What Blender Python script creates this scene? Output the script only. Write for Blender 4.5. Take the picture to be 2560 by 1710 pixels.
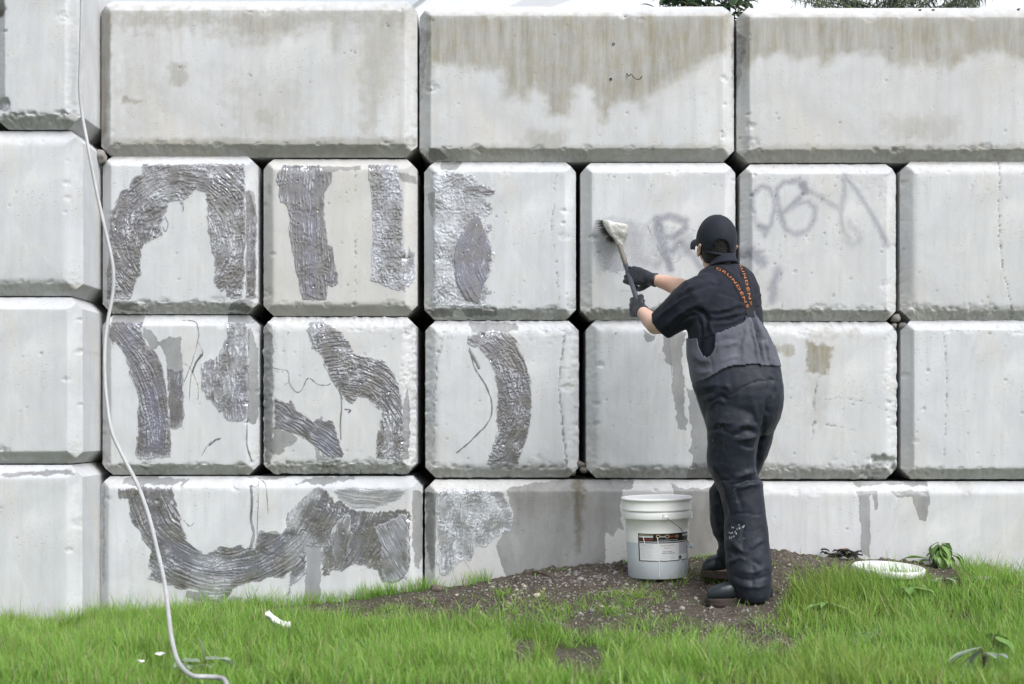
import bpy, bmesh, math, random
import numpy as np
from mathutils import Vector, Matrix
from mathutils.bvhtree import BVHTree

for o in list(bpy.data.objects):
    bpy.data.objects.remove(o, do_unlink=True)
scene = bpy.context.scene
COL = scene.collection
random.seed(7)
RNG = np.random.default_rng(7)

# ---------------------------------------------------------------- camera
F = 4500.0            # focal length in photograph pixels (2560 wide)
D = 8.44              # metres from the camera to the face of the wall
EYE = 0.95            # eye height
HOR = 1050.0          # photograph row of the horizon
K = F / D
cam_d = bpy.data.cameras.new('camera')
cam = bpy.data.objects.new('camera', cam_d)
COL.objects.link(cam)
cam.location = (0, -D, EYE)
cam.rotation_euler = (math.radians(90), 0, 0)
cam_d.sensor_width = 36.0
cam_d.lens = F / 2560 * 36.0
cam_d.shift_y = (HOR - 855.0) / 2560.0
cam_d.clip_start = 0.1
cam_d.clip_end = 400
cam_d.dof.use_dof = True
cam_d.dof.focus_distance = 8.1
cam_d.dof.aperture_fstop = 2.8
scene.camera = cam

# ---------------------------------------------------------------- light: bright overcast
SUN_EL, SUN_AZ = math.radians(48), math.radians(140)     # azimuth clockwise from +Y
world = bpy.data.worlds.new('World')
scene.world = world
world.use_nodes = True
wn = world.node_tree
wn.nodes.clear()
w_out = wn.nodes.new('ShaderNodeOutputWorld')
w_bg = wn.nodes.new('ShaderNodeBackground')
w_sky = wn.nodes.new('ShaderNodeTexSky')
w_sky.sky_type = 'NISHITA'
w_sky.sun_disc = False
w_sky.sun_elevation = SUN_EL
w_sky.sun_rotation = SUN_AZ
w_sky.air_density = 1.0
w_sky.dust_density = 4.0
w_hs = wn.nodes.new('ShaderNodeHueSaturation')
w_hs.inputs['Saturation'].default_value = 0.30
wn.links.new(w_sky.outputs[0], w_hs.inputs['Color'])
wn.links.new(w_hs.outputs[0], w_bg.inputs['Color'])
w_bg.inputs['Strength'].default_value = 0.14
wn.links.new(w_bg.outputs[0], w_out.inputs['Surface'])
sun_d = bpy.data.lights.new('sun', 'SUN')
sun_d.energy = 1.15
sun_d.angle = math.radians(35)
sun_d.color = (0.985, 0.99, 1.0)
sun = bpy.data.objects.new('sun', sun_d)
COL.objects.link(sun)
sdir = Vector((math.sin(SUN_AZ) * math.cos(SUN_EL), math.cos(SUN_AZ) * math.cos(SUN_EL), math.sin(SUN_EL)))
sun.rotation_euler = (-sdir).to_track_quat('-Z', 'Y').to_euler()
sun.location = (3, -6, 8)
scene.view_settings.view_transform = 'Standard'
scene.view_settings.look = 'None'
scene.view_settings.exposure = 0.72
scene.view_settings.gamma = 1.0
scene.view_settings.use_curve_mapping = False

# ---------------------------------------------------------------- helpers
def P(px, py, s=0.0):
    """photograph pixel -> point s metres in front of the wall plane (a place in the world)"""
    d = D - s
    return Vector(((px - 1280.0) / F * d, -s, EYE + (HOR - py) / F * d))

def to_px(co):
    co = np.asarray(co)
    d = D + co[:, 1]
    return np.stack([1280 + co[:, 0] / d * F, HOR - (co[:, 2] - EYE) / d * F], 1)

def wx(px): return (px - 1280.0) / K
def wz(py): return EYE + (HOR - py) / K

def tag(o, label=None, cat=None, group=None, kind=None):
    if label: o['label'] = label
    if cat: o['category'] = cat
    if group: o['group'] = group
    if kind: o['kind'] = kind
    return o

def empty(name, loc, rot=(0, 0, 0)):
    o = bpy.data.objects.new(name, None)
    o.empty_display_size = 0.1
    COL.objects.link(o)
    o.location = loc
    o.rotation_euler = rot
    return o

def mesh_obj(name, verts, faces, mat=None, parent=None, smooth=True, attrs=None, loc=(0, 0, 0), midx=None):
    """faces: (n,3|4) int array, or a list of index lists"""
    me = bpy.data.meshes.new(name)
    v = np.asarray(verts, dtype=np.float32)
    if isinstance(faces, np.ndarray):
        n, k = faces.shape
        me.vertices.add(len(v)); me.vertices.foreach_set('co', v.ravel())
        me.loops.add(n * k); me.loops.foreach_set('vertex_index', faces.astype(np.int32).ravel())
        me.polygons.add(n)
        me.polygons.foreach_set('loop_start', np.arange(0, n * k, k, dtype=np.int32))
        me.update(calc_edges=True)
    else:
        me.from_pydata([tuple(map(float, p)) for p in v], [], [list(map(int, f)) for f in faces])
    me.polygons.foreach_set('use_smooth', np.full(len(me.polygons), bool(smooth)))
    for an, (typ, data) in (attrs or {}).items():
        a = me.attributes.new(an, typ, 'POINT')
        data = np.asarray(data, dtype=np.float32)
        a.data.foreach_set('color' if typ == 'FLOAT_COLOR' else 'value', data.ravel())
    mats = mat if isinstance(mat, (list, tuple)) else ([mat] if mat else [])
    for m in mats: me.materials.append(m)
    if midx is not None: me.polygons.foreach_set('material_index', np.asarray(midx, dtype=np.int32))
    me.update()
    o = bpy.data.objects.new(name, me)
    COL.objects.link(o)
    o.location = loc
    if parent: o.parent = parent
    return o

def grid_faces(nr, nc, keep=None):
    i = np.arange(nr - 1)[:, None] * nc + np.arange(nc - 1)[None, :]
    f = np.stack([i, i + 1, i + nc + 1, i + nc], -1)
    if keep is not None: return f[keep]
    return f.reshape(-1, 4)

def _hash(ix, iy, iz, seed):
    h = (ix.astype(np.int64) * 374761393 + iy.astype(np.int64) * 668265263 + iz.astype(np.int64) * 2147483647 + seed * 1274126177) & 0xFFFFFFFF
    h = ((h ^ (h >> 13)) * 1274126177) & 0xFFFFFFFF
    h = ((h ^ (h >> 16)) * 2246822519) & 0xFFFFFFFF
    return ((h ^ (h >> 15)) & 0xFFFFFF) / float(0xFFFFFF)

def noise2(x, y, seed=0):
    x = np.asarray(x, float); y = np.asarray(y, float)
    x, y = np.broadcast_arrays(x, y)
    ix = np.floor(x); iy = np.floor(y)
    fx = x - ix; fy = y - iy
    ix = ix.astype(np.int64); iy = iy.astype(np.int64); z = np.zeros_like(ix)
    def g(a, b):
        an = _hash(ix + a, iy + b, z, seed) * 2 * math.pi
        return np.cos(an) * (fx - a) + np.sin(an) * (fy - b)
    u = fx * fx * fx * (fx * (fx * 6 - 15) + 10); v = fy * fy * fy * (fy * (fy * 6 - 15) + 10)
    a = g(0, 0); b = g(1, 0); c = g(0, 1); d = g(1, 1)
    return 1.5 * ((a + (b - a) * u) * (1 - v) + (c + (d - c) * u) * v)

def fbm2(x, y, oct=4, seed=0, gain=0.5, ridge=False):
    t = 0; a = 1.0; s = 0
    for k in range(oct):
        n = noise2(x * 2 ** k + 17.3 * k, y * 2 ** k - 9.1 * k, seed + k)
        if ridge: n = 1 - 2 * np.abs(n)
        t = t + a * n; s += a; a *= gain
    return t / s

def noise3(p, seed=0):
    p = np.asarray(p, float)
    i = np.floor(p); f = p - i; i = i.astype(np.int64)
    u = f * f * (3 - 2 * f)
    r = 0
    for a in (0, 1):
        for b in (0, 1):
            for c in (0, 1):
                w = (u[:, 0] if a else 1 - u[:, 0]) * (u[:, 1] if b else 1 - u[:, 1]) * (u[:, 2] if c else 1 - u[:, 2])
                r = r + w * _hash(i[:, 0] + a, i[:, 1] + b, i[:, 2] + c, seed)
    return r * 2 - 1

def fbm3(p, oct=3, seed=0):
    t = 0; a = 1; s = 0
    for k in range(oct):
        t = t + a * noise3(np.asarray(p) * 2 ** k + 5.7 * k, seed + k); s += a; a *= .5
    return t / s

def line_param(x, y, pts):
    """signed distance to a polyline and the fraction of its length at the nearest spot"""
    pts = np.asarray(pts, float); L = np.concatenate([[0], np.cumsum(np.hypot(*np.diff(pts, axis=0).T))]); L = L / L[-1]
    bd = np.full(x.shape, 1e9); bs = np.zeros(x.shape); bt = np.zeros(x.shape)
    for k in range(len(pts) - 1):
        (ax, ay), (bx, by) = pts[k], pts[k + 1]
        ex, ey = bx - ax, by - ay
        t = np.clip(((x - ax) * ex + (y - ay) * ey) / (ex * ex + ey * ey + 1e-12), 0, 1)
        d = np.hypot(x - ax - t * ex, y - ay - t * ey)
        m = d < bd
        bd = np.where(m, d, bd); bt = np.where(m, L[k] + (L[k + 1] - L[k]) * t, bt)
        bs = np.where(m, np.sign(ex * (y - ay) - ey * (x - ax)), bs)
    return bd * bs, bt

def sstep(a, b, x):
    t = np.clip((x - a) / (b - a), 0, 1)
    return t * t * (3 - 2 * t)

def sd_poly(x, y, pts):
    """signed distance, positive inside"""
    pts = np.asarray(pts, float)
    d2 = np.full(x.shape, 1e18); ins = np.zeros(x.shape, bool)
    for (ax, ay), (bx, by) in zip(pts, np.roll(pts, -1, 0)):
        ex, ey = bx - ax, by - ay
        L = ex * ex + ey * ey + 1e-12
        t = np.clip(((x - ax) * ex + (y - ay) * ey) / L, 0, 1)
        d2 = np.minimum(d2, (x - ax - t * ex) ** 2 + (y - ay - t * ey) ** 2)
        c = ((ay > y) != (by > y)) & (x < ex * (y - ay) / (ey if ey != 0 else 1e-12) + ax)
        ins ^= c
    d = np.sqrt(d2)
    return np.where(ins, d, -d)

def sd_line(x, y, pts, w):
    """width minus distance to a polyline of varying half width (positive inside)"""
    pts = np.asarray(pts, float)
    w = np.broadcast_to(np.asarray(w, float), (len(pts),))
    best = np.full(x.shape, -1e9)
    for k in range(len(pts) - 1):
        (ax, ay), (bx, by) = pts[k], pts[k + 1]
        ex, ey = bx - ax, by - ay
        t = np.clip(((x - ax) * ex + (y - ay) * ey) / (ex * ex + ey * ey + 1e-12), 0, 1)
        d = np.sqrt((x - ax - t * ex) ** 2 + (y - ay - t * ey) ** 2)
        best = np.maximum(best, w[k] + (w[k + 1] - w[k]) * t - d)
    return best

def zm(ox, oy, sc, pts):
    return [(ox + a / sc, oy + b / sc) for a, b in pts]

def spline(pts, n=8):
    """Catmull-Rom through points of any dimension"""
    p = np.asarray(pts, float)
    p = np.vstack([2 * p[0] - p[1], p, 2 * p[-1] - p[-2]])
    out = []
    for k in range(1, len(p) - 2):
        for t in np.linspace(0, 1, n, endpoint=False):
            a, b, c, d = p[k - 1], p[k], p[k + 1], p[k + 2]
            out.append(0.5 * (2 * b + (c - a) * t + (2 * a - 5 * b + 4 * c - d) * t * t + (3 * b - a - 3 * c + d) * t ** 3))
    out.append(p[-2])
    return np.array(out)

class MB:
    """collects simple solids into one mesh"""
    def __init__(s): s.v = []; s.f = []; s.m = []; s.n = 0
    def add(s, v, f, m=0):
        s.v.append(np.asarray(v, float)); s.f += [[i + s.n for i in q] for q in f]; s.m += [m] * len(f); s.n += len(v)
    def tube(s, path, r, seg=8, caps=True, m=0, ru=None):
        p = np.asarray(path, float); r = np.broadcast_to(np.asarray(r, float), (len(p),))
        t = np.gradient(p, axis=0); t /= np.linalg.norm(t, axis=1)[:, None] + 1e-12
        up = np.array([0, 0, 1.0]) if abs(t[0][2]) < .9 else np.array([1.0, 0, 0])
        V = []
        a = np.cross(up, t[0]); a /= np.linalg.norm(a)
        for k in range(len(p)):
            a = a - t[k] * a.dot(t[k]); a /= np.linalg.norm(a) + 1e-12
            b = np.cross(t[k], a)
            for j in range(seg):
                an = 2 * math.pi * j / seg
                V.append(p[k] + r[k] * (math.cos(an) * a + math.sin(an) * b * (ru if ru else 1)))
        Fc = []
        for k in range(len(p) - 1):
            for j in range(seg):
                j2 = (j + 1) % seg
                Fc.append([k * seg + j, k * seg + j2, (k + 1) * seg + j2, (k + 1) * seg + j])
        if caps:
            Fc.append(list(range(seg))[::-1]); Fc.append([(len(p) - 1) * seg + j for j in range(seg)])
        s.add(V, Fc, m)
    def box(s, c, h, m=0, rot=None):
        c = np.asarray(c, float)
        V = np.array([[x, y, z] for x in (-1, 1) for y in (-1, 1) for z in (-1, 1)], float) * np.asarray(h, float)
        if rot is not None: V = V @ np.array(rot).T
        s.add(V + c, [[0, 1, 3, 2], [4, 6, 7, 5], [0, 4, 5, 1], [2, 3, 7, 6], [0, 2, 6, 4], [1, 5, 7, 3]], m)
    def lathe(s, prof, c=(0, 0, 0), seg=48, m=0):
        c = np.asarray(c, float); V = []; n = len(prof)
        for r, z in prof:
            for j in range(seg):
                an = 2 * math.pi * j / seg
                V.append(c + [r * math.cos(an), r * math.sin(an), z])
        Fc = [[k * seg + j, k * seg + (j + 1) % seg, (k + 1) * seg + (j + 1) % seg, (k + 1) * seg + j] for k in range(n - 1) for j in range(seg)]
        s.add(V, Fc, m)
    def loft(s, rings, caps=True, m=0):
        n = len(rings[0]); V = np.vstack(rings)
        Fc = [[k * n + j, k * n + (j + 1) % n, (k + 1) * n + (j + 1) % n, (k + 1) * n + j] for k in range(len(rings) - 1) for j in range(n)]
        if caps:
            Fc.append(list(range(n))[::-1]); Fc.append([(len(rings) - 1) * n + j for j in range(n)])
        s.add(V, Fc, m)
    def build(s, name, mat=None, parent=None, smooth=True, loc=(0, 0, 0)):
        return mesh_obj(name, np.vstack(s.v), s.f, mat, parent, smooth, None, loc, s.m if isinstance(mat, (list, tuple)) else None)

# ---------------------------------------------------------------- materials
class NT:
    def __init__(s, name):
        s.mat = bpy.data.materials.new(name); s.mat.use_nodes = True
        s.t = s.mat.node_tree; s.t.nodes.clear()
        s.out = s.t.nodes.new('ShaderNodeOutputMaterial')
        s.b = s.t.nodes.new('ShaderNodeBsdfPrincipled')
        s.t.links.new(s.b.outputs[0], s.out.inputs[0])
    def n(s, typ, **kw):
        nd = s.t.nodes.new('ShaderNode' + typ)
        for k, v in kw.items():
            if hasattr(nd, k) and not k[0].isupper(): setattr(nd, k, v)
        return nd
    def set(s, sock, v):
        if isinstance(v, bpy.types.NodeSocket): s.t.links.new(v, sock)
        elif v is not None:
            if sock.type == 'RGBA' and not hasattr(v, '__len__'): v = (v, v, v, 1)
            elif sock.type == 'RGBA' and len(v) == 3: v = (*v, 1)
            sock.default_value = v
    def attr(s, name):
        a = s.n('Attribute'); a.attribute_name = name; return a
    def coord(s, which='Object', scale=(1, 1, 1)):
        c = s.n('TexCoord'); m = s.n('Mapping'); s.t.links.new(c.outputs[which], m.inputs[0])
        m.inputs['Scale'].default_value = scale
        return m.outputs[0]
    def noise(s, vec, scale, detail=4, rough=.55, dist=0):
        n = s.n('TexNoise'); s.set(n.inputs['Vector'], vec); n.inputs['Scale'].default_value = scale
        n.inputs['Detail'].default_value = detail; n.inputs['Roughness'].default_value = rough; n.inputs['Distortion'].default_value = dist
        return n.outputs['Fac']
    def vor(s, vec, scale, feature='F1'):
        n = s.n('TexVoronoi'); n.feature = feature; s.set(n.inputs['Vector'], vec); n.inputs['Scale'].default_value = scale
        return n.outputs['Distance']
    def ramp(s, fac, a, b, c0=(0, 0, 0), c1=(1, 1, 1)):
        r = s.n('ValToRGB'); s.set(r.inputs[0], fac)
        e = r.color_ramp.elements; e[0].position = a; e[1].position = b
        e[0].color = (*c0, 1); e[1].color = (*c1, 1)
        return r.outputs[0]
    def mr(s, v, a, b, c=0.0, d=1.0):
        m = s.n('MapRange'); s.set(m.inputs[0], v)
        for k, x in zip((1, 2, 3, 4), (a, b, c, d)): m.inputs[k].default_value = x
        return m.outputs[0]
    def math(s, op, a, b=None):
        m = s.n('Math'); m.operation = op; s.set(m.inputs[0], a)
        if b is not None: s.set(m.inputs[1], b)
        return m.outputs[0]
    def mix(s, fac, a, b, blend='MIX'):
        m = s.n('Mix'); m.data_type = 'RGBA'; m.blend_type = blend
        s.set(m.inputs[0], fac); s.set(m.inputs[6], a); s.set(m.inputs[7], b)
        return m.outputs[2]
    def bump(s, h, strength=.3, dist=.01, prev=None):
        b = s.n('Bump'); b.inputs['Strength'].default_value = strength; b.inputs['Distance'].default_value = dist
        s.set(b.inputs['Height'], h)
        if prev is not None: s.t.links.new(prev, b.inputs['Normal'])
        return b.outputs[0]
    def fin(s, color=None, rough=None, normal=None, **kw):
        s.set(s.b.inputs['Base Color'], color); s.set(s.b.inputs['Roughness'], rough)
        if normal is not None: s.t.links.new(normal, s.b.inputs['Normal'])
        for k, v in kw.items(): s.set(s.b.inputs[k.replace('_', ' ')], v)
        return s.mat

def plain(name, col, rough=.6, bump=0.0, bscale=80, var=.12, **kw):
    m = NT(name); co = m.coord()
    n = m.noise(co, bscale * .15, 4)
    c = m.mix(m.mr(n, .3, .7), tuple(x * (1 - var) for x in col), tuple(x * (1 + var) for x in col))
    nb = m.bump(m.noise(co, bscale, 3), bump, .004) if bump else None
    return m.fin(c, rough, nb, **kw)
# ================================================================ concrete material
def concrete_material():
    m = NT('concrete'); co = m.coord()
    st = m.attr('stain'); sep = m.n('SeparateColor'); m.t.links.new(st.outputs['Color'], sep.inputs[0])
    wet, algae, paint = sep.outputs[0], sep.outputs[1], sep.outputs[2]
    dirt = st.outputs['Alpha']
    info = m.n('ObjectInfo')
    big = m.noise(m.coord(scale=(1, 1, 1)), 2.6, 5, .6, .6)
    streak = m.noise(m.coord(scale=(1, 1, .09)), 34, 4, .6)
    mid = m.noise(co, 13, 5, .65, .3)
    fine = m.noise(co, 210, 3, .6)
    tone = m.attr('tone').outputs['Fac']
    c = m.mix(m.mr(big, .32, .68), (.445, .463, .497), (.598, .620, .655))
    c = m.mix(m.mr(streak, .45, .72, 0, .5), c, (.42, .42, .415))
    c = m.mix(m.mr(mid, .5, .75, 0, .5), c, (.53, .515, .48))
    c = m.mix(m.mr(mid, .30, .42, .25, 0), c, (.44, .445, .45))
    c = m.mix(m.mr(fine, .56, .74, 0, .30), c, (.38, .375, .36))
    rnd = m.noise(m.coord(scale=(1.0, 1, .55)), 4.2, 6, .68, 1.2)
    c = m.mix(m.mr(rnd, .52, .72, 0, .42), c, (.40, .405, .415))
    c = m.mix(m.mr(rnd, .46, .30, 0, .5), c, (.665, .675, .69))
    c = m.mix(m.math('MULTIPLY', info.outputs['Random'], .22), c, (.47, .47, .475))
    hue = m.noise(m.coord(scale=(1, 1, .7)), 1.9, 4, .6, .8)
    c = m.mix(m.mr(hue, .50, .68, 0, .42), c, (.575, .54, .475))
    c = m.mix(m.mr(hue, .46, .32, 0, .5), c, (.50, .525, .575))
    c = m.mix(tone, c, (.47, .44, .385))
    # pores and dark specks
    v = m.vor(m.coord(scale=(1, 1, 1.35)), 47); vm = m.noise(co, 6, 3)
    dm_ = m.n('Mapping'); m.t.links.new(co, dm_.inputs[0]); dm_.inputs['Rotation'].default_value = (0, .7, 0); dm_.inputs['Scale'].default_value = (1.0, 1, 4.2); dash = dm_.outputs[0]
    v2 = m.vor(dash, 20)
    spk = m.math('MAXIMUM', m.math('MULTIPLY', m.mr(v, .07, .15, 1, 0), m.mr(vm, .47, .60)), m.math('MULTIPLY', m.mr(v2, .06, .13, 1, 0), m.mr(vm, .46, .58)))
    c = m.mix(m.math('MULTIPLY', spk, .75), c, (.17, .165, .15))
    # algae and dirt
    an = m.noise(m.coord(scale=(1, 1, .12)), 24, 5, .7)
    am = m.math('MULTIPLY', algae, m.mr(an, .25, .7, .45, 1.15))
    c = m.mix(m.math('MINIMUM', am, .9), c, m.mix(m.mr(mid, .4, .62), (.215, .185, .11), (.23, .225, .20)))
    c = m.mix(m.math('MULTIPLY', dirt, m.mr(mid, .3, .6, .55, 1)), c, (.085, .08, .07))
    # sprayed paint ghosts
    pm = m.math('MULTIPLY', paint, m.mr(m.noise(co, 40, 4, .7), .3, .7, .72, 1.05))
    c = m.mix(m.math('MINIMUM', pm, .85), c, (.150, .152, .205))
    # water soaked
    wn_ = m.noise(co, 45, 4, .7)
    wm = m.mr(m.math('ADD', wet, m.math('MULTIPLY', m.math('SUBTRACT', wn_, .5), .35)), .40, .58)
    wcol = m.mix(1.0, c, (.43, .43, .43), 'MULTIPLY')
    wv = m.mr(m.noise(m.coord(scale=(1, 1, .5)), 7, 5, .65), .3, .7, .62, 1.05)
    c = m.mix(m.math('MINIMUM', m.math('MULTIPLY', wm, wv), 1.0), c, wcol)
    r = m.mr(wm, 0, 1, .86, .48)
    h = m.math('ADD', m.math('MULTIPLY', fine, .5), m.math('MULTIPLY', m.noise(co, 85, 4, .7), .9))
    h = m.math('SUBTRACT', h, m.math('MULTIPLY', spk, .8))
    nb = m.bump(h, .26, .003)
    return m.fin(c, r, nb)
M_CONC = concrete_material()

STAINS = []     # (kind, shape, soft px, rag px, strength)
def stain(kind, pts, soft=3, rag=5, a=1.0, line=None, sharp=0, seed=0):
    STAINS.append((kind, np.array(pts, float), soft, rag, a, line, seed))

class Block:
    """precast block: heightfield face with chamfers, chips, pits and cracks, walls and back"""
    def __init__(s, px0, px1, py0, py1, ahead=0.0, c=.052, r=.0014, rag=.002, bot=.004, ero=0.0, pits=14, tone=0.0,
                 cracks=(), step=.0062, depth=.72, seed=0, corner=None, plane=True):
        s.ahead = ahead; d = D - ahead
        s.x0, s.x1 = (px0 - 1280) / F * d, (px1 - 1280) / F * d
        s.z1, s.z0 = EYE + (HOR - py0) / F * d, EYE + (HOR - py1) / F * d
        s.cx, s.cz = (s.x0 + s.x1) / 2, (s.z0 + s.z1) / 2
        s.hw, s.hh = (s.x1 - s.x0) / 2, (s.z1 - s.z0) / 2
        s.c, s.r, s.rag, s.bot, s.ero, s.tone, s.step, s.dep, s.seed = c, r, rag, bot, ero, tone, step, depth, seed
        g = np.random.default_rng(100 + seed)
        s.pits = [(g.uniform(-s.hw + .03, s.hw - .03), g.uniform(-s.hh + .03, s.hh - .03), g.uniform(.0018, .0045) if g.random() < .92 else g.uniform(.005, .008), g.uniform(.003, .007)) for _ in range(pits)]
        s.chips = []
        for _ in range(int(26 * (s.hw + s.hh))):
            t = g.random(); kx = s.hw - s.c; kz = s.hh - s.c
            if t < .55: x, z = g.uniform(-kx, kx), -kz + g.normal(0, .003)
            elif t < .72: x, z = g.uniform(-kx, kx), kz + g.normal(0, .003)
            else: x, z = g.choice([-1, 1]) * (kx + g.normal(0, .004) + (s.c * .8 if g.random() < .4 else 0)), g.uniform(-kz, kz)
            s.chips.append((x, z, g.uniform(.006, .016) if g.random() < .85 else g.uniform(.018, .032), g.uniform(.002, .006)))
        s.cracks = cracks; s.corner = corner
        s.tilt = g.uniform(-.004, .004), g.uniform(-.004, .004)
    def half(s, Z):
        b = s.hh - np.abs(Z)
        return s.hw - np.maximum(0, s.c * .95 - b)
    def face(s, X, Z):
        """depth behind the block's front plane at local X, Z; and dirt"""
        sd = s.seed
        a = s.hw - np.abs(X); b = s.hh - np.abs(Z)
        n1 = fbm2(X * 14, Z * 14, 4, sd, .6); n2 = fbm2(X * 55, Z * 55, 3, sd + 9, .6)
        lowb = sstep(.16, .0, (Z + s.hh))                        # the lower arris is the most chipped
        amp = s.rag + lowb * s.bot * 1.15
        m = np.minimum(a, b) + amp * (n1 * .8 + n2 * .8)
        t = s.c - m
        d = .5 * (t + np.sqrt(t * t + s.r * s.r * 4)) - s.r * .25 * np.exp(-(t / .03) ** 2)
        d = np.minimum(d, s.c + .012)
        d = d + .0010 * fbm2(X * 5, Z * 5, 3, sd + 3) + .0002 * n2
        d = d + s.tilt[0] * X + s.tilt[1] * Z
        dirt = np.zeros_like(d)
        cn = fbm2(X * 48, Z * 48, 4, sd + 71, .65)
        for (x, z, rp, dp) in (s.chips if s.step < .01 else []):
            q = np.sqrt(((X - x) / 1.5) ** 2 + (Z - z) ** 2) / rp + .9 * cn
            w = sstep(1.0, .7, q)
            d = d + w * (dp + .008 * cn)
            dirt = np.maximum(dirt, w * .22 * sstep(.0, .4, cn))
        if s.ero > 0:
            e = sstep(.05, .5, fbm2(X * 3.2, Z * 3.2, 3, sd + 21) + .6 * sstep(.15, .02, np.minimum(a, b)) - .22)
            rr = np.maximum(0, fbm2(X * 38, Z * 38, 4, sd + 31, .7) - .06)
            d = d + s.ero * e * rr * 2.2
            dirt = np.maximum(dirt, .55 * e * sstep(.18, .5, rr))
        for (x, z, rp, dp) in s.pits:
            w = np.exp(-(((X - x) ** 2 + (Z - z) ** 2) / (rp * rp)) ** 1.6)
            d = d + w * dp; dirt = np.maximum(dirt, w * min(1, dp / .011) * .9)
        for cr in s.cracks:
            pts, w, dp, br = cr
            q = np.array([((px - 1280) / F * (D - s.ahead) - s.cx, EYE + (HOR - py) / F * (D - s.ahead) - s.cz) for px, py in pts])
            jx = .014 * fbm2(X * 34, Z * 34, 4, sd + 41, .65); jz = .012 * fbm2(X * 34 + 9, Z * 34, 4, sd + 43, .65)
            w = w * .62 * (.6 + .9 * np.abs(fbm2(X * 30, Z * 30, 2, sd + 45)))
            l = sd_line(X + jx, Z + jz, q, 0.0)
            g = np.exp(-(l / w) ** 2) * (sstep(-.15, .2, fbm2(X * 22, Z * 22, 3, sd + 47) + br))
            d = d + dp * g; dirt = np.maximum(dirt, g * .8)
        if s.corner:
            for (px, py, rad, dp) in s.corner:
                x = (px - 1280) / F * (D - s.ahead) - s.cx; z = EYE + (HOR - py) / F * (D - s.ahead) - s.cz
                q = np.sqrt((X - x) ** 2 + (Z - z) ** 2) / rad + .35 * fbm2(X * 20, Z * 20, 3, sd + 51)
                w = sstep(1.0, .75, q)
                d = d + w * (dp + .012 * fbm2(X * 45, Z * 45, 4, sd + 53, .65))
                dirt = np.maximum(dirt, w * .35 * sstep(.0, .5, fbm2(X * 45, Z * 45, 4, sd + 53, .65)))
        return d, dirt
    def build(s, label, parent=None):
        def axis(h):
            a = np.linspace(-h, h, int(2 * h / s.step) + 2)
            k = h - s.c
            a = a[(np.abs(np.abs(a) - k) > .0055)]
            e = np.array([-.0040, -.0008, .0008, .0040])
            return np.sort(np.concatenate([a, k + e, -k + e]))
        u = (axis(s.hw) / s.hw)[None, :]; Z = axis(s.hh)[:, None]
        nx = u.shape[1]; nz = len(Z)
        Z = Z + 0 * u
        X = u * s.half(Z)
        d, dirt = s.face(X, Z)
        # uneven outline
        ea = sstep(.05, 0, s.hw - np.abs(X)); eb = sstep(.05, 0, s.hh - np.abs(Z))
        jag = s.rag + s.ero * .6
        Xj = X + np.sign(X) * ea * (fbm2(Z * 22, np.sign(X) * 3, 4, s.seed + 61) * jag - jag * .4)
        Zj = Z + np.sign(Z) * eb * (fbm2(X * 22, np.sign(Z) * 5, 4, s.seed + 67) * jag - jag * .4)
        px = 1280 + (X + s.cx) / (D - s.ahead) * F; py = HOR - (Z + s.cz - EYE) / (D - s.ahead) * F
        ch = np.zeros(X.shape + (4,)); 
        idx = {'wet': 0, 'algae': 1, 'paint': 2, 'dirt': 3}
        ch[..., 3] = dirt
        for kind, pts, soft, rag, a, line, sd in STAINS:
            line = line if (line is None or kind != 'paint') else np.asarray(line) * .84
            lw = 0 if line is None else np.max(line)
            if pts[:, 0].max() + lw + 40 < px.min() or pts[:, 0].min() - lw - 40 > px.max() or pts[:, 1].max() + lw + 40 < py.min() or pts[:, 1].min() - lw - 40 > py.max(): continue
            jx = 2.0 * rag * fbm2(px / 26, py / 26, 5, 71 + sd, .6); jy = 2.0 * rag * fbm2(px / 26 + 50, py / 26, 5, 73 + sd, .6)
            q = sd_poly(px + jx, py + jy, pts) if line is None else sd_line(px + jx, py + jy, pts, line)
            k = idx[kind]
            ch[..., k] = np.maximum(ch[..., k], a * sstep(-soft, soft, q))
        lowc = sstep(s.c * 1.05, s.c * .8, Z + s.hh + .006 * fbm2(X * 20, Z * 20, 3, s.seed + 83)) * np.clip(.38 + .4 * fbm2(X * 4, Z * 9, 3, s.seed + 81), 0, .8)
        ch[..., 1] = np.maximum(ch[..., 1], lowc)
        nv = nx * nz
        front = np.stack([Xj, d, Zj + s.hh], -1).reshape(-1, 3)
        loop = np.concatenate([np.arange(nx), np.arange(1, nz) * nx + nx - 1, (nz - 1) * nx + np.arange(nx - 2, -1, -1), np.arange(nz - 2, 0, -1) * nx])
        rim = front[loop]
        side = [rim.copy()]
        even = np.stack([X, d, Z + s.hh], -1).reshape(-1, 3)[loop]
        for dd in (.09, s.dep):
            q = even.copy(); q[:, 1] = dd; side.append(q)
        V = np.vstack([front] + side); nl = len(loop)
        Fc = [grid_faces(nz, nx)]
        j = np.arange(nl); j2 = (j + 1) % nl
        for k in range(2):
            b = nv + k * nl
            Fc.append(np.stack([b + j2, b + j, b + nl + j, b + nl + j2], 1))
        b = nv + 2 * nl
        # back cap (a strip between the two long edges keeps it all quads)
        bb = b + np.arange(nx); tt = b + nl - 1 - (nz - 2) - np.arange(nx)
        Fc.append(np.stack([bb[:-1], bb[1:], tt[1:], tt[:-1]], 1))
        Fc = np.vstack(Fc)
        col = np.zeros((len(V), 4)); col[:nv] = ch.reshape(-1, 4)
        for k in range(3): col[nv + k * nl: nv + (k + 1) * nl] = ch.reshape(-1, 4)[loop] * (1, 1, 0, 1)
        tone = np.full(len(V), s.tone)
        o = mesh_obj('concrete_block', V, Fc, M_CONC, None, True,
                     {'stain': ('FLOAT_COLOR', col), 'tone': ('FLOAT', tone)}, (s.cx, -s.ahead, s.z0))
        s.obj = o
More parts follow.
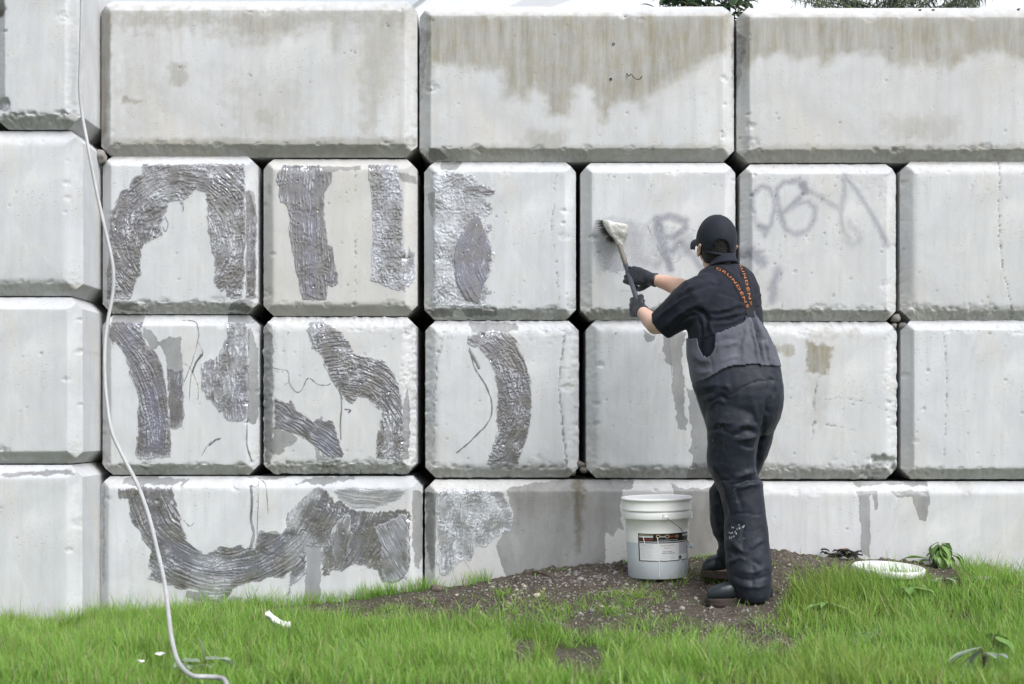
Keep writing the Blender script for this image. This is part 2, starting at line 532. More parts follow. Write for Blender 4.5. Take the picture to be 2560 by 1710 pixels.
        tag(o, label, 'concrete block', 'concrete blocks stacked in the retaining wall')
        return o
    def surf(s, px, py):
        """world y of the face under a wall-plane pixel"""
        X = wx(px) - s.cx; Z = wz(py) - s.cz
        d, _ = s.face(X, Z)
        return d - s.ahead

# ---------------------------------------------------------------- stains traced on the wall (plane coordinates)
Z3 = lambda p: zm(1030, 380, 1.911, p)
Z4 = lambda p: zm(230, 370, 2.829, p)
Z5 = lambda p: zm(230, 770, 2.829, p)
ZP = lambda p: zm(230, 1160, 2.699, p)
ZQ = lambda p: zm(1030, 1160, 3.049, p)
ZG = lambda p: zm(1440, 500, 3.136, p)
ZH = lambda p: zm(1820, 380, 3.173, p)
ZN = lambda p: zm(1880, 780, 3.266, p)
ZR = lambda p: zm(1900, 1200, 3.074, p)
# damp upper band of the top row
stain('algae', [(1066, 36), (1826, 36), (1832, 95), (1825, 109), (1810, 133), (1756, 153), (1716, 183), (1691, 198), (1662, 163), (1627, 207), (1612, 277), (1598, 257), (1543, 247),
                (1506, 310), (1499, 237), (1464, 207), (1435, 222), (1424, 285), (1370, 290), (1367, 249), (1340, 218), (1317, 230), (1290, 215), (1267, 245), (1259, 169), (1221, 176), (1198, 176),
                (1175, 165), (1160, 180), (1137, 165), (1083, 161), (1066, 240)], 17, 9, .74)
stain('algae', [(1066, 36), (1500, 36), (1500, 110), (1360, 150), (1240, 120), (1066, 130)], 40, 14, .25, seed=3)
stain('algae', [(1240, 40), (1330, 40), (1318, 250), (1262, 240)], 26, 10, .75, seed=4)
stain('algae', [(1475, 40), (1520, 40), (1506, 310), (1488, 250)], 18, 8, .8, seed=5)
stain('algae', [(1600, 40), (1790, 40), (1760, 150), (1620, 240), (1604, 230)], 20, 10, .78, seed=6)
stain('algae', [(1850, 40), (2620, 40), (2620, 140), (2556, 150), (2477, 123), (2418, 143), (2373, 178), (2349, 143), (2309, 131), (2270, 158), (2225, 163), (2200, 133), (2107, 133), (2057, 168), (2037, 138),
                (1993, 153), (1953, 128), (1919, 143), (1889, 143), (1866, 180), (1856, 230)], 14, 8, .68, seed=7)
stain('algae', [(2030, 44), (2130, 44), (2090, 140), (2050, 165)], 24, 10, .85, seed=8)
stain('algae', [(2200, 40), (2370, 40), (2370, 160), (2250, 160)], 30, 12, .8, seed=9)
stain('algae', [(2420, 40), (2620, 40), (2620, 120), (2440, 130)], 30, 12, .7, seed=10)
stain('algae', [(270, 26), (1030, 26), (1010, 70), (800, 60), (640, 110), (500, 60), (300, 80)], 34, 24, .62, seed=11)
stain('algae', [(820, 60), (860, 60), (850, 130), (830, 130)], 14, 8, .4, seed=12)
stain('algae', [(900, 60), (1000, 40), (1000, 160), (930, 340), (900, 340)], 30, 20, .4, seed=13)
stain('algae', [(280, 60), (420, 70), (400, 330), (300, 340)], 60, 40, .22, seed=113)
stain('algae', [(560, 200), (760, 210), (740, 360), (600, 350)], 50, 40, .26, seed=114)
stain('algae', [(425, 158), (470, 160), (462, 215), (425, 215)], 8, 10, .6, seed=14)
stain('algae', [(310, 240), (362, 255), (330, 262), (300, 256)], 4, 7, .75, seed=15)
stain('algae', [(640, 270), (700, 280), (690, 320), (640, 310)], 14, 14, .5, seed=16)
stain('algae', [(250, 345), (1040, 345), (1040, 390), (250, 390)], 8, 6, .55, seed=17)
stain('algae', [(1090, 366), (1830, 360), (1830, 402), (1090, 402)], 8, 6, .42, seed=18)
stain('algae', [(1860, 362), (2620, 360), (2620, 405), (1860, 405)], 8, 6, .42, seed=19)
stain('algae', [(1310, 330), (1420, 330), (1400, 380), (1310, 380)], 18, 14, .45, seed=20)
stain('algae', [(2200, 300), (2400, 290), (2400, 350), (2220, 350)], 26, 20, .35, seed=21)
stain('algae', [(240, 20), (276, 30), (276, 140), (272, 250), (268, 330), (240, 350)], 10, 8, .8, seed=22)  # corner shade on the left chamfer, painted through the algae channel
stain('wet', [(1052, 60), (1080, 70), (1072, 150), (1060, 250), (1040, 280), (1040, 60)], 10, 9, .5, seed=23)  # darker strip down the left chamfer
stain('wet', [(1843, 60), (1868, 90), (1870, 130), (1860, 165), (1850, 240), (1830, 250), (1830, 60)], 8, 6, .55, seed=24)  # darker tone on this left chamfer too
stain('wet', [(1075, 366), (1100, 376), (1126, 394), (1070, 400)], 3, 4, 1, seed=25)
# soaked arrises and run-off under the paste
stain('wet', Z4([(130, 1085), (320, 1080), (330, 1110), (250, 1130), (440, 1150), (340, 1160), (180, 1140)]), 2, 5, 1, seed=26)
stain('wet', Z4([(1010, 1080), (1140, 1080), (1100, 1160), (960, 1150), (970, 1120)]), 2, 5, 1, seed=27)
stain('wet', Z4([(1100, 290), (1150, 310), (1155, 1050), (1120, 1080), (1085, 1070), (1085, 300)]), 3, 5, 1, seed=28)
stain('wet', Z4([(1600, 120), (1900, 120), (1900, 160), (1620, 175)]), 6, 4, .62, seed=29)
stain('wet', Z4([(2150, 160), (2300, 180), (2300, 260), (2170, 240)]), 6, 4, .6, seed=30)
stain('wet', Z4([(1220, 200), (1290, 260), (1270, 340), (1215, 330)]), 14, 4, .55, seed=31)
stain('wet', Z5([(140, 30), (360, 40), (360, 110), (130, 110)]), 3, 5, 1, seed=32)
stain('wet', Z5([(950, 30), (1120, 40), (1150, 90), (1130, 110), (950, 100)]), 3, 5, 1, seed=33)
stain('wet', Z5([(1110, 120), (1165, 280), (1178, 700), (1145, 830), (1100, 800)]), 3, 4, 1, seed=34)
stain('wet', Z5([(480, 230), (540, 208), (632, 198), (642, 400), (650, 800), (640, 840), (590, 862), (540, 840), (560, 500)]), 2, 5, 1, seed=35)
stain('wet', Z5([(365, 130), (420, 165), (490, 260), (430, 300), (360, 200)]), 2, 4, 1, seed=36)
stain('wet', Z5([(1195, 100), (1275, 190), (1285, 500), (1275, 850), (1262, 1110), (1205, 1100)]), 3, 5, 1, seed=37)
stain('wet', Z5([(1280, 860), (1480, 900), (1400, 960), (1350, 1020), (1270, 1040)]), 5, 10, .9, seed=38)
stain('wet', Z5([(330, 1110), (390, 1130), (385, 1150), (340, 1130)]), 2, 3, 1, seed=39)
stain('wet', Z5([(1620, 1085), (1760, 1080), (1700, 1120), (1640, 1140)]), 2, 6, 1, seed=40)
stain('wet', Z5([(1570, 980), (1640, 1060), (1690, 1075), (1600, 1080)]), 2, 6, 1, seed=41)
stain('wet', Z5([(2150, 900), (2205, 660), (2235, 560), (2246, 620), (2246, 1070), (2170, 1075)]), 2, 5, 1, seed=42)
stain('wet', Z3([(70, 200), (110, 190), (115, 300), (100, 320), (80, 300)]), 2, 4, .9, seed=43)
stain('wet', Z3([(140, 42), (240, 42), (215, 82), (130, 80)]), 3, 5, .9, seed=44)
stain('wet', Z3([(220, 742), (400, 742), (410, 782), (270, 786)]), 2, 6, 1, seed=45)
stain('wet', Z3([(50, 745), (220, 745), (180, 785), (60, 780)]), 4, 6, .8, seed=46)
stain('wet', Z3([(260, 800), (500, 810), (510, 850), (300, 870)]), 4, 7, .8, seed=47)
stain('wet', Z3([(350, 1490), (510, 1495), (470, 1515), (380, 1515)]), 3, 4, 1, seed=48)
stain('wet', ZP([(190, 90), (420, 82), (690, 110), (600, 130), (330, 150), (190, 140)]), 4, 8, .9, seed=49)
stain('wet', ZP([(1350, 125), (1500, 88), (1780, 84), (1760, 115), (1560, 140)]), 4, 8, .9, seed=50)
stain('wet', ZP([(900, 76), (1330, 76), (1300, 96), (1180, 110), (1000, 90)]), 3, 4, .8, seed=51)
stain('wet', ZP([(2160, 170), (2225, 200), (2232, 600), (2205, 720), (2170, 690)]), 3, 5, 1, seed=52)
stain('wet', ZP([(1410, 240), (1490, 190), (1560, 240), (1580, 430), (1420, 440)]), 4, 5, .9, seed=53)
stain('wet', ZP([(1455, 540), (1550, 540), (1540, 905), (1435, 920)]), 2, 4, 1, seed=54)
stain('wet', ZP([(1130, 450), (1240, 460), (1300, 500), (1120, 680), (1080, 620)]), 3, 6, .9, seed=55)
stain('wet', ZP([(635, 850), (760, 870), (800, 930), (700, 920), (640, 890)]), 2, 5, 1, seed=56)
stain('wet', ZP([(940, 880), (1010, 900), (990, 940), (900, 940)]), 2, 5, 1, seed=57)
stain('wet', ZP([(38, 170), (100, 120), (104, 800), (38, 860)]), 14, 4, .52, seed=58)
stain('wet', ZQ([(100, 230), (186, 220), (186, 600), (160, 830), (130, 800), (100, 560)]), 4, 6, 1, seed=59)
stain('wet', ZQ([(720, 188), (1240, 100), (1300, 100), (1700, 120), (1690, 180), (1600, 200), (1590, 300), (1590, 420), (1622, 490), (1604, 504), (1570, 486), (1530, 545), (1466, 530), (1480, 620), (1466, 745),
              (1340, 800), (1000, 840), (740, 860), (690, 810), (665, 700), (640, 620), (690, 530), (770, 400)]), 4, 5, 1, seed=60)
stain('wet', ZQ([(1960, 150), (2080, 190), (2330, 175), (2330, 760), (2090, 760), (2090, 400), (2050, 300)]), 4, 7, .95, seed=61)
stain('algae', ZQ([(1220, 110), (1320, 110), (1300, 400), (1280, 690), (1255, 690), (1240, 400)]), 9, 8, .95, seed=62)
stain('algae', ZQ([(780, 200), (1200, 190), (1250, 300), (820, 420)]), 25, 14, .35, seed=63)
stain('algae', ZQ([(2080, 300), (2300, 300), (2300, 760), (2090, 760)]), 25, 14, .4, seed=64)
stain('dirt', ZQ([(400, 940), (700, 870), (1000, 810), (1400, 760), (1640, 740), (1640, 800), (700, 1000)]), 10, 8, .4, seed=65)
# wall beside the worker
stain('wet', ZG([(560, 900), (640, 930), (630, 960), (520, 960)]), 2, 4, .8, seed=66)
stain('wet', ZG([(535, 1010), (560, 1040), (600, 1060), (625, 1060), (620, 1100), (565, 1125), (535, 1090)]), 2, 4, .85, seed=67)
stain('wet', ZG([(670, 1050), (760, 1040), (860, 1030), (865, 1100), (820, 1130), (850, 1400), (850, 1560), (870, 1800), (800, 1800), (765, 1560), (760, 1320), (700, 1270), (690, 1160)]), 3, 6, .85, seed=68)
stain('wet', ZG([(870, 1460), (940, 1500), (1030, 1600), (1040, 2120), (900, 2110), (900, 1800)]), 3, 6, .95, seed=69)
stain('wet', [(1722, 1165), (1790, 1165), (1790, 1200), (1720, 1200)], 3, 5, 1, seed=70)
# sprayed tag ghosts
stain('paint', ZH([(200, 330), (260, 275), (330, 290), (368, 370), (368, 480), (330, 590), (290, 660)]), 7, 3, .62, 7, seed=71)
stain('paint', ZH([(200, 330), (190, 430), (205, 520), (240, 590), (290, 650)]), 8, 3, .5, 6, seed=72)
stain('paint', ZH([(250, 590), (300, 610)]), 9, 3, .7, 12, seed=73)
stain('paint', ZH([(470, 620), (430, 540), (395, 400), (390, 290), (440, 240), (560, 230), (605, 280), (575, 360), (480, 440), (410, 505)]), 6, 3, .62, 7.5, seed=74)
stain('paint', ZH([(420, 500), (540, 405), (640, 395), (690, 450), (680, 540), (630, 620), (540, 650), (460, 610)]), 7, 3, .5, 8, seed=75)
stain('paint', ZH([(590, 260), (610, 310)]), 7, 3, .8, 12, seed=76)
stain('paint', ZH([(620, 290), (720, 345), (880, 455)]), 7, 3, .45, 7, seed=77)
stain('paint', ZH([(915, 180), (925, 300), (905, 430), (895, 540), (920, 640), (975, 690)]), 6, 3, .45, [8, 7, 6, 7, 6, 3], seed=78)
stain('paint', ZH([(960, 560), (1020, 640), (1040, 700), (990, 740), (930, 690)]), 10, 3, .32, 9, seed=79)
stain('paint', ZH([(925, 185), (1030, 320), (1150, 510), (1270, 740)]), 6, 3, .55, [7, 6, 7, 9], seed=80)
stain('paint', ZH([(120, 770), (200, 730), (290, 800), (310, 900), (240, 930), (180, 860)]), 14, 10, .7, seed=81)
stain('paint', ZH([(395, 940), (360, 1050), (345, 1180)]), 12, 5, .65, 12, seed=82)
stain('paint', ZG([(640, 150), (655, 280), (690, 400), (740, 540)]), 7, 3, .8, [13, 14, 11, 12], seed=83)
stain('paint', ZG([(620, 150), (740, 130), (860, 165), (850, 230), (770, 290), (700, 290), (680, 380), (760, 400), (800, 340)]), 7, 3, .68, 10, seed=84)
stain('paint', ZG([(830, 330), (910, 430), (980, 530)]), 8, 3, .55, 11, seed=85)
stain('paint', ZG([(430, 200), (470, 330), (470, 480)]), 12, 3, .32, 14, seed=86)
stain('paint', ZG([(200, 330), (230, 450), (330, 560)]), 14, 3, .2, 16, seed=87)
stain('paint', ZG([(520, 470), (640, 520), (680, 470)]), 10, 3, .35, 10, seed=88)
# patches on the other blocks
stain('algae', ZN([(450, 250), (540, 245), (660, 320), (620, 380), (640, 440), (610, 520), (470, 480), (450, 420)]), 5, 12, .95, seed=89)
stain('algae', ZN([(180, 255), (355, 280), (350, 340), (300, 380), (200, 320)]), 5, 10, .7, seed=90)
stain('algae', ZN([(460, 140), (900, 140), (860, 190), (500, 210)]), 12, 14, .45, seed=91)
stain('algae', ZN([(450, 500), (620, 600), (560, 960), (480, 900)]), 24, 16, .28, seed=92)
stain('wet', ZR([(715, 0), (1305, 0), (1290, 50), (1040, 40), (960, 20), (900, 45), (740, 60)]), 4, 5, .85, seed=93)
stain('wet', ZR([(725, 85), (900, 82), (905, 220), (880, 240), (862, 110), (846, 130), (850, 420), (845, 600), (770, 560), (775, 400), (755, 140)]), 3, 3, .8, seed=94)
stain('wet', ZR([(1000, 80), (1305, 85), (1308, 170), (1285, 260), (1280, 320), (1225, 300), (1190, 210), (1160, 130), (1060, 135)]), 3, 4, .8, seed=95)
stain('algae', ZR([(1540, 0), (1600, 0), (1640, 130), (1580, 130)]), 8, 12, .3, seed=96)
# left column: weathering, a dark spot and painted chamfer shade
stain('wet', [(0, 1180), (180, 1170), (185, 1186), (0, 1195)], 4, 6, .6, seed=97)
stain('dirt', [(-20, -10), (8, -10), (14, 20), (6, 42), (-20, 44)], 4, 5, 1, seed=98)  # dark spot at the block's upper left
stain('wet', [(-20, 30), (10, 20), (14, 120), (8, 240), (-20, 260)], 8, 5, .2, seed=99)  # shading of the left chamfer, put in through the wet channel
stain('dirt', [(1240, 1150), (1300, 1140), (1420, 1150), (1420, 1170), (1240, 1180)], 6, 8, .2, seed=100)

BL = {}
def blk(key, label, *a, **k):
    b = Block(*a, **k); b.build(label); BL[key] = b
# top course of long blocks
blk('A', 'long top course block with faint algae and small bug holes, leftmost of the long ones', 246, 1042, -4, 390, seed=1, pits=26, ahead=.004, tone=.12, bot=.004, c=.055)
blk('B', 'long top course block with dark damp upper half and a wire stub sticking out', 1047, 1839, 9, 401, seed=2, pits=20, ahead=.0, tone=.12, c=.056, bot=.004)
blk('C', 'long top course block at the right with scalloped olive damp band', 1845, 2640, 13, 403, seed=3, pits=14, ahead=.003, tone=.14, c=.055, bot=.005)
# second course
blk('D', 'square block wholly framed by an arch of wet gel, upper left by the cable', 250, 642, 386, 784, seed=4, ahead=.004, pits=8, bot=.013)
blk('E', 'square beige block with two vertical gel stripes, directly right of the gel arch', 655, 1042, 394, 789, seed=5, ahead=.0, pits=18, tone=.35, rag=.002, bot=.002, r=.004, cracks=[([(889, 394), (889, 740)], .0022, .003, .1)])
blk('F', 'square block with a gel patch covering only its left half', 1059, 1441, 401, 799, seed=6, ahead=-.004, pits=20, bot=.012, cracks=[([(1390, 402), (1388, 470), (1378, 560), (1392, 680), (1400, 798)], .004, .004, -.05)])
blk('G', 'square block being scrubbed by the brush, with smeared letter ghosts', 1452, 1842, 403, 799, seed=7, ahead=.003, pits=22, bot=.014, tone=.08)
blk('H', 'square block with purple looping spray paint ghosts, right of the capped head', 1853, 2246, 406, 802, seed=8, ahead=.002, pits=40, bot=.008, tone=.12, ero=.003, cracks=[([(1936, 410), (1938, 500), (1950, 640), (1955, 800)], .0028, .003, -.05), ([(2060, 410), (2052, 520), (2060, 600), (2064, 640)], .003, .003, -.15)])
blk('I', 'square block cut by the right picture edge with one long crack, second course', 2256, 2650, 399, 800, seed=9, ahead=.006, pits=16, bot=.010, r=.012, tone=.10, ero=.002, cracks=[([(2502, 400), (2496, 500), (2498, 600), (2510, 680), (2530, 770), (2535, 800)], .004, .007, .25)])
# third course
blk('J', 'square block with two leaning gel strokes and thin gel threads, beside the cable', 250, 645, 786, 1188, seed=10, ahead=-.003, pits=10, bot=.011)
blk('K', 'square pitted block with an arching gel stroke and wet left arris', 653, 1041, 789, 1187, seed=11, ahead=.004, pits=30, rag=.008, bot=.010, ero=.008, r=.010, tone=.1)
blk('L', 'square block bearing one crescent of gel like a closing bracket', 1061, 1449, 799, 1196, seed=12, ahead=.0, pits=20, rag=.006, ero=.0055, r=.012, cracks=[([(1412, 830), (1402, 920), (1396, 960), (1408, 1080), (1418, 1180)], .007, .007, .2), ([(1110, 830), (1092, 920), (1084, 1010), (1082, 1120)], .003, .004, .25)])
blk('M', 'square block with grey drip stains hanging under the hands', 1466, 1853, 796, 1197, seed=13, ahead=-.002, pits=22, bot=.006, rag=.005, r=.008)
blk('N', 'square block with olive patches and a crumbled lower corner, right of the worker', 1860, 2250, 801, 1200, seed=14, ahead=.003, pits=26, ero=.005, rag=.007, r=.012, tone=.1, corner=[(2210, 1195, .11, .030)], cracks=[([(2050, 1000), (2110, 995), (2160, 1005), (2230, 1030)], .003, .003, .2), ([(2046, 940), (2034, 1000), (2036, 1060), (2030, 1100)], .006, .005, 0), ([(2060, 1060), (2130, 1075), (2180, 1085)], .003, .003, .1)])
blk('O', 'square block cut by the right picture edge with fine crack, third course', 2258, 2650, 797, 1199, seed=15, ahead=.0, pits=34, bot=.005, cracks=[([(2358, 830), (2368, 920), (2364, 1050), (2358, 1200)], .003, .005, .15)])
# bottom course of long blocks, partly buried
blk('P', 'long bottom course block with a wide sagging gel smear behind the cable', 243, 1055, 1191, 1590, seed=16, ahead=.0, pits=6, rag=.002, bot=.002, r=.004, cracks=[([(643, 1195), (643, 1600)], .002, .002, .3)])
blk('Q', 'long bottom course block half soaked dark behind the white bucket', 1060, 1857, 1199, 1600, seed=17, ahead=-.002, pits=20, rag=.004, ero=.002, tone=.2, cracks=[([(1440, 1200), (1446, 1300), (1440, 1400)], .004, .003, -.1)])
blk('R', 'long pale bottom course block at the right with two grey drip stains', 1863, 2660, 1204, 1600, seed=18, ahead=.002, pits=12, rag=.002, bot=.002, tone=.1, r=.004)
# the return at the left stands forward
AH = .352
blk('S', 'narrow topmost block of the left corner stack with chipped lower edge', -22, 198, -420, 319, ahead=AH, seed=19, pits=10, c=.062, bot=.012, rag=.004, corner=[(5, 262, .035, .02)])
blk('T', 'rounded corner block of the left stack, second from the top', -200, 200, 322, 738, ahead=.34, seed=20, pits=8, c=.058, r=.016, bot=.005)
blk('U', 'corner block of the left stack, third from the top', -200, 200, 741, 1160, ahead=.335, seed=21, pits=8, c=.056, bot=.004)
blk('V', 'corner block of the left stack standing in the grass', -200, 199, 1163, 1590, ahead=AH, seed=22, pits=6, c=.056, rag=.002, bot=.002, r=.004)
blk('W', 'sliver of a block at the very left picture edge beside the corner stack', -440, -30, -420, 319, ahead=AH, seed=23, pits=4, c=.056)

# the wall runs on a little way past both picture edges
for k, (a, b, c, d, ah, lab) in enumerate([
        (2648, 3446, 14, 404, .0, 'long top course block wholly past the right picture edge'), (2656, 3048, 402, 801, .0, 'square second course block past the right picture edge'), (3056, 3446, 402, 801, .0, 'outermost square second course block at the right end'),
        (2658, 3050, 800, 1200, .0, 'square third course block past the right picture edge'), (3058, 3446, 800, 1200, .0, 'outermost square third course block at the right end'), (2668, 3446, 1205, 1600, .0, 'long bottom block past the right picture edge'),
        (-1260, -448, -420, 319, AH, 'tall outermost block at the left end of the wall'), (-1240, -208, 322, 738, AH, 'long block past the left picture edge, second course from the top'), (-1240, -208, 741, 1160, AH, 'long block past the left picture edge, third course'), (-1240, -208, 1163, 1640, AH, 'long block past the left picture edge standing in the grass')]):
    blk('X%d' % k, lab, a, b, c, d, ahead=ah, seed=40 + k, step=.02, pits=0, r=.006)
# earth packed behind the blocks and the level ground above
M_SOIL = plain('packed_earth', (.07, .058, .045), .95, .6, 40)
mb = MB(); mb.box((-.3, 1.25, .9), (4.2, .48, 1.89)); 
tag(mb.build('earth_fill', M_SOIL, smooth=False), kind='structure')
# ================================================================ smeared cleaning gel on the blocks
def gel_material():
    m = NT('wet_gel'); co = m.coord()
    mk_glint = m.attr('milk_glint').outputs['Fac']; tn = m.attr('tint').outputs['Fac']
    al = m.attr('cover').outputs['Fac']; n = m.noise(co, 16, 5, .65)
    dark = m.mix(m.mr(n, .35, .65), (.066, .062, .060), (.190, .180, .174))
    c = m.mix(tn, dark, (.150, .150, .205))
    c = m.mix(m.mr(mk_glint, .15, 1.0), c, (.56, .585, .64))  # bluish white for milky gel and for glints painted on the crests
    b = m.bump(m.noise(co, 120, 2, .5), .3, .003)
    m.fin(c, m.mr(mk_glint, 0, 1, .16, .22), b, Specular_IOR_Level=1.0, Coat_Weight=1.0, Coat_Roughness=.06, Coat_IOR=1.7, Alpha=al)
    return m.mat
M_GEL = gel_material()

def biggest(f):
    par = {}
    def find(a):
        while par.setdefault(a, a) != a:
            par[a] = par[par[a]]; a = par[a]
        return a
    for q in f.tolist():
        r = find(q[0])
        for b in q[1:]: par[find(b)] = r
    root = np.array([find(q[0]) for q in f.tolist()])
    u, c = np.unique(root, return_counts=True)
    return f[root == u[c.argmax()]]

def smear(key, shape, line=None, ang=90, arc=None, wp=4.2, wl=60, rid=1.0, crum=0.0, cw=11, base=.0012, amp=.0026,
          milk_glint=.1, tint=.2, rag=5, bead=.0012, tintpoly=None, milkpoly=None, seed=0, name='gel_smear', step=1.8, cover=1.0):
    """a sheet of gel with ridges along the brush direction, lying on block `key` (shape in wall-plane pixels)"""
    b = BL[key]
    pts = np.array(shape, float)
    lw = 0 if line is None else float(np.max(line))
    x0, y0 = pts.min(0) - lw - 6; x1, y1 = pts.max(0) + lw + 6
    X, Y = np.meshgrid(np.arange(x0, x1, step), np.arange(y0, y1, step))
    if arc:
        r = np.hypot(X - arc[0], Y - arc[1]); th = np.arctan2(Y - arc[1], X - arc[0])
        A = th * 90; B = r
    else:
        a = math.radians(ang)
        A = X * math.cos(a) - Y * math.sin(a); B = X * math.sin(a) + Y * math.cos(a)
    Bw = B + 5 * fbm2(X / 45, Y / 45, 2, seed + 5)
    jx = rag * .8 * fbm2(X / 16, Y / 16, 3, seed + 1); jy = rag * .8 * fbm2(X / 16 + 30, Y / 16, 3, seed + 2)
    q = sd_poly(X + jx, Y + jy, pts) if line is None else sd_line(X + jx * .4, Y + jy * .4, pts, line)
    q = q + rag * 1.5 * fbm2(Bw / 6, A / 110, 4, seed + 3, .6)
    amp = amp * .85; wp = wp * .70; cw = cw * .9; cover = min(cover, .94); milk_glint = milk_glint * .8
    e = 1 - np.exp(-np.clip(q, 0, None) / 2.2)
    r1 = noise2(Bw / (wp * 1.7), A / wl, seed + 11); r2 = noise2(Bw / (wp * .8), A / (wl * .6), seed + 12)
    R = .75 * (1 - 2.6 * np.abs(r1)) + .35 * (1 - 2.6 * np.abs(r2)) - .2
    wx1 = 4 * noise2(X / 14, Y / 14, seed + 17); wy1 = 4 * noise2(X / 14 + 7, Y / 14, seed + 18)
    c1 = noise2((X + wx1 + .5 * Y) / (cw * .95), (Y + wy1) / (cw * 1.15), seed + 13); c2 = noise2((X + wx1) / (cw * .45), (Y + wy1) / (cw * .5), seed + 14)
    Cn = .75 * (1 - 2.8 * np.abs(c1)) + .4 * (1 - 2.8 * np.abs(c2)) - .25
    lo = fbm2(X / 60, Y / 60, 3, seed + 15)
    pat2 = np.clip(.75 + 1.7 * fbm2(X / 38, Y / 38, 3, seed + 23), .18, 1.25)
    h = e * (base + amp * pat2 * (rid * R + crum * (Cn * .8)) * (1 + .5 * lo)) + bead * np.exp(-((q - 2.5) / 2.2) ** 2) * (.4 + .9 * np.clip(lo + .3, 0, 1))
    h = np.maximum(h, .00035 * e)
    pat = np.clip(.62 + 1.5 * lo + .7 * noise2(X / 24, Y / 24, seed + 19), .12, 1.15)
    tips = sstep(.38, .9, (rid * R + crum * Cn) / max(rid, crum, .5)) * pat * np.clip(.35 + .7 * pat2, 0, 1)  # ridge crests coloured pale to stand in for wet sparkle
    mk_glint = milk_glint * (.6 + 1.2 * np.clip(lo + .2, 0, 1)) + .78 * tips
    mk_glint = mk_glint + .3 * np.exp(-((q - 2.5) / 2.2) ** 2) * (bead > 0)
    if milkpoly:
        for mp, am in milkpoly: mk_glint = mk_glint + am * sstep(-14, 14, sd_poly(X + jx * 2, Y + jy * 2, mp))
    tt = (tint + .22) * (.7 + 1.4 * lo)
    if tintpoly is not None: tt = tt + .42 * sstep(-14, 14, sd_poly(X + jx, Y + jy, tintpoly))
    cv = np.clip(cover * (1 + (1 - cover) * (1.2 * R + lo)) * sstep(-.5, 3.5, q), 0, 1)
    ys = b.surf(X, Y) - .0006 - h
    keep = (q[:-1, :-1] > 0) & (q[1:, :-1] > 0) & (q[:-1, 1:] > 0) & (q[1:, 1:] > 0)
    # stay on the block
    inside = (np.abs(wx(X) - b.cx) < b.half(wz(Y) - b.cz) - .002) & (np.abs(wz(Y) - b.cz) < b.hh - .002)
    keep &= inside[:-1, :-1] & inside[1:, 1:]
    f = grid_faces(*X.shape, keep=keep)
    V = np.stack([wx(X) - b.cx, ys + b.ahead, wz(Y) - b.z0], -1).reshape(-1, 3)
    if line is not None and len(f):
        f = biggest(f)
    used = np.unique(f); remap = np.full(len(V), -1); remap[used] = np.arange(len(used))
    if len(used) == 0: return
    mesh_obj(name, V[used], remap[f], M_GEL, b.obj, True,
             {'milk_glint': ('FLOAT', np.clip(mk_glint, 0, 1).reshape(-1)[used]), 'tint': ('FLOAT', np.clip(tt, 0, 1).reshape(-1)[used]), 'cover': ('FLOAT', cv.reshape(-1)[used])})

def thread(key, pts, w=2.0, seed=0, milk_glint=.12, sp=True):
    p = spline(pts, 6) if sp else pts
    n = len(p)
    ww = w * (.75 + .5 * np.abs(fbm2(np.arange(n) / 5.0, 0.5, 2, 91 + seed)))
    smear(key, p, ww, rag=1.2, rid=.3, base=.0016, amp=.001, bead=0, milk_glint=milk_glint, tint=.25, seed=seed, name='gel_drip', step=1.1)

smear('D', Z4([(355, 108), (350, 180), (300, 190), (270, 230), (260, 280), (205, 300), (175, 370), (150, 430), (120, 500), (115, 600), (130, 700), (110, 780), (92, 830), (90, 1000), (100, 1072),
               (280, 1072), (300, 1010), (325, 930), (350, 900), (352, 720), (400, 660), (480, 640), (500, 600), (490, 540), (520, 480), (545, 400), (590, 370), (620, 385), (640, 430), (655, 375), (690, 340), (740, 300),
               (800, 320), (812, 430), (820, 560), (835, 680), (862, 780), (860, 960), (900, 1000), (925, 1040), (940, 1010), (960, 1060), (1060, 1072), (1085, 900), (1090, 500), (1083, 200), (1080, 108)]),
      arc=Z4([(620, 640)])[0], wp=5, wl=34, rid=.8, crum=.75, cw=10, amp=.0036, milk_glint=.12, tint=.15, seed=1,
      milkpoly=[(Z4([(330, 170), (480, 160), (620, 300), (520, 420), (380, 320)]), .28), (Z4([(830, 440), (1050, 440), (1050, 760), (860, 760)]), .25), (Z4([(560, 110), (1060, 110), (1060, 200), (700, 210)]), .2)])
smear('D', Z4([(1085, 300), (1110, 300), (1150, 420), (1150, 1040), (1090, 1060)]), ang=90, wp=3.5, wl=70, rid=.6, amp=.0012, milk_glint=.05, tint=.1, bead=0, seed=2)
thread('D', Z4([(205, 225), (225, 235), (235, 275), (262, 290)]), 1.6, 3)
thread('D', Z4([(640, 380), (650, 420), (643, 450)]), 2.6, 4)
thread('D', Z4([(520, 490), (540, 540), (520, 590), (505, 560)]), 3.4, 5, .5)
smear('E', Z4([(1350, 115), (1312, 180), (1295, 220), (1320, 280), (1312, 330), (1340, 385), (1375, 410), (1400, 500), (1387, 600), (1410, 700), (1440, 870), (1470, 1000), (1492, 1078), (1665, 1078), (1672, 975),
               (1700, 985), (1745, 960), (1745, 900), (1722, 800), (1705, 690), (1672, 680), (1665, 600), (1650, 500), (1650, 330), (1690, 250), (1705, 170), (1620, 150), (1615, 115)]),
      ang=88, wp=3.4, wl=120, rid=1.15, amp=.0026, milk_glint=.06, tint=.22, seed=6, rag=3.5,
      tintpoly=Z4([(1500, 260), (1560, 270), (1590, 420), (1580, 1070), (1515, 1070), (1505, 600)]), milkpoly=[(Z4([(1320, 120), (1640, 120), (1560, 200), (1380, 200)]), .3)])
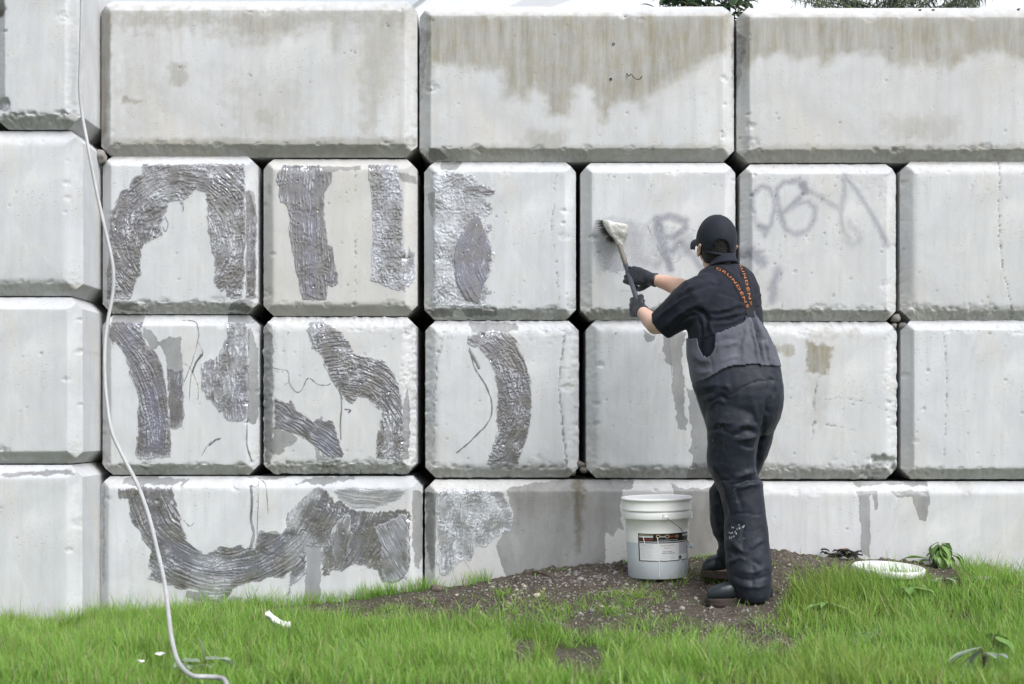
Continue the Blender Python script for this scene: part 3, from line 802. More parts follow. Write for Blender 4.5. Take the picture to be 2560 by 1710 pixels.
smear('E', Z4([(1945, 110), (1950, 200), (1970, 300), (1975, 400), (1985, 600), (1970, 750), (1980, 870), (1960, 930), (2020, 960), (2150, 1008), (2225, 1020), (2235, 990), (2265, 960), (2285, 900), (2275, 720), (2240, 700), (2225, 760),
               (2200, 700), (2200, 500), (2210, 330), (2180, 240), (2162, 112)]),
      ang=90, wp=6, wl=16, rid=.6, crum=1.0, cw=8, amp=.0034, milk_glint=.5, tint=.42, seed=7, rag=5)
thread('E', Z4([(1722, 690), (1750, 800), (1762, 960), (1740, 1010), (1715, 1030)]), 1.3, 8)
thread('E', Z4([(1325, 310), (1335, 360), (1360, 390)]), 2.2, 9, .4)
smear('F', Z3([(92, 95), (102, 200), (98, 320), (104, 420), (98, 600), (92, 738), (240, 740), (365, 740), (360, 684), (402, 672), (358, 645), (355, 610), (388, 560), (395, 490), (378, 430), (362, 400), (385, 372), (385, 345), (345, 335), (362, 320),
               (385, 280), (382, 240), (345, 222), (395, 205), (402, 180), (385, 165), (330, 150), (282, 98)]),
      ang=90, wp=7, wl=14, rid=.5, crum=.9, cw=9, amp=.0032, milk_glint=.8, tint=.35, seed=10)
smear('F', Z3([(320, 290), (270, 330), (215, 430), (192, 520), (200, 620), (250, 710), (320, 735), (345, 640), (380, 560), (385, 480), (360, 400)]), arc=Z3([(560, 520)])[0], wp=4, wl=70, rid=.7, amp=.0014, base=.0034, milk_glint=.03, tint=.85, seed=11, bead=.0006)
smear('F', Z3([(250, 155), (330, 152), (400, 182), (392, 205), (320, 215), (240, 200)]), ang=0, wp=4, wl=60, rid=.9, base=.003, amp=.002, milk_glint=.25, tint=.2, seed=12)
thread('F', Z3([(395, 490), (392, 560), (365, 610)]), 1.4, 13)
smear('J', Z5([(130, 100), (112, 200), (150, 270), (165, 240), (200, 290), (240, 370), (270, 480), (310, 560), (330, 640), (320, 760), (320, 900), (300, 1040), (340, 1076), (560, 1062), (566, 960), (555, 860), (540, 700), (530, 560), (500, 400), (440, 280), (400, 260), (365, 200), (358, 98)]),
      arc=Z5([(-500, 900)])[0], wp=4.2, wl=46, rid=.9, crum=.45, cw=9, amp=.003, milk_glint=.09, tint=.38, seed=14,
      tintpoly=Z5([(400, 560), (470, 600), (500, 1060), (380, 1060), (370, 700)]), milkpoly=[(Z5([(300, 1030), (560, 1030), (560, 1075), (310, 1078)]), .35)])
smear('J', Z5([(520, 420), (640, 440), (648, 780), (600, 850), (560, 850), (540, 700)]), ang=85, wp=4, wl=80, rid=.5, amp=.0008, base=.0005, milk_glint=.02, tint=.3, bead=.0006, seed=15)
smear('J', Z5([(960, 100), (955, 170), (920, 270), (890, 340), (800, 370), (772, 385), (765, 470), (775, 560), (810, 640), (870, 700), (890, 740), (920, 740), (950, 800), (1050, 805), (1090, 775), (1112, 800), (1108, 600), (1112, 300), (1105, 97)]),
      ang=84, wp=5.5, wl=44, rid=.9, crum=.4, cw=10, amp=.0034, milk_glint=.38, tint=.35, seed=16, tintpoly=Z5([(1010, 560), (1095, 420), (1100, 780), (980, 780)]),
      milkpoly=[(Z5([(980, 110), (1090, 110), (1050, 420), (980, 600), (880, 700), (900, 560), (990, 380)]), .22)])
thread('J', Z5([(635, 85), (690, 86), (738, 108), (755, 180), (744, 245), (705, 390), (652, 520)]), 2.2, 17)
thread('J', Z5([(750, 240), (782, 320), (740, 385), (702, 470), (686, 655)]), 2.2, 18)
thread('J', Z5([(640, 388), (690, 420), (748, 548), (750, 655)]), 1.9, 19)
thread('J', Z5([(775, 330), (735, 385), (712, 450)]), 4.2, 20)
thread('J', Z5([(775, 1046), (815, 975), (860, 935), (915, 920)]), 2.4, 21)
thread('J', Z5([(830, 970), (880, 930), (905, 925)]), 3.6, 22)
thread('J', Z5([(1108, 150), (1100, 420), (1104, 700), (1095, 860), (1098, 980), (1125, 1085)]), 3.6, 23, .5)
thread('J', Z5([(1010, 815), (1060, 870), (1095, 940)]), 1.4, 24)
thread('J', Z5([(175, 482), (230, 480), (275, 490)]), 1.2, 25)
smear('K', Z5([(1540, 90), (1515, 170), (1560, 290), (1620, 330), (1640, 390), (1680, 480), (1740, 570), (1785, 640), (1830, 690), (1870, 650), (1880, 630), (1940, 640), (2000, 690), (2050, 730), (2035, 850), (2010, 900), (2010, 1062), (2100, 1078), (2200, 1080), (2215, 900),
               (2200, 700), (2170, 540), (2120, 440), (2060, 370), (1980, 340), (1870, 332), (1830, 250), (1760, 160), (1640, 95)]),
      arc=Z5([(1780, 900)])[0], wp=4.6, wl=36, rid=.8, crum=.6, cw=9, amp=.003, milk_glint=.1, tint=.16, seed=26,
      milkpoly=[(Z5([(1540, 95), (1630, 95), (1650, 230), (1560, 270), (1530, 170)]), .6), (Z5([(1740, 290), (1830, 300), (1900, 470), (1830, 520), (1760, 400)]), .45), (Z5([(2060, 760), (2130, 760), (2130, 1060), (2060, 1060)]), .3)])
smear('K', Z5([(1540, 95), (1640, 100), (1650, 220), (1570, 280), (1530, 170)]), ang=20, rid=.4, crum=1.3, cw=7, base=.004, amp=.006, milk_glint=.5, tint=.3, seed=27)
smear('K', Z5([(1740, 290), (1830, 300), (1900, 480), (1850, 520), (1770, 410)]), ang=20, rid=.4, crum=1.3, cw=7, base=.004, amp=.006, milk_glint=.4, tint=.3, seed=28)
smear('K', Z5([(1285, 625), (1330, 650), (1390, 662), (1408, 640), (1450, 720), (1520, 760), (1572, 800), (1620, 758), (1640, 790), (1712, 790), (1720, 850), (1750, 930), (1785, 1050), (1700, 1066), (1640, 1050), (1570, 970), (1480, 910), (1380, 870), (1290, 850)]),
      ang=-35, wp=3.8, wl=70, rid=.9, amp=.0022, milk_glint=.05, tint=.32, seed=29, tintpoly=Z5([(1560, 880), (1720, 860), (1770, 1040), (1640, 1040)]))
thread('K', Z5([(1275, 850), (1300, 843), (1400, 868), (1500, 920), (1580, 960), (1650, 980)]), 3.0, 30, .75)
thread('K', Z5([(1640, 400), (1700, 510), (1750, 590), (1770, 640)]), 3.2, 31, .4)
thread('K', Z5([(1760, 590), (1766, 700), (1758, 800), (1762, 925)]), 3.6, 32, .4)
thread('K', Z5([(1290, 425), (1340, 435), (1388, 450), (1398, 530), (1440, 590), (1482, 582), (1530, 495), (1600, 540), (1660, 545), (1690, 535)]), 2.6, 33, .3)
thread('K', Z5([(1290, 585), (1340, 550), (1390, 530)]), 1.6, 34)
thread('K', Z5([(1790, 715), (1830, 722), (1815, 738)]), 3.5, 35, .1)
thread('K', Z5([(2120, 200), (2140, 100), (2165, 80), (2190, 95)]), 1.4, 36)
smear('L', Z3([(262, 880), (262, 925), (320, 932), (360, 985), (392, 1060), (405, 1140), (402, 1250), (408, 1330), (380, 1420), (352, 1492), (505, 1492), (540, 1410), (560, 1330), (575, 1200), (570, 1090), (545, 990), (500, 900), (440, 850), (340, 855)]),
      arc=Z3([(150, 1180)])[0], wp=4.5, wl=30, rid=.6, crum=.7, cw=8, amp=.0026, milk_glint=.1, tint=.28, seed=37, milkpoly=[(Z3([(260, 860), (400, 860), (400, 930), (270, 930)]), .15)])
thread('L', Z3([(275, 935), (300, 1030), (350, 1110), (380, 1190), (378, 1260), (350, 1310), (320, 1340), (270, 1390), (212, 1438)]), 3.4, 38, .25)
thread('L', Z3([(278, 950), (300, 990), (320, 1030)]), 6, 39, .4)
thread('L', Z3([(215, 870), (215, 930), (270, 960)]), 1.1, 40)
thread('L', Z3([(150, 870), (120, 1000), (105, 1130), (98, 1300)]), 1.5, 41)
smear('P', ZP([(170, 168), (185, 230), (240, 240), (250, 320), (270, 400), (320, 450), (350, 520), (392, 570), (372, 700), (405, 722), (380, 770), (480, 812), (540, 822), (600, 852), (680, 842), (740, 862), (790, 930), (860, 942), (930, 890), (960, 840), (1060, 802),
               (1150, 790), (1200, 762), (1280, 775), (1335, 735), (1330, 800), (1310, 925), (1325, 925), (1345, 830), (1450, 742), (1452, 560), (1548, 560), (1548, 765), (1600, 750), (1622, 722), (1690, 720), (1770, 682), (1850, 692), (1930, 722), (1945, 780), (1962, 800), (2040, 806), (2110, 780),
               (2150, 700), (2150, 320), (2110, 300), (1900, 320), (1740, 300), (1690, 240), (1640, 250), (1590, 180), (1550, 152), (1490, 152), (1430, 230), (1340, 300), (1305, 350), (1312, 430), (1270, 472), (1232, 462), (1150, 452), (1112, 482), (1100, 560), (1040, 560), (1000, 540), (940, 560),
               (870, 545), (800, 592), (760, 602), (700, 572), (650, 520), (620, 440), (600, 350), (560, 240), (540, 160), (340, 150)]),
      arc=ZP([(900, 100)])[0], wp=4.6, wl=50, rid=.9, crum=.35, cw=11, amp=.003, milk_glint=.08, tint=.26, seed=42, step=2.0,
      tintpoly=ZP([(430, 480), (560, 500), (700, 600), (1100, 640), (1300, 480), (1310, 560), (1120, 720), (700, 760), (500, 640)]),
      milkpoly=[(ZP([(640, 600), (1000, 640), (960, 720), (700, 720)]), .3), (ZP([(640, 720), (960, 780), (880, 930), (780, 930)]), .35), (ZP([(1300, 320), (1480, 160), (1560, 200), (1420, 300), (1400, 420), (1320, 440)]), .5),
                (ZP([(1290, 560), (1330, 500), (1450, 460), (1560, 540), (1620, 740), (1560, 720), (1500, 520), (1440, 600), (1330, 740)]), .28), (ZP([(1330, 760), (1450, 700), (1440, 760), (1350, 830), (1320, 920)]), .3)])
smear('P', ZP([(1630, 170), (1760, 150), (2140, 170), (2060, 260), (1900, 300), (1760, 300), (1660, 230)]), arc=ZP([(1900, -500)])[0], wp=3.6, wl=60, rid=1.0, amp=.0016, milk_glint=.6, cover=.55, tint=.1, bead=.0006, seed=43)
smear('P', ZP([(1900, 420), (2100, 330), (2140, 330), (2140, 700), (2110, 770), (2040, 800), (1970, 790), (1940, 700), (1950, 560)]), ang=-62, wp=4.2, wl=90, rid=.9, base=.0035, amp=.0018, milk_glint=.4, tint=.4, seed=44)
smear('P', ZP([(1720, 330), (1740, 320), (1760, 480), (1700, 700), (1640, 700), (1600, 480), (1650, 380)]), ang=76, wp=4.2, wl=90, rid=.8, base=.003, amp=.0016, milk_glint=.36, tint=.3, bead=.0004, seed=45)
thread('P', ZP([(1075, 150), (1080, 260), (1075, 380), (1092, 470), (1070, 570)]), 5.2, 46, .35)
thread('P', ZP([(1060, 150), (1108, 155)]), 3, 47, .4, sp=False)
thread('P', ZP([(1120, 92), (1122, 250), (1116, 420), (1114, 600)]), 2.0, 48, .35)
thread('P', ZP([(1118, 95), (1168, 140), (1180, 220), (1190, 340)]), 2.2, 49, .35)
thread('P', ZP([(1022, 280), (1040, 284), (1058, 268)]), 1.8, 50)
thread('P', ZP([(448, 160), (455, 215)]), 4, 51, .7, sp=False)
thread('P', ZP([(510, 180), (535, 230), (542, 330), (538, 540)]), 2.4, 52, .7)
thread('P', ZP([(268, 380), (300, 420), (335, 440), (340, 515)]), 3.2, 53, .7)
thread('P', ZP([(600, 640), (640, 760), (720, 850), (790, 890)]), 3, 54, .75)
thread('P', ZP([(690, 660), (740, 740), (800, 810)]), 2.6, 55, .75)
thread('P', ZP([(820, 630), (835, 680)]), 4, 56, .75, sp=False)
thread('P', ZP([(970, 640), (972, 720), (960, 740)]), 4, 57, .7)
thread('P', ZP([(1020, 650), (1045, 680), (1048, 725)]), 3, 58, .7)
thread('P', ZP([(1400, 490), (1425, 600), (1440, 605), (1448, 500)]), 4, 59, .75)
thread('P', ZP([(1560, 540), (1590, 620), (1600, 745)]), 4, 60, .75)
thread('P', ZP([(1460, 520), (1540, 530), (1620, 580)]), 2.4, 61, .6)
thread('P', ZP([(1325, 330), (1320, 390), (1355, 420)]), 3.5, 62, .8)
thread('P', ZP([(1395, 330), (1400, 390), (1400, 415)]), 3.0, 63, .8)
thread('P', ZP([(1930, 690), (1950, 770), (2000, 800), (2060, 790)]), 3.2, 64, .8)
thread('P', ZP([(620, 380), (660, 420), (690, 395)]), 2.6, 65)
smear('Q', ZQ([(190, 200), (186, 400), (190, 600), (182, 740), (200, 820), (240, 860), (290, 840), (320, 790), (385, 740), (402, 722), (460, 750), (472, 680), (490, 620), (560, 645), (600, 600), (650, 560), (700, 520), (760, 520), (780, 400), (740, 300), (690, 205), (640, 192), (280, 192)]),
      ang=76, wp=5, wl=40, rid=.7, crum=.7, cw=10, amp=.0032, milk_glint=.8, tint=.3, seed=66)
thread('Q', ZQ([(210, 680), (270, 500), (340, 340), (385, 270), (440, 260), (490, 350), (520, 430), (550, 440)]), 4, 67, .6)
thread('Q', ZQ([(370, 300), (360, 420), (375, 560), (370, 720)]), 4, 68, .65)
thread('Q', ZQ([(430, 260), (470, 360), (500, 450), (520, 520)]), 3.4, 69, .6)
thread('Q', ZQ([(540, 520), (570, 420), (610, 370), (640, 380), (650, 420)]), 3, 70, .6)
thread('Q', ZQ([(235, 640), (290, 540), (330, 420), (350, 430)]), 3, 71, .5)
thread('Q', ZQ([(385, 720), (430, 780), (480, 860), (520, 925)]), 1.6, 72)
thread('Q', ZQ([(240, 770), (270, 740), (300, 760), (340, 740)]), 4, 73, .6)
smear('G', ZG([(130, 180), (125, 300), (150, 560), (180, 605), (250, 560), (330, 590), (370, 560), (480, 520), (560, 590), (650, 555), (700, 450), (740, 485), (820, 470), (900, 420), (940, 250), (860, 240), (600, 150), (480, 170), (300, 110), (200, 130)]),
      ang=70, wp=4.5, wl=50, rid=.6, crum=.6, cw=9, base=.0006, amp=.0016, milk_glint=.9, cover=.17, tint=.5, seed=74, bead=.0004, rag=8,
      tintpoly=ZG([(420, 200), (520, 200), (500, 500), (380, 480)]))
smear('G', ZG([(140, 330), (260, 300), (400, 430), (380, 560), (190, 560)]), ang=70, wp=6, wl=20, rid=.5, crum=.9, cw=8, base=.002, amp=.0022, milk_glint=.75, tint=.8, cover=.18, seed=79, bead=.0003)
thread('G', ZG([(600, 150), (760, 170), (940, 245)]), 2, 80, .8)
thread('G', ZG([(560, 200), (620, 330), (680, 440), (745, 492), (800, 480)]), 2, 81, .7)
thread('G', ZG([(345, 715), (400, 712), (480, 730), (540, 752), (575, 725), (640, 780), (690, 760), (700, 720)]), 1.4, 82, .3)
thread('G', ZG([(285, 530), (310, 560), (350, 590)]), 1.8, 83, .4)
thread('M', ZG([(735, 1090), (745, 1250), (755, 1440)]), 1.6, 84, .6)
thread('M', ZG([(805, 1060), (830, 1250)]), 1.4, 85, .6, sp=False)
# ================================================================ ground, grass, stones
BX = [-1200, -200, 0, 300, 500, 620, 800, 1050, 1200, 1300, 1400, 1560, 1750, 1930, 2060, 2160, 2260, 2450, 2560, 3000, 4200]
BY = [1590, 1582, 1570, 1552, 1534, 1520, 1512, 1476, 1458, 1434, 1419, 1408, 1396, 1376, 1390, 1398, 1405, 1432, 1442, 1465, 1480]
ZF = .05
def ground_z(X, s, rough=True):
    X = np.asarray(X, float); s = np.asarray(s, float)
    zb = EYE + (HOR - np.interp(1280 + X * K, BX, BY)) / K
    g = 1 / (1 + (np.clip(s, 0, None) / .78) ** 3)
    z = ZF + (zb - ZF) * g
    z = z + .018 * fbm2(X * 1.7, s * 1.7, 3, 201)
    if rough: z = z + .010 * fbm2(X * 9, s * 9, 3, 203)
    return z
def gz(X, s): return float(ground_z(np.array([X]), np.array([s]))[0])
def on_ground(px, py, s0=.5):
    """the spot of ground seen at a photograph pixel"""
    s = s0
    for _ in range(40):
        X = (px - 1280) / F * (D - s)
        y = HOR - (gz(X, s) - EYE) / (D - s) * F
        s = min(max(s + (py - y) * .0045, 0.0), 4.0)
    X = (px - 1280) / F * (D - s)
    return X, s, gz(X, s)

def above_ground(px, py, dz, s0=1.6):
    s = s0
    for _ in range(60):
        X = (px - 1280) / F * (D - s)
        y = HOR - (gz(X, s) + dz - EYE) / (D - s) * F
        s = min(max(s + (py - y) * .004, 0.0), 4.0)
    X = (px - 1280) / F * (D - s)
    return X, s, gz(X, s) + dz
def on_ground_v(px, py, s0=.3):
    px = np.asarray(px, float); py = np.asarray(py, float); s = np.full(px.shape, s0)
    for _ in range(28):
        X = (px - 1280) / F * (D - s)
        y = HOR - (ground_z(X, s, False) - EYE) / (D - s) * F
        s = np.clip(s + (py - y) * .0045, 0, 4)
    return (px - 1280) / F * (D - s), s
# bare earth as an area of the ground: its outline was read off the photograph
DIRT = [(560, 1512), (700, 1545), (900, 1548), (1080, 1562), (1250, 1560), (1400, 1578), (1560, 1588), (1700, 1612), (1800, 1628), (1900, 1600), (1935, 1570), (1950, 1520), (1975, 1470), (2060, 1452), (2120, 1440), (2200, 1452), (2330, 1450),
        (2420, 1438), (2470, 1420), (2520, 1395), (2520, 1300), (1060, 1300), (1050, 1478), (900, 1502), (700, 1516)]
BARE = [[(1380, 1630), (1480, 1620), (1540, 1660), (1500, 1700), (1400, 1690)], [(1800, 1590), (1960, 1570), (2020, 1600), (1980, 1640), (1840, 1640)], [(1280, 1610), (1340, 1600), (1350, 1640), (1290, 1650)], [(1540, 1540), (1700, 1530), (1720, 1560), (1560, 1570)]]
def dirt_amount(X, s, Z):
    d = D - s
    px = 1280 + X / d * F; py = HOR - (Z - EYE) / d * F
    jx = 34 * fbm2(X * 5, s * 5, 4, 211); jy = 16 * fbm2(X * 7 + 40, s * 7, 4, 213)
    q = sd_poly(px + jx, py + jy, DIRT)
    m = sstep(-14, 14, q)
    for b in BARE:
        m = np.maximum(m, .92 * sstep(-18, 12, sd_poly(px + jx * .7, py + jy * .6, b)))
    return m

def ground_material():
    m = NT('ground_soil'); co = m.coord()
    a = m.attr('dirt').outputs['Fac']
    n1 = m.noise(co, 9, 6, .65); n2 = m.noise(co, 70, 5, .7); n3 = m.noise(co, 3.1, 3)
    c = m.mix(m.mr(n1, .3, .7), (.068, .057, .046), (.150, .129, .105))
    c = m.mix(m.mr(n2, .35, .62, .8, 0), c, (.035, .029, .024))
    c = m.mix(m.mr(n3, .52, .66, 0, .7), c, (.075, .066, .058))
    v = m.n('TexVoronoi'); v.inputs['Scale'].default_value = 75; m.t.links.new(co, v.inputs['Vector'])
    vs = m.n('SeparateColor'); m.t.links.new(v.outputs['Color'], vs.inputs[0])
    peb = m.math('MULTIPLY', m.mr(v.outputs['Distance'], .3, .5, 1, 0), m.mr(vs.outputs[0], .72, .78))
    c = m.mix(peb, c, m.mix(vs.outputs[1], (.16, .15, .14), (.38, .36, .33)))
    c = m.mix(a, m.mix(n2, (.035, .050, .016), (.07, .09, .03)), c)
    h = m.math('ADD', m.math('ADD', n2, m.math('MULTIPLY', n1, .8)), m.math('MULTIPLY', peb, .5))
    return m.fin(c, .95, m.bump(h, .9, .012), Specular_IOR_Level=.2)
M_GROUND = ground_material()
# fine sheet in view, coarse apron to the horizon
xs = np.concatenate([[-60, -30, -14, -8, -5], np.arange(-3.6, 3.6, .016), [3.7, 5, 8, 14, 30, 60]])
ss = np.concatenate([[-.05, 0], np.arange(.012, 2.6, .016), np.arange(2.6, 6, .12), [7, 8.5, 11, 16, 30, 60]])
GX, GS = np.meshgrid(xs, ss)
GZ = ground_z(GX, GS)
GD = dirt_amount(GX, GS, GZ)
clod = np.maximum(0, fbm2(GX * 17, GS * 17, 4, 221, .65) - .03)
GZ2 = GZ + GD * .050 * clod + GD * .004 * fbm2(GX * 60, GS * 60, 2, 223)
gobj = mesh_obj('ground', np.stack([GX, -GS, GZ2], -1).reshape(-1, 3), grid_faces(*GX.shape)[:, ::-1], M_GROUND, None, True, {'dirt': ('FLOAT', GD.ravel())})
tag(gobj, kind='structure')

# ---- grass
def grass_material():
    m = NT('grass_blade'); co = m.coord()
    v = m.attr('var').outputs['Fac']; t = m.attr('tip').outputs['Fac']
    big = m.noise(co, 2.2, 3)
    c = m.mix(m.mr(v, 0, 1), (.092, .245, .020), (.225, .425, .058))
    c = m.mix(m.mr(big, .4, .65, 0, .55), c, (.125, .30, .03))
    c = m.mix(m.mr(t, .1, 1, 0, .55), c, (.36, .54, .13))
    c = m.mix(m.mr(v, .90, .91), c, (.40, .37, .19))
    c = m.mix(m.mr(m.noise(co, 1.1, 3), .5, .68, 0, .45), c, (.26, .33, .06))
    c = m.mix(m.mr(v, .03, .02), c, (.16, .26, .17))
    m.fin(c, .45, None, Specular_IOR_Level=.45)
    tr = m.n('BsdfTranslucent'); m.t.links.new(c, tr.inputs['Color'])
    ms = m.n('MixShader'); ms.inputs[0].default_value = .38
    m.t.links.new(m.b.outputs[0], ms.inputs[1]); m.t.links.new(tr.outputs[0], ms.inputs[2]); m.t.links.new(ms.outputs[0], m.out.inputs[0])
    return m.mat
M_GRASS = grass_material()

def blades(base, hgt, wid, lean, bend, az, var):
    """one three-segment blade per row"""
    n = len(base)
    ca, sa = np.cos(az), np.sin(az)
    fw = np.stack([ca, sa, np.zeros(n)], 1); sd = np.stack([-sa, ca, np.zeros(n)], 1)
    # turn blade flats mostly at random
    tw = RNG.uniform(0, math.pi, n)
    sd2 = sd * np.cos(tw)[:, None] + fw * np.sin(tw)[:, None]
    V = []; 
    for t, w in ((0, 1), (.4, .85), (.75, .5), (1.0, 0)):
        out = lean * t + bend * t * t
        up = t * (1 - .25 * np.clip(bend + lean, 0, 1.2) * t)
        c = base + fw * (out * hgt)[:, None]; c[:, 2] += up * hgt
        if w > 0:
            V += [c - sd2 * (wid * w * .5)[:, None], c + sd2 * (wid * w * .5)[:, None]]
        else: V += [c]
    V = np.stack(V, 1)                     # n,7,3
    b = (np.arange(n) * 7)[:, None]
    tris = np.array([[0, 1, 3], [0, 3, 2], [2, 3, 5], [2, 5, 4], [4, 5, 6]])
    Fc = (b[:, :, None] + tris[None]).reshape(-1, 3)
    tip = np.tile([0, 0, .4, .4, .75, .75, 1.0], n)
    return V.reshape(-1, 3), Fc, np.repeat(var, 7), tip

def scatter(n, x0, x1, s0, s1):
    return RNG.uniform(x0, x1, n), RNG.uniform(s0, s1, n)
parts_v = []
def grass_layer(n, region, hfun, wid, thin=1.0, dmax=.35):
    X, S = scatter(n, *region)
    Z = ground_z(X, S)
    dm = dirt_amount(X, S, Z)
    clump = fbm2(X * 3.3, S * 3.3, 3, 231)
    p = np.clip(1 - dm * 1.15 - .35 * (dm > .03), 0, 1) * np.clip(.72 + 1.5 * clump, .06, 1)
    k = (RNG.random(n) < p * thin)
    return X[k], S[k], Z[k], dm[k], clump[k]
GRASS = []
def add_grass(X, S, Z, H, W, lean=.22, bend=.3):
    n = len(X)
    az = RNG.uniform(0, 2 * math.pi, n) * .75 + fbm2(X * 2, S * 2, 2, 241) * 3
    GRASS.append(blades(np.stack([X, -S, Z - .006], 1), H, W, np.abs(RNG.normal(0, lean, n)), np.abs(RNG.normal(0, bend, n)), az, RNG.random(n)))
def hmap(X, S):
    z = ground_z(X, S, False); d = D - S
    px = 1280 + X / d * F; py = HOR - (z - EYE) / d * F
    h = .088 + .060 * fbm2(X * 2.1, S * 2.1, 4, 251)
    h = h + .012 * sstep(.75, .2, S) * sstep(700, 350, px)            # long fringe along the left wall
    h = h + .040 * np.exp(-((px - 2090) / 130) ** 2 - ((py - 1520) / 60) ** 2)   # tussock in front of the lid
    h = h - .012 * sstep(2250, 2450, px) * sstep(1.4, .6, S)
    h = h - .020 * np.exp(-((px - 1500) / 350) ** 2) * sstep(1.9, 1.2, S)
    h = h * (1 - .55 * np.clip(dirt_amount(X, S, ground_z(X, S)) * 2.2, 0, 1))
    return np.clip(h, .03, .16)
X, S, Z, dm, cl = grass_layer(150000, (-2.75, 2.75, .03, 2.55), None, None)
add_grass(X, S, Z, hmap(X, S) * (RNG.uniform(.5, 1.15, len(X)) + .55 * (RNG.random(len(X)) < .06)) * (1 + .35 * cl), RNG.uniform(.0019, .0037, len(X)))
X, S, Z, dm, cl = grass_layer(60000, (-6, 6, .05, 6.5), None, None)
k = (np.abs(X) > 2.7) | (S > 2.5)
X, S, Z, cl = X[k], S[k], Z[k], cl[k]
add_grass(X, S, Z, hmap(X, S) * RNG.uniform(.7, 1.3, len(X)), RNG.uniform(.005, .009, len(X)))
# strip along the foot of the wall left of the dirt, sparse blades in the dirt, tufts
def strip(n, pxa, pxb, s0, s1, h0, h1, lean=.25):
    px = RNG.uniform(pxa, pxb, n); S = RNG.uniform(s0, s1, n); X = (px - 1280) / F * (D - S)
    keep = RNG.random(n) < np.clip(.6 + 1.3 * fbm2(X * 6, S * 2, 2, 261), .05, 1)
    X, S = X[keep], S[keep]; n = len(X)
    add_grass(X, S, ground_z(X, S), RNG.uniform(h0, h1, n), RNG.uniform(.002, .0036, n), lean)
strip(3200, 225, 1060, .015, .10, .03, .095)
strip(420, 1040, 1230, .02, .12, .04, .10)
strip(600, 2380, 2600, .02, .25, .04, .10)
strip(2600, -80, 240, .37, .55, .05, .15)
strip(300, 1560, 1800, .02, .12, .02, .05)
def tuft(px, py, n, r, h0, h1, lean=.55):
    x, s, z = on_ground(px, py)
    a = RNG.uniform(0, 2 * math.pi, n); rr = r * np.sqrt(RNG.random(n))
    X = x + rr * np.cos(a); S = np.clip(s + rr * np.sin(a), .01, 3)
    add_grass(X, S, ground_z(X, S), RNG.uniform(h0, h1, n), RNG.uniform(.0022, .004, n), lean, .5)
for px, py, n, r, h0, h1 in [(1790, 1452, 70, .06, .05, .12), (1590, 1500, 60, .09, .03, .08), (1650, 1500, 50, .08, .03, .07), (1430, 1530, 60, .08, .03, .09), (1480, 1515, 40, .07, .03, .08), (1620, 1470, 16, .05, .04, .09), (1700, 1465, 20, .05, .04, .1),
                             (1390, 1540, 40, .06, .03, .08), (1230, 1540, 50, .09, .03, .09), (1150, 1535, 50, .08, .03, .08), (1850, 1515, 26, .05, .02, .06), (1560, 1535, 40, .08, .02, .06), (1700, 1555, 60, .10, .02, .07), (1780, 1585, 60, .10, .02, .07),
                             (1900, 1560, 60, .08, .03, .08), (1300, 1555, 70, .1, .03, .09), (1930, 1420, 14, .04, .03, .07), (2040, 1400, 10, .03, .03, .06), (2010, 1455, 60, .06, .05, .12), (2100, 1460, 220, .12, .06, .14), (2030, 1490, 160, .1, .06, .13)]:
    tuft(px, py, n, r, h0, h1)
for _ in range(230):
    X0 = RNG.uniform(-2.5, 2.5); S0 = RNG.uniform(.15, 2.4); r = RNG.uniform(.02, .07); n = int(RNG.integers(14, 60))
    a = RNG.uniform(0, 6.28, n); q = r * np.sqrt(RNG.random(n)); X = X0 + q * np.cos(a); S = np.clip(S0 + q * np.sin(a), .02, 3); Z = ground_z(X, S)
    if dirt_amount(np.array([X0]), np.array([S0]), ground_z(np.array([X0]), np.array([S0])))[0] > .2: continue
    add_grass(X, S, Z, RNG.uniform(.08, RNG.uniform(.11, .18), n), RNG.uniform(.0024, .0046, n), .35, .5)
strip(260, -60, 240, .37, .50, .10, .21, .35); strip(240, 235, 700, .02, .12, .09, .18, .35); strip(120, 2440, 2600, .02, .14, .08, .15, .35)
for _ in range(140):
    qx = RNG.uniform(640, 2000); qy = RNG.uniform(1490, 1625)
    if qy < np.interp(qx, BX, BY) + 34: continue
    if 1690 < qx < 1990 and 1440 < qy < 1575: continue
    tuft(qx, qy, int(RNG.integers(10, 60)), RNG.uniform(.02, .08), .02, RNG.uniform(.05, .10))
# a few dozen faint blades all through the dirt
X, S = scatter(9000, -1.2, 2.4, .05, 1.4); Z = ground_z(X, S); dm = dirt_amount(X, S, Z)
k = (dm > .5) & (RNG.random(len(X)) < .16 * np.clip(.4 + 2 * fbm2(X * 4, S * 4, 2, 271), 0, 1) * (1 + 2 * sstep(.6, 1.1, S)))
X, S, Z = X[k], S[k], Z[k]
add_grass(X, S, Z, RNG.uniform(.02, .06, len(X)), RNG.uniform(.002, .0034, len(X)), .5, .5)
off = 0; VV, FF, AA, TT = [], [], [], []
for v, f, a, t in GRASS:
    VV.append(v); FF.append(f + off); AA.append(a); TT.append(t); off += len(v)
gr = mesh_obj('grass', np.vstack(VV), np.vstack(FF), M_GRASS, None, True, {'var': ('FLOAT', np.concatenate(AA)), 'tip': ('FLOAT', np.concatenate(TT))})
tag(gr, 'fresh green lawn grass growing in front of the block wall', 'grass', kind='stuff')

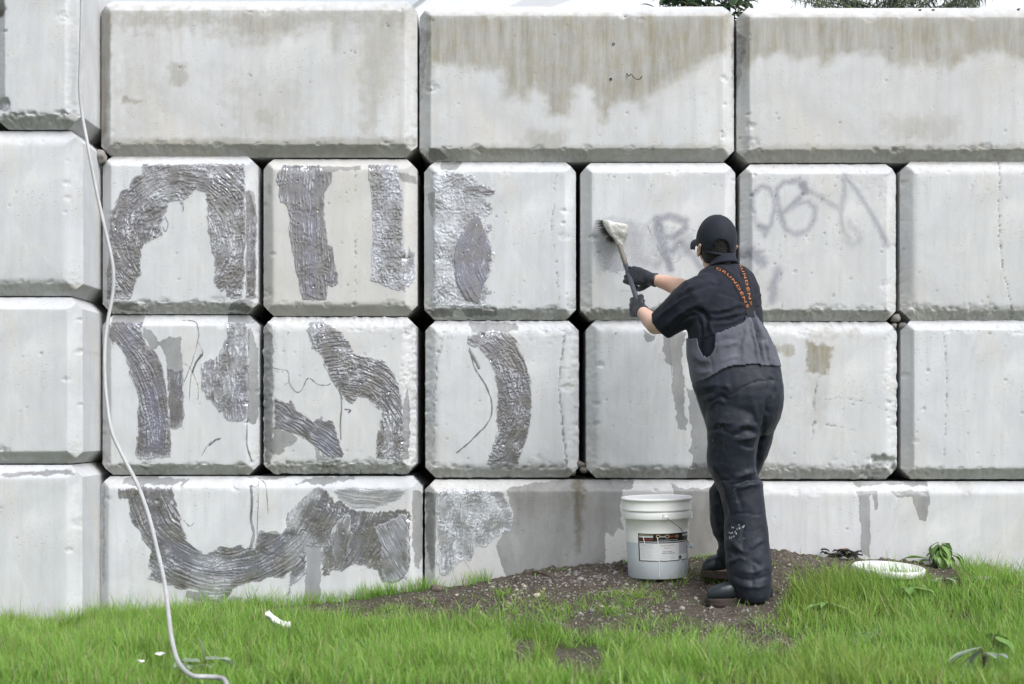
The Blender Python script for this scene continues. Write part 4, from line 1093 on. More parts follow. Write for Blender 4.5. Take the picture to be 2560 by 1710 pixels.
# ---- gravel and stones
def ico(sub):
    bm = bmesh.new(); bmesh.ops.create_icosphere(bm, subdivisions=sub, radius=1)
    v = np.array([p.co[:] for p in bm.verts]); f = np.array([[q.index for q in p.verts] for p in bm.faces]); bm.free()
    return v, f
ICO1, ICO2, ICO3 = ico(1), ico(2), ico(3)
def stone_verts(base, size, flat, seed, rough=.22):
    v, f = base
    g = np.random.default_rng(seed)
    q = v * (1 + rough * noise3(v * 1.3 + g.uniform(0, 50, 3), seed)[:, None] + rough * .4 * noise3(v * 3 + g.uniform(0, 50, 3), seed + 1)[:, None])
    q = q * np.array([1, g.uniform(.6, 1), flat]) * size
    a = g.uniform(0, 6.28); c, s = math.cos(a), math.sin(a)
    return q @ np.array([[c, s, 0], [-s, c, 0], [0, 0, 1]]), f
def stone_material():
    m = NT('gravel_stone'); co = m.coord()
    g = m.attr('tone').outputs['Fac']
    n = m.noise(co, 60, 4)
    r = m.n('ValToRGB'); m.t.links.new(g, r.inputs[0]); e = r.color_ramp.elements
    e[0].position = 0; e[0].color = (.09, .085, .08, 1); e[1].position = 1; e[1].color = (.50, .46, .40, 1)
    for p, c in ((.35, (.17, .16, .15)), (.6, (.26, .25, .25)), (.8, (.33, .29, .24))):
        x = e.new(p); x.color = (*c, 1)
    c = m.mix(m.mr(n, .35, .65, .4, 0), r.outputs[0], (.12, .10, .085))
    return m.fin(c, .8, m.bump(n, .4, .003))
M_STONE = stone_material()
VV, FF, TT = [], [], []; off = 0
def gravel(px, py, sizes, prob, ta, tb, dirt_only=False):
    global off
    k = py > np.interp(px, BX, BY) + 2
    X, S = on_ground_v(px[k], py[k]); S = np.maximum(S, .015)
    Z = ground_z(X, S)
    if dirt_only:
        q = dirt_amount(X, S, Z) > .5; X, S, Z = X[q], S[q], Z[q]
    for x, s_, z in zip(X, S, Z):
        size = RNG.choice(sizes, p=prob)
        v, f = stone_verts(ICO1, size, RNG.uniform(.45, .8), int(RNG.integers(1e6)))
        VV.append(v + [x, -s_, z + size * .22]); FF.append(f + off); TT.append(np.full(len(v), RNG.beta(ta, tb))); off += len(v)
n = 900; px = RNG.triangular(1130, 1420, 1700, n); gravel(px, np.minimum(np.interp(px, BX, BY) + RNG.gamma(2.0, 17, n), 1560), [.004, .006, .008, .011], [.35, .35, .22, .08], 2, 2.2)
n = 420; px = RNG.uniform(1750, 2240, n); gravel(px, np.minimum(np.interp(px, BX, BY) + RNG.gamma(2.0, 20, n), 1540), [.003, .005, .007], [.4, .4, .2], 2, 2.6)
n = 110; gravel(RNG.uniform(1080, 1900, n), RNG.uniform(1420, 1560, n), [.009, .013, .018], [.5, .35, .15], 2, 2.0, True)
n = 620; gravel(RNG.uniform(640, 2000, n), RNG.uniform(1440, 1640, n), [.003, .005, .008], [.45, .4, .15], 2, 2.6, True)
tag(mesh_obj('gravel', np.vstack(VV), np.vstack(FF), M_STONE, None, True, {'tone': ('FLOAT', np.concatenate(TT))}), 'loose grey gravel strewn over the bare dirt below the wall', 'gravel', kind='stuff')

def stone(px, py, size, tone, label, group=None, flat=.6, name='stone', sub=ICO2, seed=1, s0=.5, rough=.22, at=None):
    if at is None:
        x, s, z = on_ground(px, py, s0); loc = (x, -s, z)
    else: loc = at
    v, f = stone_verts(sub, size, flat, seed, rough)
    v[:, 2] += size * flat * .55
    o = mesh_obj(name, v, f, M_STONE, None, True, {'tone': ('FLOAT', np.full(len(v), tone))}, loc)
    return tag(o, label, 'stone', group)
stone(1343, 1492, .021, .93, 'largest smooth beige pebble on the dirt left of the bucket', seed=11)
stone(1360, 1474, .010, .85, 'small pale pebble just behind the largest beige pebble', seed=12)
for k, (px, py, sz, tn) in enumerate([(1292, 1478, .012, .95), (1284, 1490, .011, .98), (1268, 1470, .011, .97), (1322, 1492, .010, .98), (1312, 1468, .009, .97)]):
    stone(px, py, sz, tn, ['upper middle', 'lowest left', 'leftmost', 'lowest right', 'topmost right'][k] + ' white pebble in the cluster left of the largest beige pebble', 'white pebbles in a cluster', seed=20 + k)
stone(1142, 1490, .012, .9, 'lone whitish pebble on the dirt below the joint of the bottom blocks', seed=31)
stone(1684, 1482, .011, .95, 'lone white pebble between the bucket and the near boot', seed=32)
stone(1504, 1518, .011, .9, 'lone pale flat pebble on the dirt below and left of the bucket', seed=33, flat=.45)
stone(1790, 1516, .016, .92, 'cream pebble lying under the toe of the near boot', seed=34)
stone(1877, 1540, .012, .92, 'white pebble on dark soil below the heel of the near boot', seed=35)
stone(1566, 1464, .012, .78, 'tan pebble beside the bottom left of the bucket', seed=36)
stone(1714, 1448, .012, .8, 'tan pebble touching the bottom right of the bucket', seed=37)
stone(2278, 1446, .014, .62, 'grey stone in front of the right end of the white lid', seed=38)
stone(2256, 1453, .009, .92, 'little white pebble left of the grey stone in front of the lid', seed=39)
stone(2205, 1400, .017, .3, 'round dark stone behind the white lid against the wall', seed=40, s0=.1)
stone(1973, 1415, .013, .75, 'pinkish stone on the gravel slope behind the worker heels', seed=41, s0=.2)
stone(1982, 1415, .009, .85, 'small pale stone right of the pinkish stone', seed=42, s0=.2)
# ================================================================ the worker
def cloth(name, col, rough=.75, weave=900, speck=False, sheen=.04):
    m = NT(name); co = m.coord()
    n = m.noise(co, 6, 5, .6)
    c = m.mix(m.mr(n, .3, .7), tuple(x * .75 for x in col), tuple(x * 1.35 for x in col))
    if speck:
        sp = m.attr('spat').outputs['Fac']
        dust = m.noise(co, 22, 5, .75)
        c = m.mix(m.math('MULTIPLY', m.mr(dust, .5, .72), .11), c, (.16, .165, .18))
        v = m.vor(m.coord(scale=(1, 1, .6)), 95); k = m.noise(co, 8, 3)
        f = m.math('MULTIPLY', m.math('MULTIPLY', m.mr(v, .20, .30, 1, 0), m.mr(k, .50, .60)), sp)
        c = m.mix(f, c, (.55, .56, .58))
    w = m.noise(co, weave * .35, 2, .6)
    h = m.math('ADD', m.math('MULTIPLY', w, .25), m.math('MULTIPLY', m.noise(co, 28, 4, .6), .8))
    return m.fin(c, rough, m.bump(h, .35, .004), Sheen_Weight=sheen, Sheen_Roughness=.5, Specular_IOR_Level=.3)
M_SHIRT = cloth('shirt_cloth', (.0082, .0105, .0195), .8)
M_TROUS = cloth('rain_trouser_cloth', (.0092, .0122, .0225), .55, speck=True)
M_BIB = cloth('grey_bib_cloth', (.078, .082, .106), .6)
M_CAP = cloth('cap_cloth', (.0100, .0128, .0225), .75)
M_STRAP = cloth('strap_webbing', (.008, .008, .012), .7)
M_GLOVE = plain('nitrile_glove', (.020, .022, .030), .42, .25, 120, Specular_IOR_Level=.5)
M_BOOT = plain('boot_rubber', (.017, .024, .031), .33, .15, 60)
M_SOLE = plain('boot_sole', (.036, .026, .022), .85, .7, 90)
M_HAIR = plain('black_hair', (.006, .006, .007), .5, .8, 300)
M_ORANGE = plain('orange_print', (.52, .18, .055), .7)
def skin_material():
    m = NT('skin'); co = m.coord()
    n = m.noise(co, 14, 4, .6)
    c = m.mix(m.mr(n, .3, .7), (.60, .375, .285), (.70, .475, .375))
    return m.fin(c, .5, m.bump(m.noise(co, 260, 3), .12, .002), Subsurface_Weight=.15, Subsurface_Radius=(.012, .005, .003), Subsurface_Scale=.6)
M_SKIN = skin_material()

person = empty('person', P(1850, 1475, .66))
person['tmp'] = 0; del person['tmp']
tag(person, 'person in black cap and bib overalls scrubbing the wall with a long brush', 'person')
PB = Vector(person.location)

def ring(c, u, v, ru, rv, n=26, p=2.0):
    an = np.linspace(0, 2 * np.pi, n, endpoint=False)
    ca, sa = np.cos(an), np.sin(an)
    x = np.sign(ca) * np.abs(ca) ** (2 / p); y = np.sign(sa) * np.abs(sa) ** (2 / p)
    return np.asarray(c)[None] + np.outer(x * ru, np.asarray(u)) + np.outer(y * rv, np.asarray(v))

def hslices(rows, p=2.2, tilt=0.0):
    """rows: (py, xL, xR, s, half depth)"""
    R = []
    for py, xl, xr, s, hd in rows:
        c = P((xl + xr) / 2, py, s); k = (D - s) / F
        R.append(ring(c, (math.cos(tilt), 0, math.sin(tilt)), (0, 1, 0), (xr - xl) / 2 * k, hd, 30, p))
    return R

def limb(rows, n=22, flat=1.0, p=2.0):
    """rows: (px, py, s, radius m) - tapered tube; flat scales the depth radius"""
    c = np.array([P(a, b, s)[:] for a, b, s, r in rows]); r = [q[3] for q in rows]
    return limb3(c, r, n, flat, p)

def limb3(c, r, n=18, flat=1.0, p=2.0):
    c = np.asarray(c, float)
    t = np.gradient(c, axis=0); R = []
    for k in range(len(c)):
        d = t[k] / (np.linalg.norm(t[k]) + 1e-9)
        u = np.cross(d, (0, 1, 0)); 
        if np.linalg.norm(u) < .2: u = np.cross(d, (0, 0, 1))
        u /= np.linalg.norm(u); v = np.cross(u, d)
        R.append(ring(c[k], u, v, r[k], r[k] * flat, n, p))
    # rounded ends
    d0 = (c[0] - c[1]); d0 /= np.linalg.norm(d0); d1 = (c[-1] - c[-2]); d1 /= np.linalg.norm(d1)
    e0 = c[0] + (R[0] - c[0]) * .6 + d0 * r[0] * .6; e1 = c[-1] + (R[-1] - c[-1]) * .6 + d1 * r[-1] * .6
    return [e0] + R + [e1]

def ellips(c, r, rot=None, n=24):
    v, f = ICO3
    q = v * np.asarray(r)
    if rot is not None: q = q @ np.array(rot).T
    return q + np.asarray(c), f

def remeshed(name, mb, voxel, smooth=3, fac=.5):
    """union of closed solids -> one continuous skin (verts, quads, normals)"""
    me = bpy.data.meshes.new('tmp'); v = np.vstack(mb.v)
    me.from_pydata([tuple(p) for p in v], [], mb.f); me.update()
    bm = bmesh.new(); bm.from_mesh(me); bmesh.ops.recalc_face_normals(bm, faces=bm.faces[:]); bm.to_mesh(me); bm.free()
    o = bpy.data.objects.new('tmp', me); COL.objects.link(o)
    r = o.modifiers.new('r', 'REMESH'); r.mode = 'VOXEL'; r.voxel_size = voxel
    if smooth:
        q = o.modifiers.new('s', 'SMOOTH'); q.factor = fac; q.iterations = smooth
    bpy.context.view_layer.update()
    ev = o.evaluated_get(bpy.context.evaluated_depsgraph_get())
    m2 = ev.to_mesh()
    n = len(m2.vertices); V = np.empty(n * 3, np.float32); m2.vertices.foreach_get('co', V)
    N = np.empty(n * 3, np.float32); m2.vertices.foreach_get('normal', N)
    nl = len(m2.loops); L = np.empty(nl, np.int32); m2.loops.foreach_get('vertex_index', L)
    Fq = L.reshape(-1, 4) if nl == 4 * len(m2.polygons) else None
    if Fq is None: Fq = np.array([list(p.vertices)[:4] for p in m2.polygons if len(p.vertices) == 4])
    V = V.reshape(-1, 3).astype(float); N = N.reshape(-1, 3).astype(float)
    ev.to_mesh_clear(); bpy.data.objects.remove(o); bpy.data.meshes.remove(me)
    return V, Fq, N

def folds(V, N, fl, wr=None, seed=0):
    """push cloth in and out along lines seen in the photograph, on the side that faces the viewer"""
    px = to_px(V); d = np.zeros(len(V))
    front = sstep(.25, -.25, N[:, 1])
    jx = 5 * fbm2(px[:, 0] / 22, px[:, 1] / 22, 2, 301 + seed); jy = 5 * fbm2(px[:, 0] / 22 + 9, px[:, 1] / 22, 2, 303 + seed)
    for pts, w, a in fl:
        p = spline(pts, 5)
        q, t = line_param(px[:, 0] + jx, px[:, 1] + jy, p)
        wd = np.where(q > 0, .75 * w, 1.7 * w)
        d += 1.15 * a * np.exp(-(q / wd) ** 2) * np.clip(np.sin(np.pi * np.clip(t * .92 + .04, 0, 1)), 0, 1) ** .7 * front
    if wr:
        for amp, sc in wr: d += amp * fbm3(V * sc, 3, 311 + seed)
    return V + N * d[:, None]

def split(V, Fq, mask):
    f = Fq[mask[Fq].all(1)]
    u = np.unique(f); r = np.full(len(V), -1); r[u] = np.arange(len(u))
    return V[u], r[f], u

def put(name, V, f, mat, parent=None, attrs=None, smooth=True):
    return mesh_obj(name, np.asarray(V) - np.array(PB), f, mat, parent or person, smooth, attrs)

def inner_shell(V, Fq, N, t):
    """give an open cloth sheet its thickness"""
    n = len(V)
    Vi = V - N * t
    e = {}
    for q in Fq:
        for a, b in zip(q, np.roll(q, -1)): e[(a, b)] = e.get((a, b), 0) + 1
    bd = [(a, b) for (a, b) in e if (b, a) not in e]
    side = np.array([[b, a, a + n, b + n] for a, b in bd]) if bd else np.zeros((0, 4), int)
    return np.vstack([V, Vi]), np.vstack([Fq, Fq[:, ::-1] + n, side])

def hand(mb, wrist, knuck, thumb_side, dors, r=1.0, gap=.0, grip=.013):
    """palm, four unequal fingers curled round a handle, thumb from the side of the palm"""
    W = np.array(wrist); x = np.array(knuck) - W; L = np.linalg.norm(x); x /= L
    z = np.array(dors, float); z -= x * z.dot(x); z /= np.linalg.norm(z)
    y = np.array(thumb_side, float); y -= x * y.dot(x); y -= z * y.dot(z); y /= np.linalg.norm(y)
    pt = lambda a, b, c: W + x * a + y * b + z * c
    # palm
    rows = [(-.03, .024, .019, 0), (0.0, .026, .018, 0), (.03, .034, .018, .002), (.065, .040, .016, .001), (L, .041, .013, .0)]
    mb.loft([ring(pt(a, 0, c), y, z, w * r, t * r, 22, 2.6) for a, w, t, c in rows])
    ln = [1.0, 1.1, 1.03, .82]
    for k, yy in enumerate((.029, .0095, -.0105, -.029)):
        l = ln[k]; rr = (.0092, .0095, .009, .008)[k] * r
        j = [(L - .012, 0.0), (L + .004, -.001), (L + .026 * l, -.014), (L + .026 * l, -.030 * l), (L + .010, -.047 * l), (L - .012, -.050 * l), (L - .026 * l, -.040 * l)]
        c = spline([pt(a, yy * (1 + .12 * (i > 1)), b) for i, (a, b) in enumerate(j)], 3)
        rad = np.interp(np.linspace(0, 1, len(c)), [0, .3, .6, 1], [rr * 1.08, rr * 1.1, rr, rr * .8])
        mb.loft(limb3(c, rad, 12))
    j = [(.012, .020, -.008), (.038, .042, -.018), (.062, .052, -.032), (.088, .046, -.044), (.104, .036, -.050)]
    c = spline([pt(*q) for q in j], 3)
    rad = np.interp(np.linspace(0, 1, len(c)), [0, .4, .8, 1], [.015 * r, .0125 * r, .0105 * r, .0085 * r])
    mb.loft(limb3(c, rad, 12))
    return x, y, z

R_W, R_K = P(1629, 698, .27), P(1577, 687, .225)
L_W, L_K = P(1603, 776, .405), P(1580, 769, .335)
HUP, HDN = P(1548, 610, .085), P(1607, 796, .405)
R_ARM = [(1855, 712, .55, .056), (1800, 726, .48, .052), (1742, 738, .41, .047), (1722, 730, .385, .047), (1700, 719, .355, .043), (1665, 707, .31, .034), (1640, 700, .285, .027), (1627, 697, .268, .026)]
L_ARM = [(1775, 735, .70, .058), (1730, 755, .69, .054), (1690, 785, .66, .050), (1655, 811, .60, .046), (1640, 811, .56, .046), (1624, 799, .50, .038), (1611, 785, .445, .029), (1602, 776, .405, .027)]

# head frame: he looks at the wall, turned a little to his left
HC = np.array(P(1791, 602, .575)[:])
fx_, fy_ = -.33, .944
upv = np.array([0, 0, 1.0]); TILT = math.radians(19)
f0 = np.array([fx_, fy_, 0.0]); left = np.array([-fy_, fx_, 0.0])
face = f0 * math.cos(TILT) + upv * math.sin(TILT); hup = upv * math.cos(TILT) - f0 * math.sin(TILT)
HR = np.stack([left, face, hup], 1)
def hp(a, b, c): return HC + HR @ np.array([a, b, c])

def body():
    mb = MB()
    v, f = ellips(HC, (.074, .094, .108), HR); mb.add(v, f)
    v, f = ellips(hp(0, .018, -.055), (.058, .070, .066), HR); mb.add(v, f)            # jaw
    mb.loft(limb3([hp(0, .088, -.002), hp(0, .104, -.02), hp(0, .109, -.035), hp(0, .095, -.044)], [.009, .011, .014, .012], 10))   # nose
    for sx in (-1, 1):
        v, f = ellips(hp(sx * .028, .086, .010), (.017, .010, .006), HR); mb.add(v, f)  # brow
        v, f = ellips(hp(sx * .028, .083, -.008), (.011, .008, .008), HR); mb.add(v, f)  # eye ball under the lids
        # ears: leaf with a rim and a lobe
        rows = []
        for t in np.linspace(-.3, 4.6, 14):
            rr = .030 if t < 3.6 else .026
            rows.append(hp(sx * (.079 + .012 * math.sin(t * .8 + .4)), -.012 - .017 * math.cos(t - .9) * 1.0, -.040 + .029 * math.sin(t - .2 + .8)))
        mb.loft(limb3(np.array(rows), [.0058] * 14, 8))
        v, f = ellips(hp(sx * .080, -.008, -.044), (.006, .015, .024), HR); mb.add(v, f)
        v, f = ellips(hp(sx * .077, -.001, -.067), (.006, .009, .010), HR); mb.add(v, f)
    for dz, w in ((-.066, .022), (-.074, .020)):
        v, f = ellips(hp(0, .085, dz), (w, .008, .0045), HR); mb.add(v, f)              # lips
    v, f = ellips(hp(0, .078, -.098), (.020, .012, .013), HR); mb.add(v, f)            # chin
    mb.loft(limb3([hp(0, -.012, -.03), hp(0, -.018, -.09), P(1803, 678, .60)[:], P(1805, 715, .63)[:]], [.056, .056, .060, .075], 20))
    mb.loft(hslices([(690, 1765, 1862, .63, .07), (720, 1745, 1885, .65, .10), (800, 1740, 1895, .68, .11), (900, 1742, 1930, .70, .12), (1000, 1762, 1945, .72, .135), (1075, 1785, 1930, .71, .11)]))
    mb.loft(limb(R_ARM)); mb.loft(limb(L_ARM))
    mb.loft(limb([(1840, 1010, .76, .085), (1836, 1120, .76, .072), (1846, 1210, .73, .058), (1862, 1300, .75, .055), (1872, 1400, .78, .045), (1882, 1470, .785, .042)]))
    mb.loft(limb([(1890, 1010, .66, .08), (1878, 1120, .63, .068), (1842, 1210, .60, .056), (1822, 1300, .55, .05), (1826, 1390, .51, .042), (1832, 1420, .51, .040)]))
    for a, b in ((P(1905, 1487, .78), P(1785, 1489, .80)), (P(1845, 1424, .50), P(1772, 1420, .545))):
        a, b = np.array(a[:]), np.array(b[:]); mb.loft(limb3([a, a * .6 + b * .4, b], [.034, .036, .026], 14))
    hand(mb, R_W, R_K, (0.2, 0, -1), (0, -1, .05), .86); hand(mb, L_W, L_K, (-.2, 0, 1), (-.25, -1, -.2), .86)
    V, f, N = remeshed('body', mb, .0052, 3, .45)
    put('body', V, f, M_SKIN)
body()

# ---- gloves
for W, Kn, th, do, cuff in ((R_W, R_K, (0.2, 0, -1), (0, -1, .05), R_ARM[-2:]), (L_W, L_K, (-.2, 0, 1), (-.25, -1, -.2), L_ARM[-2:])):
    mb = MB(); hand(mb, W, Kn, th, do, 1.06)
    a, b = [np.array(P(*q[:3])[:]) for q in cuff]
    ax = (a - b) / np.linalg.norm(a - b)
    c0 = np.array(W[:]) + ax * .004
    mb.loft(limb3([c0 - ax * .03, c0, c0 + ax * .012, c0 + ax * .020], [.029, .0305, .032, .0325], 20))
    V, f, N = remeshed('glove', mb, .0030, 2, .4)
    V = V + N * (.0012 * fbm3(V * 70, 2, 5))[:, None]
    o = put('glove', V, f, M_GLOVE)

# ---- shirt
def shirt():
    mb = MB()
    mb.loft(hslices([(660, 1778, 1842, .605, .062), (667, 1764, 1862, .61, .078), (675, 1752, 1874, .62, .092), (686, 1742, 1884, .63, .106), (700, 1735, 1891, .64, .118), (720, 1729, 1899, .655, .128), (750, 1725, 1904, .67, .136),
                     (785, 1722, 1907, .685, .142), (820, 1720, 1909, .695, .146), (860, 1722, 1925, .70, .148), (910, 1730, 1938, .71, .146)]))
    # left sleeve, nearer the camera
    def sl(rows, fl=.95):
        R = []
        c = np.array([P(a, b, s)[:] for a, b, s, r in rows]); t = np.gradient(c, axis=0)
        for k in range(len(c)):
            d = t[k] / np.linalg.norm(t[k]); u = np.cross(d, (0, 1, 0)); u /= np.linalg.norm(u); v = np.cross(u, d)
            R.append(ring(c[k], u, v, rows[k][3], rows[k][3] * fl, 30, 2.2))
        mb.loft(R)
    sl([(1800, 728, .67, .080), (1770, 737, .695, .098), (1738, 752, .71, .100), (1706, 774, .70, .086), (1676, 796, .67, .072), (1654, 813, .64, .067)])
    sl([(1850, 714, .56, .085), (1800, 722, .48, .080), (1768, 732, .445, .070), (1745, 738, .415, .066)])
    V, f, N = remeshed('shirt', mb, .0068, 5, .5)
    fl = [([(1640, 800), (1690, 760), (1730, 735)], 4, .004), ([(1655, 825), (1700, 785), (1748, 758)], 5, .005), ([(1668, 838), (1712, 800), (1755, 785)], 4, -.004), ([(1700, 745), (1740, 712), (1765, 704)], 5, .004),
          ([(1735, 735), (1765, 716), (1800, 712)], 4, -.003), ([(1714, 720), (1735, 700), (1760, 690)], 4, -.0035), ([(1676, 770), (1715, 735), (1745, 722)], 4, -.004),
          ([(1740, 775), (1762, 790), (1766, 830)], 6, -.009), ([(1745, 800), (1752, 830), (1750, 870)], 5, -.006), ([(1770, 780), (1810, 775), (1860, 760)], 4, .004), ([(1775, 795), (1820, 792), (1866, 778)], 4, .004),
          ([(1778, 787), (1820, 783), (1862, 769)], 3.5, -.004), ([(1785, 815), (1830, 805), (1866, 792)], 4, .0035), ([(1780, 805), (1820, 800), (1862, 786)], 3, -.0035), ([(1882, 700), (1876, 730), (1880, 770)], 4, .003),
          ([(1888, 730), (1884, 760), (1892, 790)], 3.5, -.003), ([(1885, 750), (1898, 742), (1906, 738)], 3, .003), ([(1884, 775), (1896, 768), (1908, 765)], 3, -.003), ([(1790, 735), (1830, 740), (1852, 756)], 4, -.0025),
          ([(1800, 700), (1780, 720), (1770, 750)], 6, -.003), ([(1755, 845), (1775, 840), (1785, 830)], 3, .003), ([(1762, 800), (1775, 815), (1782, 835)], 3.5, .004), ([(1845, 672), (1855, 690), (1862, 702)], 3.5, -.003), ([(1862, 672), (1872, 700), (1876, 730)], 3.5, .0025)]
    V = folds(V, N, [(a, b * .8, c * 1.9) for a, b, c in fl], [(.0045, 14), (.0026, 34)], 1)
    # sleeve hem: a doubled edge a little in from the cuff
    px = to_px(V); hem = np.array([(1633, 784), (1674, 843)], float)
    q = (px[:, 0] - 1641) * .82 - (px[:, 1] - 789) * -.0
    dl = sd_line(px[:, 0], px[:, 1], [(1641, 780), (1682, 838)], 0)
    V = V - N * (.0022 * np.exp(-(dl / 1.4) ** 2) * (V[:, 1] < -.55))[:, None]
    put('shirt', V, f, M_SHIRT)
    return V, f
SV, SF = shirt()
# collar, standing and folded over
def collar():
    R = []
    for px, py, s, hw, hd, tl in [(1810, 650, .602, 27, .052, .17), (1809, 646, .602, 29, .056, .17), (1808, 645, .602, 31.5, .060, .17), (1807, 655, .605, 35, .066, .18), (1806, 664, .61, 40, .076, .18), (1806, 668, .612, 42, .080, .16), (1806, 670, .612, 38, .070, .16)]:
        R.append(ring(P(px, py, s), (math.cos(tl), 0, math.sin(tl)), (0, 1, -.25), hw / 578, hd, 40, 2.1))
    mb = MB(); mb.loft(R, caps=False)
    V = np.vstack(mb.v); V = V + .0015 * np.stack([0 * V[:, 0], fbm3(V * 40, 2, 3), fbm3(V * 40, 2, 4)], 1)
    put('collar', V, mb.f, M_SHIRT)
collar()

# ---- bib overalls
BIBLINE = [(1700, 985), (1731, 966), (1741, 956), (1762, 950), (1786, 936), (1806, 923), (1823, 917), (1843, 913), (1900, 910), (1903, 914), (1935, 913), (1938, 915), (1975, 914)]
def trousers():
    mb = MB()
    hip = [(850, 1718, 1931, .70, .152), (880, 1717, 1941, .705, .156), (915, 1723, 1950, .71, .160), (940, 1727, 1954, .715, .165), (966, 1731, 1958, .72, .170), (990, 1740, 1959, .722, .170), (1015, 1748, 1958, .72, .166), (1045, 1758, 1951, .715, .155), (1072, 1766, 1938, .71, .135), (1090, 1776, 1920, .71, .11)]
    mb.loft(hslices(hip, 2.3))
    L = [(1000, 1762, 1900, .77, .105), (1045, 1764, 1906, .775, .112), (1080, 1768, 1906, .775, .110), (1110, 1769, 1900, .77, .106), (1140, 1767, 1895, .76, .102), (1165, 1768, 1892, .755, .100), (1188, 1777, 1896, .75, .098), (1207, 1787, 1906, .748, .098), (1240, 1800, 1909, .75, .096), (1284, 1811, 1914, .755, .094),
         (1320, 1811, 1920, .762, .094), (1353, 1811, 1923, .77, .094), (1390, 1813, 1927, .778, .094), (1418, 1815, 1930, .784, .094), (1442, 1818, 1928, .788, .096), (1470, 1826, 1926, .79, .096), (1492, 1835, 1926, .79, .090), (1504, 1846, 1918, .79, .080)]
    mb.loft(hslices(L, 2.3))
    Rr = [(1000, 1842, 1957, .66, .105), (1045, 1840, 1950, .65, .105), (1080, 1832, 1935, .64, .10), (1110, 1826, 1927, .63, .098), (1140, 1822, 1917, .62, .095), (1170, 1806, 1905, .61, .092), (1200, 1792, 1893, .60, .090), (1225, 1774, 1880, .59, .088), (1260, 1773, 1866, .575, .086), (1300, 1775, 1866, .56, .084), (1335, 1781, 1866, .545, .082),
          (1355, 1795, 1866, .535, .080), (1366, 1797, 1866, .53, .078), (1380, 1792, 1868, .525, .08), (1400, 1793, 1870, .52, .078), (1418, 1806, 1868, .52, .07)]
    mb.loft(hslices(Rr, 2.3))
    V, f, N = remeshed('trousers', mb, .0060, 3, .5)
    fl = [([(1905, 1062), (1898, 1100), (1893, 1150), (1896, 1190)], 5, -.016), ([(1920, 1000), (1912, 1040), (1902, 1075)], 6, -.012), ([(1882, 1010), (1892, 1045), (1900, 1070)], 5, .006),
          ([(1835, 1078), (1865, 1062), (1895, 1072)], 6, .008), ([(1838, 1088), (1868, 1078), (1900, 1090)], 5, -.009), ([(1842, 1102), (1872, 1096), (1902, 1084)], 5, .008), ([(1850, 1112), (1880, 1120), (1898, 1106)], 5, -.007),
          ([(1780, 1070), (1800, 1058), (1830, 1060)], 5, .006), ([(1768, 1082), (1795, 1072), (1825, 1085)], 5, -.006), ([(1776, 1100), (1790, 1115), (1786, 1140)], 6, -.005), ([(1778, 1160), (1800, 1190), (1830, 1204)], 6, .008), ([(1790, 1180), (1812, 1200), (1845, 1196)], 5, -.008),
          ([(1830, 1200), (1865, 1188), (1898, 1178)], 5, .009), ([(1840, 1212), (1870, 1204), (1902, 1200)], 4, -.011), ([(1845, 1222), (1878, 1212), (1906, 1212)], 5, .008), ([(1838, 1226), (1846, 1245), (1852, 1276)], 4, -.005),
          ([(1790, 1215), (1800, 1250), (1815, 1290)], 5, -.012), ([(1800, 1190), (1815, 1225), (1822, 1260)], 5, .005), ([(1818, 1290), (1860, 1284), (1912, 1288)], 1.6, -.003),
          ([(1814, 1320), (1850, 1315), (1856, 1350), (1860, 1385)], 4, -.004), ([(1818, 1345), (1840, 1368), (1868, 1384)], 5, .007), ([(1816, 1372), (1838, 1388), (1860, 1394)], 5, -.007), ([(1872, 1372), (1890, 1362), (1910, 1352)], 5, .005), ([(1880, 1404), (1896, 1412), (1914, 1428)], 4, -.005),
          ([(1820, 1410), (1845, 1395), (1862, 1400)], 4, .008), ([(1830, 1442), (1870, 1452), (1925, 1442)], 5, -.006), ([(1838, 1460), (1880, 1470), (1920, 1462)], 5, .006), ([(1845, 1425), (1880, 1432), (1920, 1420)], 5, .005), ([(1880, 1400), (1884, 1440), (1878, 1480)], 4, -.004),
          ([(1735, 975), (1765, 968), (1790, 962)], 5, .005), ([(1745, 990), (1775, 984), (1790, 975)], 4, -.005), ([(1755, 1005), (1785, 995), (1800, 985)], 5, .006), ([(1783, 1000), (1800, 992), (1818, 1000)], 4, -.006), ([(1768, 1020), (1795, 1005), (1815, 1010)], 4, .005), ([(1800, 968), (1815, 966), (1826, 978)], 4, .004),
          ([(1795, 1008), (1830, 985), (1870, 962), (1910, 952), (1958, 955)], 1.3, -.0035), ([(1900, 915), (1920, 950), (1935, 990)], 3.5, -.004), ([(1918, 920), (1935, 950), (1940, 980)], 3.5, .004), ([(1930, 1000), (1922, 1030), (1915, 1060)], 4, .004), ([(1775, 1240), (1785, 1290), (1800, 1340)], 5, .005), ([(1790, 1240), (1800, 1300), (1812, 1345)], 5, -.006), ([(1795, 1358), (1815, 1372), (1830, 1388)], 4, .006)]
    V = folds(V, N, fl, [(.0042, 9), (.0020, 20), (.0009, 48)], 2)
    px = to_px(V)
    below = px[:, 1] > np.interp(px[:, 0], [q[0] for q in BIBLINE], [q[1] for q in BIBLINE]) - 6
    V2, f2, u = split(V, f, below)
    p2 = px[u]
    sp = np.maximum.reduce([sstep(-10, 12, sd_poly(p2[:, 0], p2[:, 1], q)) for q in ([(1765, 1060), (1800, 1060), (1815, 1200), (1800, 1220), (1770, 1150)], [(1790, 1180), (1830, 1200), (1850, 1300), (1820, 1310), (1800, 1250)], [(1815, 1280), (1900, 1285), (1890, 1340), (1815, 1350)])])
    V3, f3 = inner_shell(V2, f2, N[u], .004)
    put('trousers', V3, f3, M_TROUS, attrs={'spat': ('FLOAT', np.concatenate([sp, sp]))})
trousers()
